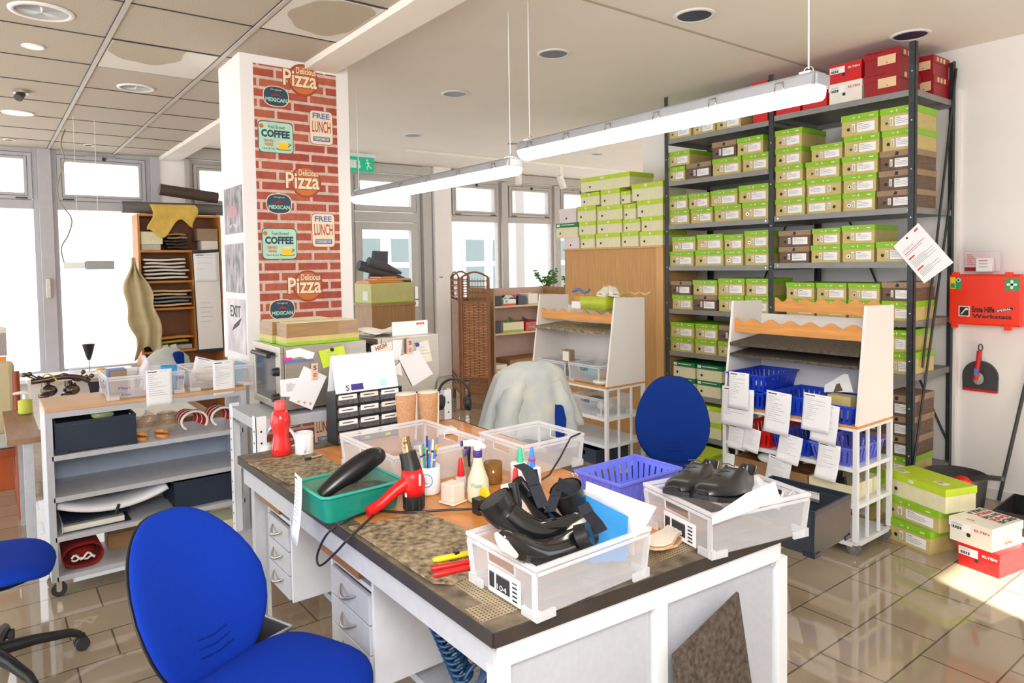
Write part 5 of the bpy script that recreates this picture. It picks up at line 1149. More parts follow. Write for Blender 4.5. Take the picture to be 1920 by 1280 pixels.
# ================================================================ LEFT WHEELED TROLLEY
tl = thing('shelf_trolley', 'pale grey wheeled shelf trolley with wooden top behind the front chair', 'trolley', (-4.2, .70, 0)); o_ = V((-4.2, .70, 0))
def tb(a, b, m, nm, bev=.001): M = MB(); M.box(V(a)-o_, V(b)-o_, m); return M.obj(nm, tl, bev)
y0, y1, x0, x1 = .215, 1.16, -4.38, -4.0
tb((x0, y0, .915), (x1+.004, y1, .933), TROLW, 'top_panel', .002); tb((x0, y0, .885), (x1, y1, .9145), GREYP, 'top_frame')
for z in (.70, .495, .30, .105): tb((x0+.012, y0+.022, z-.025), (x1, y1-.022, z), GREYP, 'shelf')
tb((x0, y0, .08), (x1-.032, y0+.018, .885), LGREY, 'side_panel'); tb((x0, y1-.018, .08), (x1-.032, y1, .885), LGREY, 'side_panel'); tb((x0, y0+.018, .30), (x0+.010, y1-.018, .70), mat('blue grey panel', (.38, .45, .56), .5), 'back_panel')
for y in (y0, y1-.03): tb((x1-.032, y, .08), (x1, y+.03, .885), GREYP, 'post')
for x in (x0+.05, x1-.03):
    for y in (y0+.03, y1-.03):
        M = MB(); c = V((x, y, .035))-o_; M.cyl(c-X_*.011, c+X_*.011, .034, RUB, 16); M.cyl(c-X_*.012, c+X_*.012, .012, CHROME, 10)
        M.box(c+V((-.016, -.012, 0)), c+V((-.012, .012, .045)), CHROME).box(c+V((.012, -.012, 0)), c+V((.016, .012, .045)), CHROME); M.obj('caster', tl)
def ncrate(label, c, wx, wy, h, z, rz=0): return crate(label, c, wx, wy, h, z, rz, NAVY, NAVY, False, 'dark navy crates', flare=.006)
ncrate('dark navy crate on the upper shelf of the left trolley', (-4.16, .43), .30, .355, .155, .7015, PI/2 if False else 0)
M = MB(); M.rings([[(-4.02+.0*i, .46+.05*math.cos(a), .868+.016*math.sin(a)) for a in [2*PI*j/12 for j in range(12)]] for i in range(1)]+[[(-4.10, .46+.05*math.cos(a), .868+.016*math.sin(a)) for a in [2*PI*j/12 for j in range(12)]]], mat('green glass bag', (.45, .55, .25), .2, alpha=.7)); tag(M.obj('plastic_packet'), 'greenish clear packet on the rim of the navy crate', 'packet')
ncrate('dark navy crate on the lower shelf of the left trolley, at right', (-4.18, .948), .30, .34, .15, .3015)
for k in range(2):
    t = thing('glass_last', ('leaning clear boot-shaped last with tan sole, left one', 'upright clear boot-shaped last with tan sole, right one')[k], 'boot last', (-4.10, .655+.10*k, .7015), 0, 'clear boot lasts'); M = MB()
    M.tube(smooth([V((.04, -.03, .055)), V((0, -.005+.02*k, .065)), V((-.01, .035-.02*k, .10)), V((-.01, .05-.035*k, .118))], 4), [.030, .036, .040, .044, .046, .046, .044, .042, .042, .044, .046, .05, .05], CLEAR, 14); M.obj('body', t)
    M = MB(); M.cyl((.02, -.02, 0), (.02, -.018, .016), .034, BEECH).cyl((.02, -.02, .018), (.015, -.016, .032), .036, BEECH); M.obj('sole', t)
for k in range(2):
    t = thing('knit_hat', ('red striped rolled hat with white brim, left one', 'red striped rolled hat with white brim, right one by the post')[k], 'hat', (-4.14, .885+.155*k, .7015), .1, 'red and white rolled hats'); RW = mat('red stripe felt', (.45, .006, .01), .7, var=.3, scale=30)
    def hp(u, v, k=k): a = -.6+4.6*u; r = .060-.012*u+.004*math.sin(20*v); return (.075-.15*v, r*math.cos(a)*1.25*(1-.35*v), .062+r*math.sin(a)*(1-.25*v))
    M = MB(); M.sheet(hp, 28, 10, RW, .004); 
    M.obj('crown', t)
    M = MB(); M.tube([V(hp(i/28, 0))+X_*.004 for i in range(29)], .007, CREAMW, 7)
    for v in (.35, .7): M.tube([V(hp(i/28, v))+V((0, 0, 0)) for i in range(29)], .005, CREAMW, 6)
    M.obj('white_trim', t)
# lower shelf: binder, curved stack of papers; bottom: towel, cartons
bi = thing('ring_binder', 'dark ring binder lying on the lower shelf of the left trolley', 'binder', (-4.17, .42, .3015)); M = MB(); M.box((-.14, -.15, 0), (.14, .15, .003), NAVY).box((-.14, -.15, .052), (.14, .15, .055), NAVY).box((-.14, -.153, 0), (.14, -.150, .055), WPL); M.disc((.08, -.1535, .028), (0, -1, 0), .012, BLK, .001); M.obj('cover', bi); M = MB(); M.box((-.13, -.148, .004), (.13, .12, .030), CREAMW); M.obj('pages', bi)
M = MB(); M.sheet(lambda u, v: (-4.30+.28*v, .25+.50*u, .366+.055*(2*u-1)**2+.010), 20, 3, PAPER, .020); tag(M.obj('paper_stack'), 'curved stack of papers lying over the ring binder', 'papers')
M = MB(); M.tube([(-4.02, .50, .355), (-4.02, .515, .40)], .008, INKD, 6); tag(M.obj('binder_clip'), 'black clip on the curved paper stack', 'clip')
tw = thing('towel', 'folded dark red towel on the bottom shelf of the left trolley', 'towel', (-4.16, .352, .115)); RT = mat('dark red terry', (.26, .008, .006), .95, var=.3, scale=90, bump=.5)
def tp_(u, v): a = 2*PI*u; return (.12-.24*v, .085*math.copysign(abs(math.cos(a))**.7, math.cos(a))*(1-.1*v), .055+.052*math.sin(a)*(1+.12*math.cos(a)))
M = MB(); M.sheet(tp_, 30, 6, RT, .006); M.ell((.0, 0, .055), (.10, .07, .035), RT); M.obj('fold', tw)
M = MB(); M.tube([V((.122, -.05+.1*i/10, .052+.014*math.sin(i*1.1))) for i in range(11)], .006, CREAMW, 6).tube([V((.118, .05-.1*i/10, .040+.006*math.sin(i*1.3))) for i in range(11)], .005, CREAMW, 6); M.obj('white_edge', tw)
for (a, b_, m_, lab) in (((-4.34, .48, .1065), (-4.2, .68, .19), CARD, 'cardboard box at the back of the bottom trolley shelf'), ((-4.34, .70, .1065), (-4.18, .90, .20), BROWNB, 'dark brown box at the back of the bottom trolley shelf'), ((-4.25, .955, .1065), (-4.04, 1.115, .185), KRAFTL, 'cream box with green base on the bottom trolley shelf')):
    M = MB(); M.box(a, b_, m_); 
    if m_ is KRAFTL: M.box((a[0]-.002, a[1]-.002, a[2]-.0005), (b_[0]+.002, b_[1]+.002, a[2]+.018), GRN)
    tag(M.obj('carton'), lab, 'box')
crate('clear crate with handwriting on the left half of the trolley top', (-4.185, .665), .33, .37, .12, .9345, 0, group='clear crates on the trolley')
crate('clear crate on the right half of the trolley top, beside the pillar', (-4.17, 1.04), .30, .34, .12, .9345, 0, group='clear crates on the trolley')
M = MB(); M.text('Mass', (-4.005, .53, .99), Y_, Z_, .055, .014, INKB).text('Adler', (-4.008, .54, .955), Y_, Z_, .05, .014, INKB).text('298', (-4.004, .80, 1.01), Y_, Z_, .04, .018, INKB)
M.v = [p+X_*.002 for p in M.v]; tag(M.obj('crate_note'), 'blue handwriting on the front of the left trolley crate', 'note')
rpaper('paper', 'slip with torn corner hanging from the left crate on the trolley', (-3.997, .655, .885), Y_, Z_, .125, .19, .004, 11)
rpaper('paper', 'slip hanging from the right crate on the trolley', (-3.997, .985, .90), Y_, Z_, .115, .19, .0, 13)
M = MB(); M.box((-4.31, .515, .945), (-4.21, .60, 1.065), SIGB).box((-4.209, .52, .945), (-4.2, .60, 1.06), BROWNL); tag(M.obj('carton'), 'blue and brown carton standing in the left trolley crate', 'carton'); 
M = MB(); M.lathe([(.036, 0), (.038, .02), (.042, .13), (.040, .13), (.036, .02), (0, .01)], SKYB, 20); o = M.obj('paper_cup'); o.location = (-4.12, .79, .945); tag(o, 'blue tub with tan rim in the left trolley crate', 'cup')
M = MB(); M.sheet(lambda u, v: (-4.14+.03*math.sin(7*u), .655+.09*u+.012*math.sin(9*v), .955+.19*v*(.6+.4*math.sin(5*u+1))), 12, 8, FROSTE, .002); tag(M.obj('plastic_bag'), 'crumpled clear bag sticking out of the left trolley crate', 'bag')
rpaper('paper', 'printed sheet leaning up in the right trolley crate', (-4.15, .90, .985), V((0, .9, -.30)), V((-.1, .28, .9)), .18, .13, 0, 12)
M = MB(); M.ell((-4.16, 1.02, 1.0), (.09, .10, .045), mat('tan bubble wrap', (.70, .62, .50), .4)); tag(M.obj('wrapped_part'), 'bubble-wrapped beige part in the right trolley crate', 'part')
M = MB(); M.box((-4.25, 1.12, .945), (-4.12, 1.185, 1.05), mat('pale blue packet', (.25, .50, .72), .5)); tag(M.obj('carton'), 'pale blue packet at the right end of the trolley crate', 'carton')
# ================================================================ WHITE SHOE TROLLEYS (T2 at the back, T3 in front of the rack)
def shoe_trolley(label, x0, x1, y0, scal, depth=.41, rail_l=True):
    t = thing('shoe_trolley', label, 'trolley', ((x0+x1)/2, y0+depth/2, 0)); a = (x1-x0)/2; b = depth/2
    def bx(p, q, m, nm, bev=.001): M = MB(); M.box(p, q, m); return M.obj(nm, t, bev)
    for sx in (-1, 1):
        for sy in (-1, 1):
            bx((sx*a, sy*b, .075), (sx*(a-.025), sy*(b-.025), .674), WMET, 'post')
            M = MB(); c = V((sx*(a-.03), sy*(b-.03), .036)); M.cyl(c-Y_*.012, c+Y_*.012, .036, mat('grey rubber wheel', (.16, .16, .16), .6), 16); M.cyl(c-Y_*.013, c+Y_*.013, .014, CHROME, 10); M.box(c+V((-.012, -.017, 0)), c+V((.012, -.013, .04)), CHROME).box(c+V((-.012, .013, 0)), c+V((.012, .017, .04)), CHROME); M.obj('caster', t)
    bx((-a, -b, .690), (a, b, .704), BEECH, 'platform', .002); bx((-a, -b, .674), (a, b, .6895), WMET, 'platform_frame')
    for z in (.475, .277, .07):
        bx((-a+.003, -b+.003, z-.012), (a-.003, b-.003, z), LGREY2, 'shelf'); bx((-a+.025, -b, z-.022), (a-.025, -b+.003, z), WMET, 'shelf_edge')
    for sx in (-1, 1):
        for z in (.475, .277, .07): bx((sx*(a-.001), -b+.025, z-.022), (sx*(a-.02), b-.025, z+.001), WMET, 'side_rail')
        for y in (-b*.34, b*.30): bx((sx*(a-.003), y-.007, .075), (sx*(a-.018), y+.007, .674), WMET, 'side_bar')
    def pan(sx):
        M = MB(); M.prism([(sx*a, -b+.005, .7045), (sx*a, b, .7045), (sx*a, b, 1.335), (sx*a, -b+.10, 1.345)], (-sx*.016, 0, 0), WHITE); return M.obj('side_board', t, .002)
    pan(1); pan(-1)
    bx((-a+.017, b-.012, .7045), (a-.017, b-.002, 1.25), WHITE, 'back_board')
    def scallop(y, z, xl, xr, h):
        P = []; n = 56
        for i in range(n+1): u = i/n; P.append((xl+(xr-xl)*u, y, z+h+.013*math.cos(u*2*PI*6.5)))
        M = MB(); M.prism(P+[(xr, y, z), (xl, y, z)], (0, .012, 0), BEECH); M.obj('scalloped_rail', t, .001)
    for s_ in scal: scallop(*s_)
    return t
T3 = shoe_trolley('white wheeled shoe trolley full of blue baskets, in front of the steel rack', -2.635, -1.79, 3.665, [(-.10, 1.150, -.405, .405, .075), (.10, 1.275, -.25, .45-.04, .075)])
for z in (1.088, 1.020):
    M = MB(); M.hexa([(-.40, -.16, z-.018), (.40, -.16, z-.018), (.40, .17, z+.012), (-.40, .17, z+.012), (-.40, -.16, z), (.40, -.16, z), (.40, .17, z+.030), (-.40, .17, z+.030)], MATD); M.obj('dark_shelf_board', T3, .001)
T2 = shoe_trolley('white wheeled shoe trolley in front of the oak cabinet, behind the jacket chair', -4.37, -3.51, 3.52, [(-.10, 1.155, -.405, .41, .07), (.12, 1.28, -.25, .40, .06)])
M = MB(); M.hexa([(-.50, -.19, 1.080), (.40, -.19, 1.080), (.40, .15, 1.100), (-.50, .15, 1.100), (-.50, -.19, 1.096), (.40, -.19, 1.096), (.40, .15, 1.116), (-.50, .15, 1.116)], MATC); M.obj('dark_shelf_board', T2)
tub = thing('lime_tub', 'translucent lime box with beige shoes on top of the rear shoe trolley', 'box', (-3.72, 3.70, 1.247)); M = MB(); M.rings([[(x*.95, y*.95, 0) for x, y in rr(.14, .12)], [(x, y, .10) for x, y in rr(.14, .12)]], mat('lime clear plastic', (.55, .65, .04), .2, alpha=.75)); M.obj('body', tub)
for k in range(2):
    c = V((-3.70+.075*k, 3.70, 1.350)); t = thing('beige_shoe', ('pale beige shoe in the lime box, left one', 'pale beige shoe in the lime box, right one with dark opening')[k], 'shoe', c, 0, 'beige shoes in the lime box'); M = MB(); shoe(M, TR((0, 0, 0), -1.1+.5*k, -.1), .22, .042, .085, CREAMW, CARD, CREAMP); M.obj('upper', t)
M = MB(); M.box((-4.02, 3.66, 1.247), (-3.87, 3.86, 1.30), WPL); tag(M.obj('carton'), 'white flat carton on the rear shoe trolley beside the lime box', 'carton')
M = MB(); M.tube(smooth([V((-4.05, 3.70, 1.375)), V((-3.98, 3.70, 1.392)), V((-3.92, 3.70, 1.368)), V((-3.86, 3.70, 1.390))]), .012, SIGB, 8); tag(M.obj('blue_template'), 'wavy blue template lying above the rear trolley rail', 'template')
for k in range(3):
    x = -3.62+.10*k; M = MB(); M.tube(smooth([V((x-.04, 3.84, 1.372)), V((x, 3.84, 1.360)), V((x+.045, 3.84, 1.378))]), .008, WOODL, 8); tag(M.obj('wooden_last'), ('first', 'second', 'third')[k]+' small pale wooden piece from left, on the top rail of the rear trolley', 'wood piece', 'wooden pieces on the rear trolley')
crate('clear crate standing on the rear trolley platform, left one', (-4.15, 3.70), .34, .30, .13, .7055, 0, group='clear crates on the rear trolley')
crate('clear crate with teal contents on the rear trolley platform, right one', (-3.76, 3.68), .34, .30, .14, .7055, 0, group='clear crates on the rear trolley')
crate('clear crate on the shelf under the platform of the rear trolley', (-3.76, 3.70), .36, .32, .13, .4755, 0, group='clear crates on the rear trolley')
for (c, r, m_, lab) in (((-3.78, 3.66, .77), (.10, .08, .045), mat('teal fabric', (.10, .35, .42), .8), 'teal shoes seen through the right crate of the rear trolley'), ((-3.66, 3.68, .76), (.05, .09, .04), CORK, 'tan piece in the right crate of the rear trolley'), ((-3.80, 3.70, .535), (.11, .09, .045), mat('slate fabric', (.18, .28, .36), .8), 'grey blue shoe in the lower crate of the rear trolley'), ((-3.66, 3.66, .535), (.05, .07, .04), CREAMW, 'beige shoe in the lower crate of the rear trolley'), ((-4.15, 3.70, .76), (.11, .09, .04), DGRY, 'dark parts in the left crate of the rear trolley')):
    M = MB(); M.ell(c, r, m_); tag(M.obj('crate_content'), lab, 'shoe')
M = MB(); M.lathe([(.03, 0), (.06, .02), (.065, .03), (.04, .035), (0, .03)], CREAMW, 18); o = M.obj('round_tin'); o.location = (-3.545, 3.56, .705); tag(o, 'small white round dish at the right corner of the rear trolley', 'dish'); bpy.data.objects['round_tin'].location.x = -3.60
ncrate('dark crate on the bottom shelf of the rear white trolley', (-3.80, 3.70), .34, .34, .15, .0715)
ncrate('dark crate beside it on the bottom shelf of the rear white trolley, left', (-4.16, 3.70), .30, .34, .15, .0715)
M = MB(); M.box((-4.02, 3.55, .838), (-3.93, 3.60, .93), BROWNL); M.box((-4.01, 3.549, .848), (-3.94, 3.5505, .92), CREAMW); tag(M.obj('framed_card'), 'small dark framed card standing on the left crate of the rear trolley', 'frame')

# baskets on T3
BK = dict(group='blue slotted baskets on the front trolley')
basket('blue basket at the bottom of the left stack on the trolley platform', (-2.475, 3.855, .7055), .25, .38, .10, BASK, **BK)
basket('blue basket on top of the left stack on the trolley platform', (-2.472, 3.852, .8085), .25, .38, .10, BASK, .03, **BK)
basket('blue basket in the middle of the trolley platform', (-2.208, 3.853, .7055), .25, .38, .11, BASK, -.02, **BK)
basket('blue basket at the right end of the trolley platform, flyer inside', (-1.944, 3.853, .7055), .25, .38, .10, BASK, **BK)
basket('red slotted basket on the middle shelf of the front trolley', (-2.44, 3.86, .4765), .26, .38, .10, REDP, group='baskets on the middle shelf')
basket('blue slotted basket in the centre of the middle shelf of the front trolley', (-2.18, 3.87, .4765), .23, .38, .10, BASK, group='baskets on the middle shelf')
basket('lighter blue slotted basket at the right of the middle shelf, behind the side bars', (-1.94, 3.86, .4765), .23, .38, .10, BASKL, group='baskets on the middle shelf')
M = MB(); M.box((-1.99, 3.73, .72), (-1.86, 3.80, .845), KRAFT); tag(M.obj('carton'), 'olive box standing in the right blue basket of the front trolley', 'box')
M = MB(); M.prism([AY(1545, 735, 3.84), AY(1600, 735, 3.84), AY(1590, 702, 3.84), AY(1583, 700, 3.84), AY(1546, 722, 3.84)], (0, .003, 0), PAPER).prism([AY(1562, 736, 3.838), AY(1580, 732, 3.838), AY(1574, 718, 3.838), AY(1568, 720, 3.838)], (0, .001, 0), BROWNB); tag(M.obj('flyer'), 'white flyer with a brown shoe picture in the right blue basket', 'flyer')
M = MB(); M.ell((-2.46, 3.80, .815+.02), (.05, .03, .02), CREAMW); tag(M.obj('white_part'), 'white rounded part inside the top left basket', 'part')
YF = 3.648
def slip(label, px, dx=0, curl=.015, tilt=0):
    (xa, ya), (xb, yb) = px; p0 = AY(xa, yb, YF-dx); p1 = AY(xb, yb, YF-dx); zt_ = AY((xa+xb)/2, ya, YF-dx).z
    r = V((math.cos(tilt), 0, math.sin(tilt))); u = V((-math.sin(tilt), 0, math.cos(tilt)))
    rpaper('job_slip', label, p0, r, u, (p1-p0).length, zt_-p0.z, curl, 12, 'job slips on the front trolley')
slip('topmost job slip over the left basket stack, narrow', ((1367, 698), (1404, 762)), .012)
slip('wide job slip under the topmost one at the left basket stack', ((1354, 727), (1413, 792)), .004, .02)
slip('job slip hanging on the middle blue basket', ((1434, 733), (1480, 806)), .006, .02, -.05)
slip('job slip hanging on the right blue basket, in front', ((1505, 738), (1556, 802)), .010, .02, -.03)
slip('job slip partly behind the front one at the right blue basket', ((1520, 754), (1568, 822)), .004, .015, -.08)
slip('job slip on the red basket, left of two', ((1365, 797), (1397, 836)), .004, .01, -.06)
slip('job slip on the red basket, right of two', ((1392, 800), (1422, 840)), .010, .01, -.12)
slip('curled job slip on the middle shelf basket', ((1458, 812), (1500, 858)), .008, .03, -.10)
slip('long curled job slip at the right basket of the middle shelf', ((1532, 830), (1572, 890)), .008, .04, -.05)
# lower shelves of T3: open cartons
def opencarton(name, label, x0, x1, y0, z0, h, dep, m, tilt=0, lidm=None):
    t = thing(name, label, 'carton', ((x0+x1)/2, y0+dep/2, z0), tilt); a, b = (x1-x0)/2, dep/2; M = MB()
    M.box((-a, -b, 0), (a, b, .004), m).box((-a, -b, .004), (a, -b+.004, h), m).box((-a, b-.004, .004), (a, b, h), m).box((-a, -b+.004, .004), (-a+.004, b-.004, h), m).box((a-.004, -b+.004, .004), (a, b-.004, h), m); M.obj('body', t)
    if lidm: M = MB(); M.hexa([(-a, b, h-.005), (a, b, h-.005), (a, b+.003, h), (-a, b+.003, h), (-a, b-.12, h+.055), (a, b-.12, h+.055), (a, b-.117, h+.060), (-a, b-.117, h+.060)], lidm); M.obj('flap', t)
    return t
opencarton('open_carton', 'open brown carton on the lower trolley shelf, left, with folded flap', -2.58, -2.33, 3.70, .2785, .10, .33, CARD, 0, CARD)
opencarton('open_carton', 'brown carton with tilted lid on the lower trolley shelf, centre', -2.32, -2.09, 3.70, .2785, .09, .33, CARD, 0, CARD)
shoebox(-2.08, -1.83, 3.69, .2785, .09, .33, 'c', 'open cream shoebox with dark shoe on the lower trolley shelf, right', None, open_=True)
M = MB(); shoe(M, TR((-1.99, 3.86, .29), -1.2), .24, .042, .075, LEATH, CREAMP); tag(M.obj('dark_shoe'), 'black shoe inside the open cream box on the trolley', 'shoe')
M = MB(); shoe(M, TR((-1.90, 3.86, .29), -1.4), .22, .038, .06, CREAMW, CREAMP, CREAMP); tag(M.obj('pale_shoe'), 'beige shoe inside the open cream box on the trolley', 'shoe')
M = MB(); M.ell((-2.36, 3.74, .40), (.07, .05, .03), WPL); tag(M.obj('crumpled_paper'), 'crumpled white paper in the left brown carton', 'paper')
YF = 3.62
slip('small white slip standing in front of the left brown carton', ((1359, 850), (1377, 880)), 0, .02, .0)
slip('slip stuck on the centre brown carton', ((1434, 853), (1476, 896)), .0, .0, -.18)
M = MB(); M.sheet(lambda u, v: AY(1505, 868, 3.68).lerp(AY(1545, 878, 3.68), u)+V((0, .16*v, .03*v+.012*math.sin(3*u))), 6, 6, PAPER, .001); tag(M.obj('flyer'), 'curled white leaflet lying across the open cream box', 'leaflet')

# dark crate on a white stool in front of the trolley
st = thing('low_stand', 'low white stand carrying the dark open crate right of the bench', 'stand', (-1.98, 2.80, 0)); M = MB(); M.box((-.22, -.17, .325), (.30, .19, .345), WHITE); M.obj('top', st)
for sx in (-1, 1):
    for sy in (-1, 1): M = MB(); M.box((sx*.12, sy*.12, 0), (sx*.15, sy*.15, .3245), WMET); M.obj('leg', st)
crate('large dark open crate behind the right end of the bench', (-1.70, 2.88), .38, .34, .20, .3465, .05, mat('dark crate grey', (.035, .045, .055), .4, var=.1), NAVY, False, 'dark navy crates', flare=.008)
# floor boxes at the foot of the rack
def fbox(c, wd, dep, h, z, k, lab, rz, grp='shoeboxes on the floor by the rack'): return shoebox(c[0]-wd/2, c[0]+wd/2, c[1]-dep/2, z, h, dep, k, lab, grp, rz=rz)
fbox((-1.65, 4.14), .265, .24, .125, .0005, 'g', 'lime-lidded olive shoebox at the bottom of the floor pile', -.28)
fbox((-1.655, 4.17), .37, .24, .115, .1265, 'g', 'lime-lidded olive shoebox in the middle of the floor pile', -.32)
lb = fbox((-1.635, 4.165), .40, .22, .13, .2425, 'c', 'big cream shoebox with bright lime lid on top of the floor pile', -.35)
M = MB(); M.quad((-.17, -.07, .13), X_, Y_, .07, .045, CREAMW, .0008).quad((.07, -.05, .13), X_, Y_, .07, .045, CREAMW, .0008)
for q in range(2): M.quad((-.155+.235*q, -.06+.02*q, .1312), X_, Y_, .035, .022, INK, .0006)
M.obj('top_stickers', lb)
fbox((-1.30, 4.10), .205, .27, .12, .0005, 'r', 'bright red shoebox with white lettering on the floor, under the white one', -.18)
wb_ = fbox((-1.335, 4.10), .215, .27, .12, .1215, 'w', 'off-white shoebox with red and black lid lettering on the red one', -.20)
M = MB()
for i, (tx, mm) in enumerate((('TAKE A', INKD), ('WALK', INKR), ('ON THE', INKD), ('SAFE', INKR), ('SIDE', INKD))): M.text(tx, (-.095+.0*i+.038*i, .125, .1212), (0, -1, 0), (1, 0, 0), .14, .030, mm, bold=.03)
M.quad((-.04, -.10, .1205), X_, Y_, .04, .008, INKR); M.text('ELTEN', (.108, -.02, .02), Y_, Z_, .06, .013, INKR, bold=.03); M.obj('lid_print', wb_)
for k, (x0_, z_, kk) in enumerate(((-2.12, .0005, 'g'), (-2.12, .1165, 'g'), (-2.42, .0005, 'g'), (-3.35, .0005, 'c'))):
    fbox((x0_, 4.42), .26, .30, .115, z_, kk, ('lime-lidded shoebox on the floor under the rack, lower, beside the trolley wheels', 'lime-lidded shoebox on the floor under the rack, upper', 'lime-lidded shoebox on the floor behind the trolley legs', 'lime-lidded cream box on the floor behind the dark blue chair')[k], 0)
# dustpan set, first aid case, papers, broom
dp = thing('dustpan', 'dark grey dustpan hanging on the wall under the first aid case', 'dustpan', (-1.748, 5.249, .715)); M = MB()
P = [(-.10, 0, 0), (.10, 0, 0)]+[(.103*math.cos(a), 0, .09+.105*math.sin(a)) for a in [PI*i/14 for i in range(15)]]
M.prism(P, (0, -.022, 0), DGRY); M.obj('pan', dp, .004)
M = MB(); M.box((-.10, -.026, -.010), (.10, 0, .004), REDP); M.obj('lip', dp)
M = MB(); M.tube([(0, -.03, .16), (.005, -.03, .27)], .010, DGRY, 8).tube([(.005+.012*math.cos(a), -.03, .285+.022*math.sin(a)) for a in [2*PI*i/12 for i in range(12)]], .004, DGRY, 6, closed=True); M.obj('handle', dp)
hb = thing('hand_brush', 'red hand brush clipped onto the hanging dustpan', 'brush', (-1.748, 5.20, .76)); M = MB(); M.tube([(-.012, -.012, .03), (-.004, -.014, .10), (.004, -.012, .16), (.008, -.012, .22)], [.016, .018, .012, .013], REDP, 10); M.obj('handle', hb)
M = MB(); M.box((-.012, -.034, .06), (.010, -.028, .105), LBLU); M.obj('label_patch', hb)
M = MB(); M.ell((-.004, .008, .035), (.034, .018, .042), mat('grey bristles', (.35, .33, .30), .9, var=.3, scale=150, bump=.6)); M.obj('bristles', hb)
fa = thing('first_aid_case', 'bright red-orange first aid case mounted on the wall right of the rack', 'first aid case', (-1.705, 5.175, 1.155)); FR = mat('signal red plastic', (.90, .035, .008), .4, var=.03)
M = MB(); M.box((-.19, -.07, 0), (.22, .07, .33), FR); M.obj('case', fa, .012, ) 
M = MB()
for x in (-.15, .15): M.box((x-.02, -.078, -.022), (x+.02, -.062, .012), FR).box((x-.02, -.074, .318), (x+.02, -.05, .345), FR)
M.obj('latches', fa, .003)
FY_ = -.0712
M = MB(); M.quad((-.18, FY_, .235), X_, Z_, .032, .075, YEL).quad((-.148, FY_, .235), X_, Z_, .034, .075, mat('safety green', (.02, .35, .12), .5)); M.quad((-.137, FY_-.001, .28), X_, Z_, .012, .024, WPL).quad((-.143, FY_-.001, .286), X_, Z_, .024, .012, WPL).quad((-.176, FY_-.001, .24), X_, Z_, .024, .030, MATS['safety green'])
M.obj('safety_sticker', fa); M = MB(); M.quad((.13, FY_, .23), X_, Z_, .075, .075, MATS['safety green']).quad((.16, FY_-.001, .24), X_, Z_, .014, .054, WPL).quad((.14, FY_-.001, .26), X_, Z_, .054, .014, WPL); M.obj('safety_sticker', fa)
M = MB(); M.quad((-.128, FY_, .055), X_, Z_, .064, .068, WPL).quad((-.122, FY_-.001, .061), X_, Z_, .052, .056, INKD); M.tube([(-.113, FY_-.002, .07), (-.086, FY_-.002, .105)], .004, WPL, 6).ell((-.082, FY_-.002, .104), (.010, .001, .008), WPL)
M.text('Erste Hilfe', (-.05, FY_, .085), X_, Z_, .125, .038, INKD, bold=.04).text('Werkstatt', (-.05, FY_, .048), X_, Z_, .22, .026, INKD, bold=.03)
M.prism([(.085, FY_, .088), (.175, FY_, .108), (.172, FY_, .125), (.082, FY_, .105)], (0, -.0008, 0), INKD).text('SPEZIAL', (.088, FY_-.0012, .091), (1, 0, .22), (-.22, 0, 1), .082, .013, WPL, bold=.03); M.quad((-.02, FY_, .272), X_, Z_, .055, .028, INKR).quad((-.017, FY_-.001, .275), X_, Z_, .049, .022, FR); M.obj('lettering', fa)
M = MB(); M.box((-1.83, 5.19, 1.505), (-1.63, 5.193, 1.63), mat('pinkish leaflet', (.82, .72, .74), .6)).box((-1.83, 5.187, 1.505), (-1.72, 5.190, 1.53), DRED)
for i in range(6): M.quad((-1.82, 5.19, 1.61-.013*i), X_, Z_, .03+.01*(i % 3), .004, INKR)
tag(M.obj('leaflet'), 'pinkish leaflet standing on top of the first aid case', 'leaflet')
M = MB(); M.box((-1.745, 5.13, 1.503), (-1.655, 5.165, 1.59), WPL); 
for i in range(3): M.quad((-1.73, 5.13, 1.57-.02*i), X_, Z_, .05, .005, INKR if i == 0 else INK)
tag(M.obj('small_carton'), 'little white carton on top of the first aid case', 'carton')
c = [AY(1675, 462, 4.57), AY(1733, 531, 4.57), AY(1788, 492, 4.57), AY(1722, 418, 4.57)]
M = MB(); M.prism(c, (0, -.002, 0), PAPER) if (c[1]-c[0]).cross(c[3]-c[0]).y < 0 else M.prism(c[::-1], (0, -.002, 0), PAPER)
u_ = (c[3]-c[0]).normalized(); r_ = (c[2]-c[3]).normalized()*1; dn = (c[1]-c[0]).normalized()
def pl(a, b_, wd, hh, mm):   # a along the top edge, b down
    p = c[0]+(c[3]-c[0])*a+(c[1]-c[0])*b_; M.prism([p+V((0, -.0024, 0)), p+(c[3]-c[0])*wd+V((0, -.0024, 0)), p+(c[3]-c[0])*wd+(c[1]-c[0])*hh+V((0, -.0024, 0)), p+(c[1]-c[0])*hh+V((0, -.0024, 0))][::-1], (0, -.0006, 0), mm)
M.text('COVID-19', c[0]+(c[3]-c[0])*.10+(c[1]-c[0])*.27+V((0, -.0022, 0)), u_, -dn, (c[3]-c[0]).length*.40, (c[1]-c[0]).length*.05, INK)
pl(.10, .30, .75, .012, INKR); pl(.10, .34, .6, .012, INK); pl(.75, .05, .14, .04, INKR); pl(.44, .05, .06, .04, INKD); pl(.10, .42, .22, .035, INKR); pl(.10, .70, .22, .035, INKR)
for i in range(6): pl(.10, .50+.028*i, .5+.3*((i*3) % 2), .008, INK); pl(.10, .77+.028*i, .4+.3*((i*5) % 2), .008, INK) if i < 5 else None
tag(M.obj('notice_sheet'), 'white COVID-19 notice hung askew on the corner post of the rack', 'notice')
M = MB(); M.tube([(-1.60, 5.13, .035), (-1.50, 5.225, .75), (-1.43, 5.238, 1.10)], .011, DGRY, 10); tag(M.obj('broom_pole'), 'dark broom pole leaning against the wall at the right edge', 'pole')
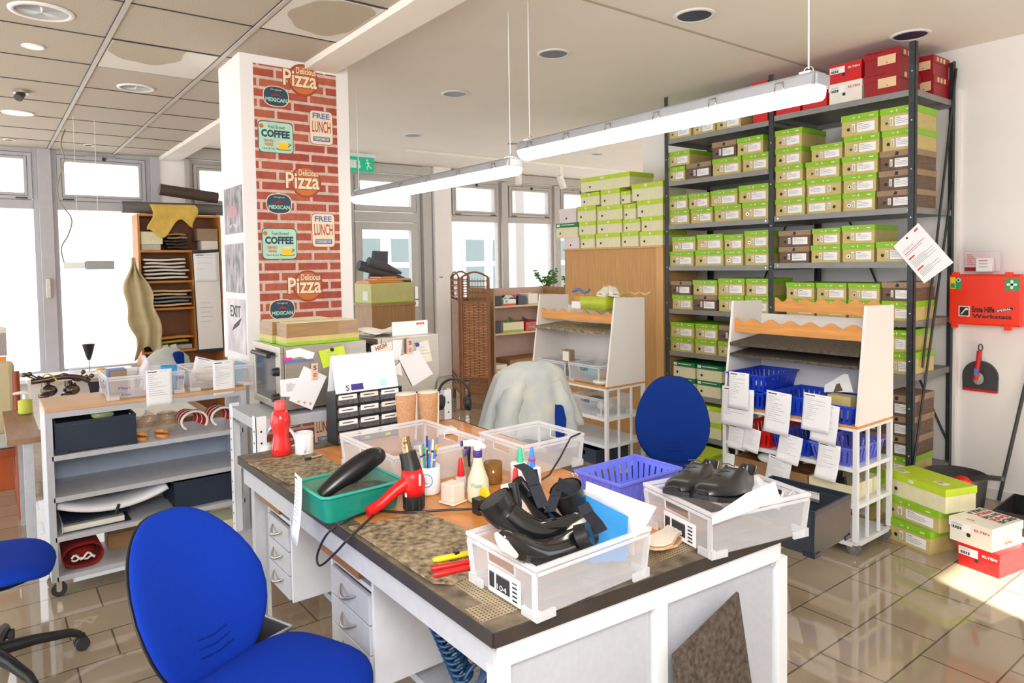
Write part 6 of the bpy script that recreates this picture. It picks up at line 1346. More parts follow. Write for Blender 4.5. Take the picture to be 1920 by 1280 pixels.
bk = thing('grey_pot', 'dark grey round pot with a handle on the floor behind the boxes', 'pot', (-1.70, 4.72, 0)) 
M = MB(); M.lathe([(.12, .001), (.14, .02), (.165, .26), (.172, .27), (.160, .275), (.14, .05), (0, .045)], DGRY, 26); M.obj('body', bk)
M = MB(); M.tube([(.12, -.10, .28), (.20, -.14, .32), (.30, -.17, .34)], [.012, .016, .014], DGRY, 8); M.obj('handle', bk)
M = MB(); M.ell((.08, -.12, .265), (.05, .03, .03), REDP); M.obj('red_clip', bk)
tr = thing('floor_tray', 'flat black tray on the floor at the foot of the wall', 'tray', (-1.25, 4.86, 0), .05); M = MB(); M.box((-.24, -.20, .001), (.30, .22, .006), BLK).box((-.24, -.20, .006), (-.23, .22, .12), BLK).box((.29, -.20, .006), (.30, .22, .12), BLK).box((-.23, -.20, .006), (.29, -.19, .12), BLK).box((-.23, .21, .006), (.29, .22, .12), BLK); M.obj('body', tr)

# ================================================================ LIGHTS ON THE CEILING
def luminaire(label, xa, xb, y, z, clips):
    t = thing('tube_luminaire', label, 'lamp', ((xa+xb)/2, y, z), 0, 'suspended tube luminaires'); L_ = (xb-xa)/2
    M = MB(); prof = [(-.064, .050), (-.052, .088), (-.030, .100), (.030, .100), (.052, .088), (.064, .050)]
    M.rings([[(s_*L_, y_, z_) for y_, z_ in prof] for s_ in (-1, 1)], mat('grey lamp housing', (.36, .37, .39), .4)); M.obj('housing', t, .003)
    M = MB(); pr2 = [(.060*math.cos(a), .050-.050*abs(math.sin(a))**.8) for a in [PI+PI*i/14 for i in range(15)]]
    M.rings([[(s_*k*L_, y_*q, .050-(.050-z_)*q) for y_, z_ in pr2] for s_, k, q in ((-1, 1, .55), (-1, .985, 1), (1, .985, 1), (1, 1, .55))], TUBE); M.obj('diffuser', t)
    for s_ in (-1, 1):
        M = MB(); M.box((s_*L_, -.045, .05), (s_*(L_+.012), .045, .092), mat('grey lamp housing', (.36, .37, .39))); M.obj('end_cap', t, .006)
        M = MB(); M.tube([(s_*(L_-.045)+.018*math.cos(a), 0, .112+.016*math.sin(a)) for a in [2*PI*i/12 for i in range(12)]], .0025, CHROME, 6, closed=True); M.box((s_*(L_-.045)-.02, -.03, .099), (s_*(L_-.045)+.02, .03, .107), WPL); M.obj('hanger', t)
        M = MB(); M.tube([(s_*(L_-.045), 0, .12), (s_*(L_-.045), 0, ZP-z)], .003, WPL, 6); M.obj('suspension_wire', t)
    n = 6
    for i in range(n):
        x = -L_+.12+(2*L_-.24)*i/(n-1); M = MB()
        M.tube([(x-.016, -.066, .078), (x-.016, -.068, .040), (x+.016, -.068, .040), (x+.016, -.066, .078)], .0025, STEEL, 6, closed=True); M.obj('clip', t)
    return t
pa, pb_ = AZ(668, 372, 2.13), AZ(938, 310, 2.13); luminaire('lit white tube luminaire hanging further back, left one of two', pa.x, pb_.x-.02, 2.36, 2.085, 1)
pa, pb_ = AZ(951, 293, 2.17), AZ(1530, 178, 2.17); luminaire('lit white tube luminaire hanging in front of the rack, right one of two', pa.x, pb_.x, 2.36, 2.155, 1)
def downlight(name, label, x, y, z, r, hollow, rim=WHITE, group=None, low=0):
    t = thing(name, label, 'ceiling lamp', (x, y, z)); 
    if group: t['group'] = group
    M = MB(); M.lathe([(r*.80, -.001), (r*.84, -.010), (r, -.007), (r*1.02, -.0005)], rim, 32); M.v = [V(p) for p in M.v]; M.obj('rim', t)
    M = MB(); M.lathe([(r*.82, -.0045), (0, -.0045)], hollow, 32); 
    if hollow is REFL: M.lathe([(r*.80, -.006), (r*.62, -.0055)], CHROME, 32)
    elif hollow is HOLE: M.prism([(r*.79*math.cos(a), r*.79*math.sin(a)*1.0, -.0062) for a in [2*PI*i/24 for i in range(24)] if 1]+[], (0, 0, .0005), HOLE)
    M.obj('hollow', t)
    return t
for i, (px, r) in enumerate((((1302, 28), .115), ((1038, 100), .11), ((853, 175), .11), ((775, 253), .11), ((1707, 65), .115), ((962, 268), .09), ((1120, 288), .09))):
    p = AZ(px[0], px[1], ZP); n_ = ('nearest recessed lamp hollow in the plaster ceiling', 'recessed lamp hollow between the lamp wires, second from front', 'recessed lamp hollow left of the lamp wires', 'recessed lamp hollow above the door side', 'recessed lamp hollow above the rack corner post', 'small recessed lamp far back between the tube lamps', 'farthest small recessed lamp near the back windows')[i]
    downlight('recessed_lamp', n_, p.x, p.y, ZP, r, HOLE if i not in (3,) else REFL, group='recessed lamps in the plaster ceiling')
for i, (px, r, h_, n_) in enumerate((((78, 21), .135, REFL, 'large round mirrored lamp in the tile ceiling at the top left corner'), ((255, 164), .115, REFL, 'mirrored round lamp in the tile ceiling left of the pillar'), ((34, 211), .11, LAMPL, 'lit round ceiling lamp at the left edge'), ((62, 86), .055, LAMPL, 'small round spot behind the large corner lamp'), ((18, 261), .05, STEEL, 'small spot near the left window top'), ((167, 271), .05, STEEL, 'small spot above the second left window'))):
    p = AZ(px[0], px[1], ZC); downlight('ceiling_lamp', n_, p.x, p.y, ZC-.0001, r, h_, group='lamps in the tile ceiling')
p = AZ(40, 178, ZC-.03); M = MB(); M.cyl((p.x, p.y, ZC-.001), (p.x, p.y, ZC-.02), .05, STEEL, 16).cyl((p.x, p.y, ZC-.02), (p.x+.03, p.y-.02, ZC-.06), .028, DGRY, 12); tag(M.obj('spotlight'), 'tilted dark metal spotlight on the tile ceiling at left', 'spotlight')
# small pendant lamp in front of the left windows
XQ = -6.6; pn = thing('pendant_lamp', 'slim grey pendant lamp hanging in front of the left window', 'lamp', AX(165, 497, XQ)); L0 = pn.location.copy()
def R_(x, y, dx=0): return AX(x, y, XQ+dx)-L0
M = MB(); a, b_ = R_(160, 497), R_(213, 496); M.box((-.05, a.y, -.035), (.05, b_.y, .035), mat('pendant grey', (.36, .36, .36), .4)); M.obj('housing', pn, .006)
M = MB(); a = R_(118, 500); b_ = R_(159, 498); M.box((-.045, a.y, -.025), (.045, b_.y, .025), WPL); M.obj('driver_box', pn, .004)
for x in (148, 187):
    M = MB(); q_ = R_(x, 488); M.tube([(0, q_.y, .0), (0, q_.y, ZC-L0.z-.013)], .0022, WPL, 5); M.obj('suspension_wire', pn)
M = MB(); pts = [AZ(122, 243, ZC-.02)-L0]+[R_(x, y) for x, y in ((114, 268), (120, 300), (108, 345), (112, 378), (134, 410), (128, 440), (115, 465), (121, 495))]; M.tube(smooth(pts), .006, mat('beige cable', (.35, .30, .20), .6), 6); M.obj('cable', pn)
# emergency exit sign, ceiling rail spots
XE = -8.0; ex = thing('exit_sign', 'green emergency exit sign with running figure above the glass door', 'sign', (XE, (AX(650, 305, XE).y+AX(700, 305, XE).y)/2, AX(678, 322, XE).z))
y0_, y1_ = AX(650, 305, XE).y-ex.location.y, AX(700, 305, XE).y-ex.location.y; hz_ = AX(678, 295, XE).z-ex.location.z; EG = mat('exit green', (.0, .42, .22), .4, em=.25, var=.02)
M = MB(); M.box((-.02, y0_, 0), (.02, y1_, hz_), EG); M.obj('panel', ex)
M = MB(); M.box((.0205, y0_+.03, .04), (.0215, y0_+.12, hz_-.04), WPL); yc = (y0_+y1_)/2-.02; M.prism([(.0205, yc-.006, hz_*.75), (.0205, yc+.006, hz_*.75), (.0205, yc+.006, hz_*.4), (.0205, yc+.025, hz_*.4), (.0205, yc, hz_*.2), (.0205, yc-.025, hz_*.4), (.0205, yc-.006, hz_*.4)][::-1], (.001, 0, 0), WPL)
yf = y1_-.085; M.ell((.021, yf-.01, hz_*.80), (.001, .014, .014), WPL); M.tube([(.021, yf-.008, hz_*.68), (.021, yf+.010, hz_*.45)], .011, WPL, 6).tube([(.021, yf+.01, hz_*.45), (.021, yf-.012, hz_*.32), (.021, yf-.008, hz_*.15)], .008, WPL, 6).tube([(.021, yf+.01, hz_*.45), (.021, yf+.03, hz_*.30), (.021, yf+.05, hz_*.28)], .008, WPL, 6).tube([(.021, yf-.006, hz_*.66), (.021, yf-.035, hz_*.58)], .006, WPL, 6).tube([(.021, yf-.004, hz_*.66), (.021, yf+.03, hz_*.6)], .006, WPL, 6); M.obj('pictogram', ex)
M = MB(); M.box((-.03, y0_-.02, hz_+.0005), (.03, y1_+.02, hz_+.06), WPL).tube([(0, 0, hz_+.06), (0, 0, ZP-ex.location.z)], .004, WPL, 6); M.obj('housing', ex)
struct(MB().box((-7.42, 4.1, ZP-.03), (-7.38, 8.2, ZP), CREAMW), 'trim_13')
for k, (x, y) in enumerate(((972, 333), (1052, 340))):
    p = AX(x, y, -7.4); t = thing('track_spot', ('white cylinder spotlight on the back ceiling rail, left', 'white cylinder spotlight on the back ceiling rail, tilted, right')[k], 'spotlight', (p.x, p.y, p.z), 0, 'rail spotlights'); d = .05*k
    M = MB(); M.cyl((0, -d*.6, .08), (0, d, -.09), .045, CREAMW, 18); M.obj('cylinder', t); M = MB(); M.box((-.012, -.03, .07), (.012, .03, ZP-.0305-p.z), CREAMW); M.obj('bracket', t)
# ================================================================ LEFT BACKGROUND
tab = thing('work_table', 'wooden table behind the left trolley, its brown end sticking out', 'table', (-4.9, .60, 0)); M = MB(); M.box((-.50, -.53, .69), (.46, .50, .72), mat('brown table wood', (.30, .16, .08), .5, var=.15, scale=6, stretch=(1, 6, 1))); M.obj('tabletop', tab, .003)
for sx in (-.44, .38):
    for y in (-.46, .42): M = MB(); M.box((sx, y, 0), (sx+.045, y+.045, .69), GREYP); M.obj('leg', tab)
M = MB(); M.box((-5.38, .22, .7205), (-4.62, 1.04, .724), CREAMW); tag(M.obj('paper_mat'), 'big pale paper mat on the table behind the left trolley', 'mat')
GUN = mat('gunmetal', (.12, .09, .075), .25, .9, var=.3, scale=20)
sm_ = thing('shoe_stretcher', 'gunmetal shoe stretching machine with two lasts on the left table', 'machine', (-5.0, .385, .7245))
def G(x, y, dx=0): return AX(x, y, -5.0+dx)-sm_.location
M = MB(); b0 = G(129, 745); M.tube([(b0.x, b0.y, 0), (b0.x, b0.y, .02), (b0.x, b0.y, .022), (b0.x, b0.y, G(129, 712).z)], [.045, .045, .022, .020], GUN, 14); M.obj('column', sm_)
M = MB(); M.tube(smooth([G(58, 716), G(85, 712), G(105, 708), G(129, 706), G(150, 708), G(168, 714)]), .016, GUN, 8).tube(smooth([G(70, 706), G(95, 714), G(120, 702), G(145, 712), G(165, 704)]), .010, GUN, 8); M.obj('arm', sm_)
for a, b_ in (((88, 716), (92, 732)), ((139, 716), (134, 730))):
    c = G(*b_); M = MB(); M.ell(c, (.05, .045, .038), GUN).ell(c+V((.05, -.03, -.02)), (.05, .03, .018), GUN).tube([G(*a), c], .014, GUN, 8); M.obj('last', sm_)
for px in ((45, 703), (55, 701), (156, 697), (172, 704)):
    M = MB(); M.ell(G(*px), (.014, .014, .014), GUN).tube([G(*px), G(px[0]*.7+129*.3, 712)], .005, GUN, 6); M.obj('crank', sm_)
M = MB(); M.tube(smooth([AZ(78, 772, .73), AZ(78, 740, .80)+Z_*.06, AX(84, 702, -4.9), AX(100, 706, -4.95), AX(112, 722, -4.98)]), .004, YCL, 6); tag(M.obj('tube'), 'thin yellow tube bent over the stretching machine', 'tube')
sb = AZ(48, 776, .7205); on('pump_bottle', 'white-headed bottle wrapped in yellow-green cord on the left table', 'bottle', (sb.x, sb.y, .7245), [('body', lambda M: M.lathe([(.034, 0), (.036, .004)]+[(.036+.003*(i % 2), .004+.007*i) for i in range(1, 12)]+[(.012, .09)], mat('yellow green cord', (.55, .60, .08), .6), 20)), ('trigger_head', lambda M: M.tube([(0, 0, .088), (0, 0, .12)], .012, WPL, 10).tube([(0, -.06, .128), (0, 0, .132), (0, .02, .122)], [.007, .012, .008], WPL, 8))])
mo = thing('laptop', 'black upright screen at the right end of the left table', 'screen', (-5.05, .80, .7245)); M = MB(); P = [AX(x, y, -5.05)-mo.location for x, y in ((177, 744), (209, 741), (203, 692), (163, 693))]; zz = min(p.z for p in P)
P = [V((p.x, p.y, p.z-zz+.001)) for p in P]; M.prism(P, (-.02, 0, 0), BLK); M.obj('screen', mo)
M = MB(); M.ell((-4.75, .46, .742), (.05, .03, .012), GREYP); M.ell((-4.75, .45, .757), (.014, .012, .008), REDP); tag(M.obj('small_tool'), 'small grey tool with a red knob on the left table', 'tool')
ch = thing('wooden_chair', 'beige upholstered chair with red-brown wooden frame at the left edge', 'chair', (-5.72, -.02, 0)); RB = mat('red brown wood', (.32, .06, .02), .4, var=.15, scale=8, stretch=(8, 8, 1))
for (x, y, z1) in ((.20, .17, .95), (.20, -.2, .95), (-.22, .17, .44), (-.22, -.2, .44)): M = MB(); M.tube([(x+.04, y, 0), (x, y, .45), (x-.02, y, z1)], .022, RB, 8); M.obj('leg', ch)
M = MB(); M.box((-.24, -.22, .40), (.20, .18, .45), RB); M.obj('seat_frame', ch, .004); M = MB(); M.box((-.23, -.21, .451), (.17, .165, .50), mat('pale seat fabric', (.55, .62, .60), .9)); M.obj('seat', ch, .015)
M = MB(); M.box((.14, -.20, .55), (.20, .165, 1.02), mat('beige upholstery', (.55, .46, .28), .9, var=.05)); M.obj('backrest', ch, .03)
cbn = MB(); cbn.box((-6.8, -.35, 0), (-6.25, .14, .88), mat('orange red cabinet', (.55, .12, .03), .4)); tag(cbn.obj('low_cabinet', None, .004), 'orange-red low cabinet at the left edge under the grey box', 'cabinet')
M = MB(); M.box((-6.72, -.33, .881), (-6.36, .02, .975), CARD); M.box((-6.36, -.10, .881), (-6.31, .12, .97), ORNG); tag(M.obj('carton'), 'small orange carton under the tilted grey box at the left edge', 'box')
M = MB(); M.box((-.19, -.17, 0), (.19, .17, .20), mat('grey carton', (.42, .38, .36), .7)); M.box((-.193, -.173, .17), (.193, .173, .205), CREAMW); o = M.obj('storage_box'); o.location = (-6.54, -.06, .976); o.rotation_euler = (0, 0, .1); tag(o, 'grey box with white lid on top of the pile at the left edge', 'box')
wbch = MB(); zt_ = AX(168, 697, -8.1).z; wbch.box((-8.34, .30, zt_-.04), (-7.9, 1.22, zt_), WHITE).box((-8.3, .32, 0), (-8.26, 1.2, zt_-.04), WHITE).box((-7.98, .32, 0), (-7.94, .36, zt_-.04), WHITE).box((-7.98, 1.16, 0), (-7.94, 1.2, zt_-.04), WHITE); tag(wbch.obj('window_bench'), 'low white bench under the left window', 'bench')
p = AX(168, 697, -8.1); on('funnel_lamp', 'small black funnel-shaped lamp on a thin stem in front of the left window', 'lamp', (p.x, p.y, zt_+.0005), [('base', cyl_(.05, 0, .012, WPL)), ('stem', lambda M: M.tube([(0, 0, .012), (0, 0, .12)], .006, STEEL, 6)), ('shade', lambda M: M.lathe([(.014, .12), (.030, .17), (.055, .27), (.060, .28), (.052, .275), (.01, .14)], BLK, 18))])
M = MB(); p = AX(190, 693, -8.0); M.ell((p.x, p.y, zt_+.022), (.05, .05, .02), YCL); tag(M.obj('yellow_sponge'), 'yellow sponge on the low white bench', 'sponge')
M = MB(); p = AX(140, 690, -8.15); M.lathe([(.05, 0), (.07, .17), (.066, .17), (.047, .01), (0, .008)], GLASS if False else mat('faint clear plastic', (.8, .85, .95), .1, alpha=.25), 18); o = M.obj('clear_cup'); o.location = (p.x, p.y, zt_+.0005); tag(o, 'clear plastic cup on the low bench left of the funnel lamp', 'cup')

# bookcase in front of the pilaster
bx0, bx1, by0, by1 = -8.30, -7.98, 1.285, 2.10
bc = thing('bookcase', 'tall brown open bookcase stuffed with leather and papers by the left windows', 'bookcase', (-8.14, 1.69, 0)); BW = mat('brown bookcase wood', (.26, .10, .035), .5, var=.15, scale=8); BE = mat('orange shelf edge', (.55, .22, .04), .5)
def bz_(y): return AX(300, y, bx1).z
def bk_(a, b_, m, nm, bev=0): M = MB(); M.box((a[0]+8.14, a[1]-1.69, a[2]), (b_[0]+8.14, b_[1]-1.69, b_[2]), m); return M.obj(nm, bc, bev)
bk_((bx0, by0, 0), (bx1, by0+.02, 2.17), BE, 'side_panel'); bk_((bx0, by1-.02, 0), (bx1, by1, 2.17), BE, 'side_panel'); bk_((bx0, by0+.02, 0), (bx0+.012, by1-.02, 2.17), BW, 'back_panel')
LVZ = [2.15, 1.775, 1.455, 1.17, .72]
for z in LVZ: bk_((bx0+.012, by0+.02, z), (bx1+.001, by1-.02, z+.022), BE, 'shelf')
bk_((bx0+.012, 1.80, .742), (bx1, 1.82, 1.775), BE, 'divider')
def roll(name, label, a, b_, r, m, cat='roll', group='rolls on the bookcase'):
    M = MB(); M.cyl(a, b_, r, m, 20).cyl(V(a)+(V(b_)-V(a))*1.0005, V(a)+(V(b_)-V(a))*1.001, r*.4, BLK, 12); tag(M.obj(name), label, cat, group)
roll('leather_roll', 'long grey roll lying on top of the bookcase', (-8.12, 1.17, 2.245), (-8.12, 2.22, 2.245), .062, mat('grey leather', (.15, .14, .14), .6))
roll('leather_roll', 'dark brown roll slanting over the grey roll on the bookcase', (-8.08, 1.52, 2.44), (-8.08, 2.10, 2.375), .060, mat('dark brown leather', (.07, .045, .035), .6))
M = MB(); M.sheet(lambda u, v: (-7.965+.012*math.sin(6*u+4*v), 1.40+.44*u+.03*math.sin(5*v), 2.29-(.02+.33*v)*(1-.45*u-.2*math.cos(u*9)*v)), 20, 12, YCL, .004); tag(M.obj('yellow_cloth'), 'yellow cloth hanging over the top front of the bookcase', 'cloth')
M = MB(); M.sheet(lambda u, v: (-7.93+.03*math.sin(13*u+2*v), 1.215-.08*math.sin(PI*min(1, v*1.3))+(.03+.26*min(1, v*2.6)-.04*v)*u+.018*math.sin(17*v)*(1 if u < .5 else -1)*abs(u-.5)*2, 1.72-.98*v-.07*math.cos(7*u)*v), 18, 24, HIDE, .005); tag(M.obj('beige_hide'), 'beige leather hide hanging down the left side of the bookcase', 'hide')
wbd = thing('whiteboard', 'narrow whiteboard with black frame leaning on the right side of the bookcase', 'whiteboard', (-7.93, 1.94, .72)); P = [AX(x, y, -7.93)-wbd.location for x, y in ((372, 661), (420, 657), (411, 467), (360, 470))]
M = MB(); M.prism(P, (-.014, 0, 0), BLK); M.obj('frame', wbd); c = sum(P, V())/4; M = MB(); M.prism([c+(p-c)*.94 for p in P], (.001, 0, 0), WHITE)
for i in range(5): M.quad((c.x+.0012, c.y-.08, c.z-.02-.05*i), Y_, Z_, .10+.03*(i % 2), .004, INK)
M.obj('surface', wbd)
rpaper('paper', 'white sheets pinned to the upper part of the whiteboard', (-7.925, 1.80, 1.46), Y_, Z_, .24, .30, .01, 3); 
M = MB(); M.tube([(-7.965, 1.80, 1.75), (-7.95, 1.815, 1.62), (-7.955, 1.80, 1.42)], [.012, .022, .014], mat('tan leather strap', (.55, .28, .10), .6), 6); tag(M.obj('leather_strap'), 'tan leather strap hanging at the bookcase divider', 'strap')
def item(name, label, a, b_, m, cat, bev=.004): M = MB(); M.box(a, b_, m); tag(M.obj(name, None, bev), label, cat)
item('carton', 'cream carton on the second bookcase shelf at left', (-8.2, 1.315, 1.86), (-8.0, 1.52, 1.99), KRAFTL, 'box'); item('paper_bundle', 'grey papers under the cream carton on the second bookcase shelf', (-8.2, 1.315, 1.798), (-8.0, 1.50, 1.858), mat('grey papers', (.55, .50, .42), .8, var=.2, scale=60), 'papers')
item('carton', 'wood-print shoebox on the second bookcase shelf at right', (-8.25, 1.86, 1.90), (-7.99, 2.07, 2.03), BROWNL, 'box'); item('carton', 'white box under the wood-print shoebox on the bookcase', (-8.2, 1.90, 1.798), (-8.0, 2.07, 1.899), CREAMW, 'box')
def pile(label, y0, y1, z0, n, cols, seed, dz=.028):
    rnd = random.Random(seed)
    for i in range(n):
        z = z0+.001+dz*i; c = rnd.choice(cols); M = MB(); k = rnd.uniform(-.008, .008); ya, yb = y0+rnd.uniform(0, .04), y1-rnd.uniform(0, .06)
        M.sheet(lambda u, v: (-8.24+.26*v, ya+(yb-ya)*u, z+dz*.55+.006*math.sin(5*u+seed+i)*math.sin(3*u)), 10, 3, c, dz*.5)
        tag(M.obj('leather_piece'), '%s, layer %s' % (label, ORD[min(i, 6)]+' from bottom'), 'leather', 'leather pieces in the bookcase')
BRL = mat('black brown leather', (.035, .025, .02), .7, var=.4); SLT = mat('slate leather', (.22, .23, .26), .6, var=.3)
pile('dark leather pieces in the middle of the second bookcase shelf', 1.54, 1.80, 1.798, 5, [BRL, BROWNL, BRL], 1, .034)
pile('pale and black sheets on the third bookcase shelf', 1.32, 1.78, 1.478, 6, [CREAMW, BRL, CREAMW], 4, .038)
pile('grey and dark pieces on the fourth bookcase shelf', 1.32, 1.79, 1.193, 5, [SLT, BRL, SLT, WOODL], 9, .036)
pile('yellow and orange scraps on the fifth bookcase shelf', 1.34, 1.79, .80, 2, [mat('olive scrap', (.40, .38, .05), .8), mat('orange scrap', (.65, .28, .05), .8)], 3, .04)
for k in range(3): M = MB(); M.box((-.02, -.03, 0), (.02, .03, .06), WPL); o = M.obj('small_carton'); o.location = (-8.0, 1.42+.085*k, .743); o.rotation_euler = (.1*k, 0, .1*k); tag(o, ('first', 'second', 'third')[k]+' small white carton from left on the lowest visible bookcase shelf', 'carton', 'small white cartons')
item('tray', 'grey shallow box on the lowest visible bookcase shelf', (-8.24, 1.62, .743), (-8.04, 1.78, .79), GREYP, 'tray')
dj = thing('draped_jacket', 'pale denim jacket on a chair back in front of the bookcase', 'jacket', AX(316, 700, -7.2)); q_ = dj.location; q_.z = .35; dj.location = q_
M = MB(); M.sheet(lambda u, v: ((.10+.10*v)*(min(1, v/.25)**.5)*math.cos(-2.4+4.8*u), (.15+.10*v)*(min(1, v/.25)**.5)*math.sin(-2.4+4.8*u)*(1+.06*math.sin(12*u)), .52-.45*v), 40, 12, DENIM, .006); M.obj('body', dj)
M = MB(); M.box((-.04, .02, .15), (.14, .12, .47), BLUED); M.obj('lining', dj, .03)
M = MB(); M.tube([(0, 0, -.35), (0, 0, .2)], .02, BLK, 8); M.obj('chair_post', dj)

# ================================================================ BACK OF THE ROOM
# door side cabinet with lime box, orange plates and a stacked grey chair
dc = thing('side_cabinet', 'wood grain cabinet in front of the glass door', 'cabinet', (-7.42, 3.90, 0)); za = AX(740, 568, -7.22).z; ya_, yb_ = AX(697, 570, -7.22).y-3.90, AX(778, 570, -7.22).y-3.90
M = MB(); M.box((-.25, ya_, 0), (.20, yb_, za-.03), CABW); M.obj('carcass', dc); M = MB(); M.box((-.26, ya_-.01, za-.03), (.21, yb_+.01, za), CABW); M.obj('top_panel', dc, .002)
ob = thing('large_box', 'large yellow-green box on the cabinet by the glass door', 'box', (-7.42, 3.90, za+.0005)); hb_ = AX(740, 530, -7.22).z-za
M = MB(); M.box((-.24, ya_, 0), (.19, yb_-.01, hb_), mat('pale lime board', (.62, .62, .25), .6)); M.box((-.242, ya_-.002, 0), (.192, yb_-.008, .012), LIME); M.obj('body', ob)
M = MB(); M.quad((-.02, ya_, hb_*.15), X_, Z_, .12, hb_*.45, PAPER); M.obj('size_sticker', ob)
zz = za+hb_+.003
for k, (y0f, y1f, th, m_, lab) in enumerate(((-.02, .75, .022, ORNG, 'lowest orange plate on the lime box'), (.15, .96, .022, mat('salmon plate', (.75, .40, .22), .6), 'salmon plate in the middle on the lime box'), (.25, .62, .022, ORNG, 'small orange plate on top of the lime box'))):
    M = MB(); w_ = yb_-ya_; M.box((-7.6+.03*k, 3.90+ya_+w_*y0f, zz), (-7.26, 3.90+ya_+w_*y1f, zz+th), m_); tag(M.obj('plate', None, .003), lab, 'plate', 'plates on the lime box'); zz += th+.002
for k, (a, b_, r) in enumerate((((672, 497), (770, 528), .06), ((690, 490), (752, 512), .055))):
    M = MB(); A_, B_ = AX(a[0], a[1], -7.50+.07*k), AX(b_[0], b_[1], -7.50+.07*k); M.tube([A_, A_.lerp(B_, .5)+Z_*.01, B_], [r, r*.9, r*.3], mat('slate foam', (.09, .095, .11), .7), 14); tag(M.obj('foam_roll'), ('lower dark grey foam roll on the lime box', 'upper dark grey foam roll on the lime box')[k], 'roll')
M = MB(); M.prism([AX(x, y, -7.6) for x, y in ((692, 522), (726, 524), (728, 471), (700, 470))], (-.03, 0, 0), mat('slate foam', (.09, .095, .11))); tag(M.obj('chair_back'), 'grey curved chair back sticking up behind the foam rolls', 'chair back')
# wicker folding screen
WKF = mat('dark cane frame', (.25, .09, .03), .5, var=.1)
def wickmat():
    return brickmat('woven wicker weave', (.62, .29, .10), (.48, .20, .06), (.16, .06, .02), .05, .018, .004, ('Y', 'Z'), rough=.6, bump=.6)
WK = wickmat(); scn_ = thing('folding_screen', 'brown woven wicker folding screen standing left of the shelf unit', 'folding screen', (-6.45, 4.30, 0))
def wpanel(p0, p1, h=1.52):
    p0, p1 = V(p0), V(p1); d = (p1-p0).normalized(); n = V((-d.y, d.x, 0)); L_ = (p1-p0).length
    T = Matrix(((d.x, n.x, 0, p0.x), (d.y, n.y, 0, p0.y), (0, 0, 1, 0), (0, 0, 0, 1)))
    M = MB()
    for x in (0, L_-.025): M.box((x, -.012, 0), (x+.025, .012, h-.06), WKF, T)
    M.tube([(.012+(L_-.025)*i/12, 0, h-.06+.055*math.sin(PI*i/12)) for i in range(13)], .011, WKF, 6, T)
    for z in (.16, .36, h-.34): M.box((.02, -.009, z), (L_-.02, .009, z+.02), WKF, T)
    fr = M.obj('panel_frame', scn_)
    M = MB(); M.box((.025, -.004, .38), (L_-.025, .004, h-.34), WK, T); M.obj('weave', fr)
    for z0, z1 in ((.18, .36), (h-.32, h-.07)):
        M = MB(); k = 4
        for i in range(k): z = z0+(z1-z0)*(i+.5)/k; M.tube([(.02, 0, z), (L_-.02, 0, z)], .006, WKF, 5, T)
        for i in range(9): x = .035+(L_-.07)*i/8; M.tube([(x, .006, z0), (x, .006, z1)], .0025, WKF, 4, T)
        M.obj('cane_lattice', fr)
b0 = V((-6.45, 4.30, 0)); P1 = AZ(868, 768, 0)-b0; P2 = AZ(921, 773, 0)-b0; P0 = AZ(850, 745, 0)-b0; PM = AZ(842, 735, 0)-b0
P1.z = P2.z = P0.z = 0; wpanel(P1, P2); wpanel(P0, P1+V((-.02, -.01, 0))); wpanel(P0+V((-.06, .30, 0)), P0+V((-.02, .02, 0)))
# shelf unit with boxes behind the jacket chair
su = thing('shelf_unit', 'light wooden shelf unit with mixed boxes behind the wicker screen', 'shelving', (-6.35, 5.0, 0)); SW = mat('light shelf wood', (.72, .52, .26), .5, var=.06, scale=6); ux0, ux1, uy0, uy1 = -.35, .15, -.52, .62
zs = [AX(950, y, -6.2).z for y in (543, 573, 624, 692, 722)]
M = MB(); M.box((ux0, uy0, 0), (ux1, uy0+.02, zs[0]+.02), CABW); M.obj('side_panel', su); M = MB(); M.box((ux0, uy1-.02, 0), (ux1, uy1, zs[0]), CABW); M.obj('side_panel', su); M = MB(); M.box((ux0, uy0+.02, 0), (ux0+.012, uy1-.02, zs[0]), mat('pinkish back board', (.60, .42, .33), .6)); M.obj('back_panel', su)
for z in zs[1:]: M = MB(); M.box((ux0+.012, uy0+.02, z-.02), (ux1, uy1-.02, z), SW); M.obj('shelf', su)
rnd = random.Random(12)
its = [(1, 0, .12, .11, BLK, 'black pouch'), (1, .13, .30, .07, WPL, 'white and red flat box'), (1, .13, .29, .0, None, ''), (1, .32, .44, .10, NAVY, 'navy box'), (1, .46, .60, .12, CREAMW, 'cream packet'), (1, .62, .90, .10, KRAFT, 'olive shoebox'),
       (2, .02, .10, .13, BLK, 'dark bottle'), (2, .12, .40, .11, KRAFTL, 'cream basket with green stripe'), (2, .42, .72, .10, REDP, 'red slatted box'), (3, .02, .17, .05, CREAMW, 'white roll of paper'), (3, .2, .85, .09, CARD, 'brown picture frame'), (4, .05, .5, .06, BROWNB, 'dark wood box'), (4, .55, .9, .05, GREYP, 'grey folder')]
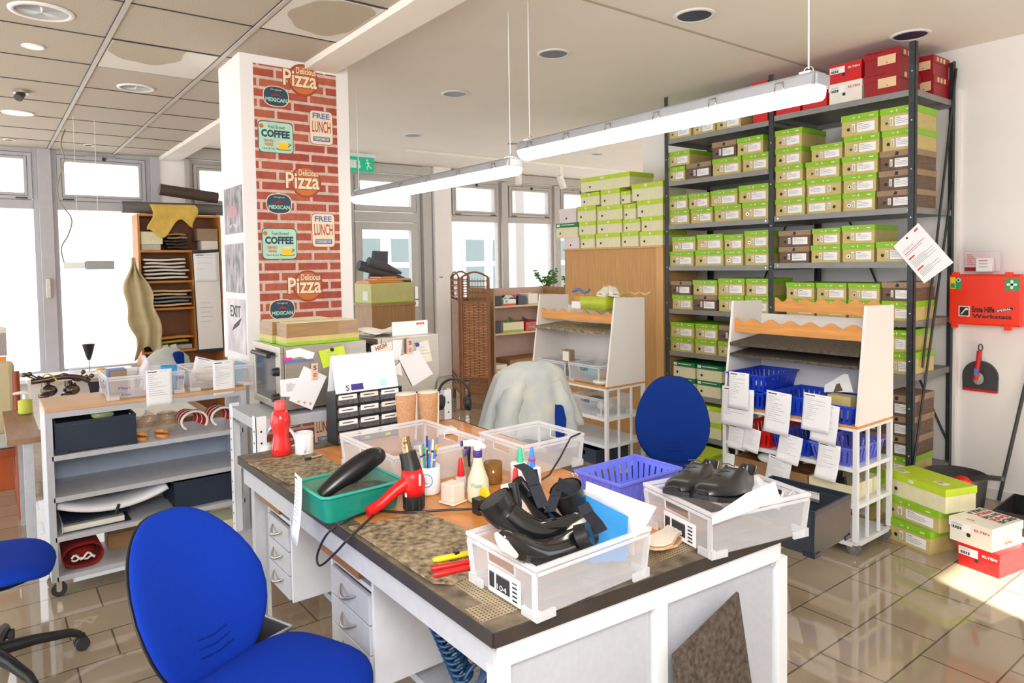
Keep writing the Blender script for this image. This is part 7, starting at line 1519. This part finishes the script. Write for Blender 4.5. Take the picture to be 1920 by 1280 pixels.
for (lv_, a, b_, h, m_, nm) in its:
    if not m_: continue
    y0 = 5.0+uy0+.03+(uy1-uy0-.06)*a; y1 = 5.0+uy0+.03+(uy1-uy0-.06)*b_; M = MB(); M.box((-6.55, y0, zs[lv_]+.001), (-6.24, y1-.01, zs[lv_]+h), m_)
    if 'white and red' in nm: M.box((-6.24, y0, zs[lv_]+.001), (-6.238, y1-.01, zs[lv_]+.02), REDP).box((-6.24, y0+.02, zs[lv_]+.03), (-6.238, y0+.06, zs[lv_]+.06), GRN)
    if 'green stripe' in nm: M.box((-6.24, y0, zs[lv_]+.005), (-6.238, y1-.01, zs[lv_]+.025), LIME)
    tag(M.obj('stored_box', None, .004), '%s on the wooden shelf unit, shelf %s' % (nm, ('', 'one under the top', 'two under the top', 'three under the top', 'four under the top')[lv_]), 'box', 'mixed things on the shelf unit')
for k, (y, m_, z) in enumerate(((4.72, WPL, .12), (4.86, mat('pink cloth', (.8, .12, .25), .8), .15), (5.05, CREAMW, .15), (4.75, LEAF, .24), (4.95, DGRY, .25))):
    M = MB(); zb = zs[1] if k < 3 else zs[2]; M.sheet(lambda u, v: (-6.28+.03*math.sin(8*u), y-.06+.15*u, zb+(.075 if k < 3 else .115)+.05*math.sin(PI*u)*v+.012*math.sin(9*u+k)), 8, 4, m_, .004)
    tag(M.obj('cloth_scrap'), ('white plastic film', 'pink cloth scrap', 'cream paper fold', 'green film', 'dark net')[k]+' lying on the shelf unit contents', 'scrap')
M = MB(); M.tube([(-6.22, 5.30+.05*math.cos(a), zs[2]+.11+.05*math.sin(a)) for a in [2*PI*i/16 for i in range(16)]], .014, YEL, 8, closed=True); tag(M.obj('tape_ring'), 'yellow tape ring on the second shelf of the shelf unit', 'tape')
# long ledge by the windows with a jade plant
lg = MB(); zl = AX(1020, 552, -7.6).z; lg.box((-7.9, 5.5, zl-.03), (-7.5, 8.2, zl), SW).box((-7.88, 5.52, 0), (-7.84, 8.18, zl-.03), CREAMW); tag(lg.obj('window_ledge'), 'wooden ledge along the back windows carrying the plant', 'ledge')
for k, (px, hh) in enumerate((((1022, 546), 1.0), ((1068, 546), .7))):
    c = AX(px[0], px[1], -7.65); t = thing('jade_plant', ('jade plant on the window ledge, taller left one', 'jade plant on the window ledge beside the cabinet')[k], 'plant', (c.x, c.y, zl+.0005), 0, 'plants on the ledge')
    M = MB(); M.lathe([(.06, 0), (.09, .12), (.095, .12), (.08, .11), (0, .10)], CARD, 18); M.obj('pot', t)
    S = MB(); Lf = MB(); rnd = random.Random(5+k)
    for b_ in range(9):
        a = rnd.uniform(0, 2*PI); rr_ = rnd.uniform(.1, .22)*hh; h = rnd.uniform(.06, .24)*hh; e = V((rr_*math.cos(a)*.5, rr_*math.sin(a), .12+h)); S.tube([(0, 0, .10), e*.5+V((0, 0, .05)), e], .007, LEAF, 5)
        for q in range(11):
            f = .35+.065*q; c_ = V((0, 0, .10)).lerp(e, f); Lf.ell(c_+V((rnd.uniform(-.03, .03), rnd.uniform(-.035, .035), rnd.uniform(-.01, .035))), (.020, .024, .012), LEAF, None, 6, 4)
    S.obj('stem', t); Lf.obj('leaves', t)
# thermostat plate on the wall strip
M = MB(); p = AX(826, 520, XB+.10); M.box((XB+.1005, p.y-.05, p.z-.05), (XB+.115, p.y+.05, p.z+.03), WPL).box((XB+.115, p.y-.03, p.z), (XB+.117, p.y+.03, p.z+.012), DGRY); tag(M.obj('wall_switch'), 'small white plate on the wall strip right of the glass door', 'switch')
# street outside: pale house front opposite
fc = thing('house_front', 'pale house front across the street seen through the back windows', 'building', (-14, 9, 0)); FP = mat('pale render', (.15, .145, .145), .9); FG = mat('house window glass', (.035, .05, .055), .3)
M = MB(); M.box((-.3, -3.6, -1), (0, 7, 6.5), FP); M.obj('wall', fc)
for k, (a, b_) in enumerate(((-2.7, -1.9), (-1.8, -.9), (.2, .9), (1.0, 1.6), (2.9, 3.8), (3.95, 4.8))):
    M = MB(); M.box((0, a, -.2), (.05, b_, 2.3), mat('house window frame', (.20, .205, .22), .6)).box((.05, a+.08, -.1), (.06, b_-.08, 1.55), FG).box((.05, a+.08, 1.68), (.06, b_-.08, 2.2), FG); M.obj('window', fc)
for a in (-.75, 1.85): M = MB(); M.box((0, a, -1), (.35, a+.55, 4), FP); M.obj('pillar', fc)
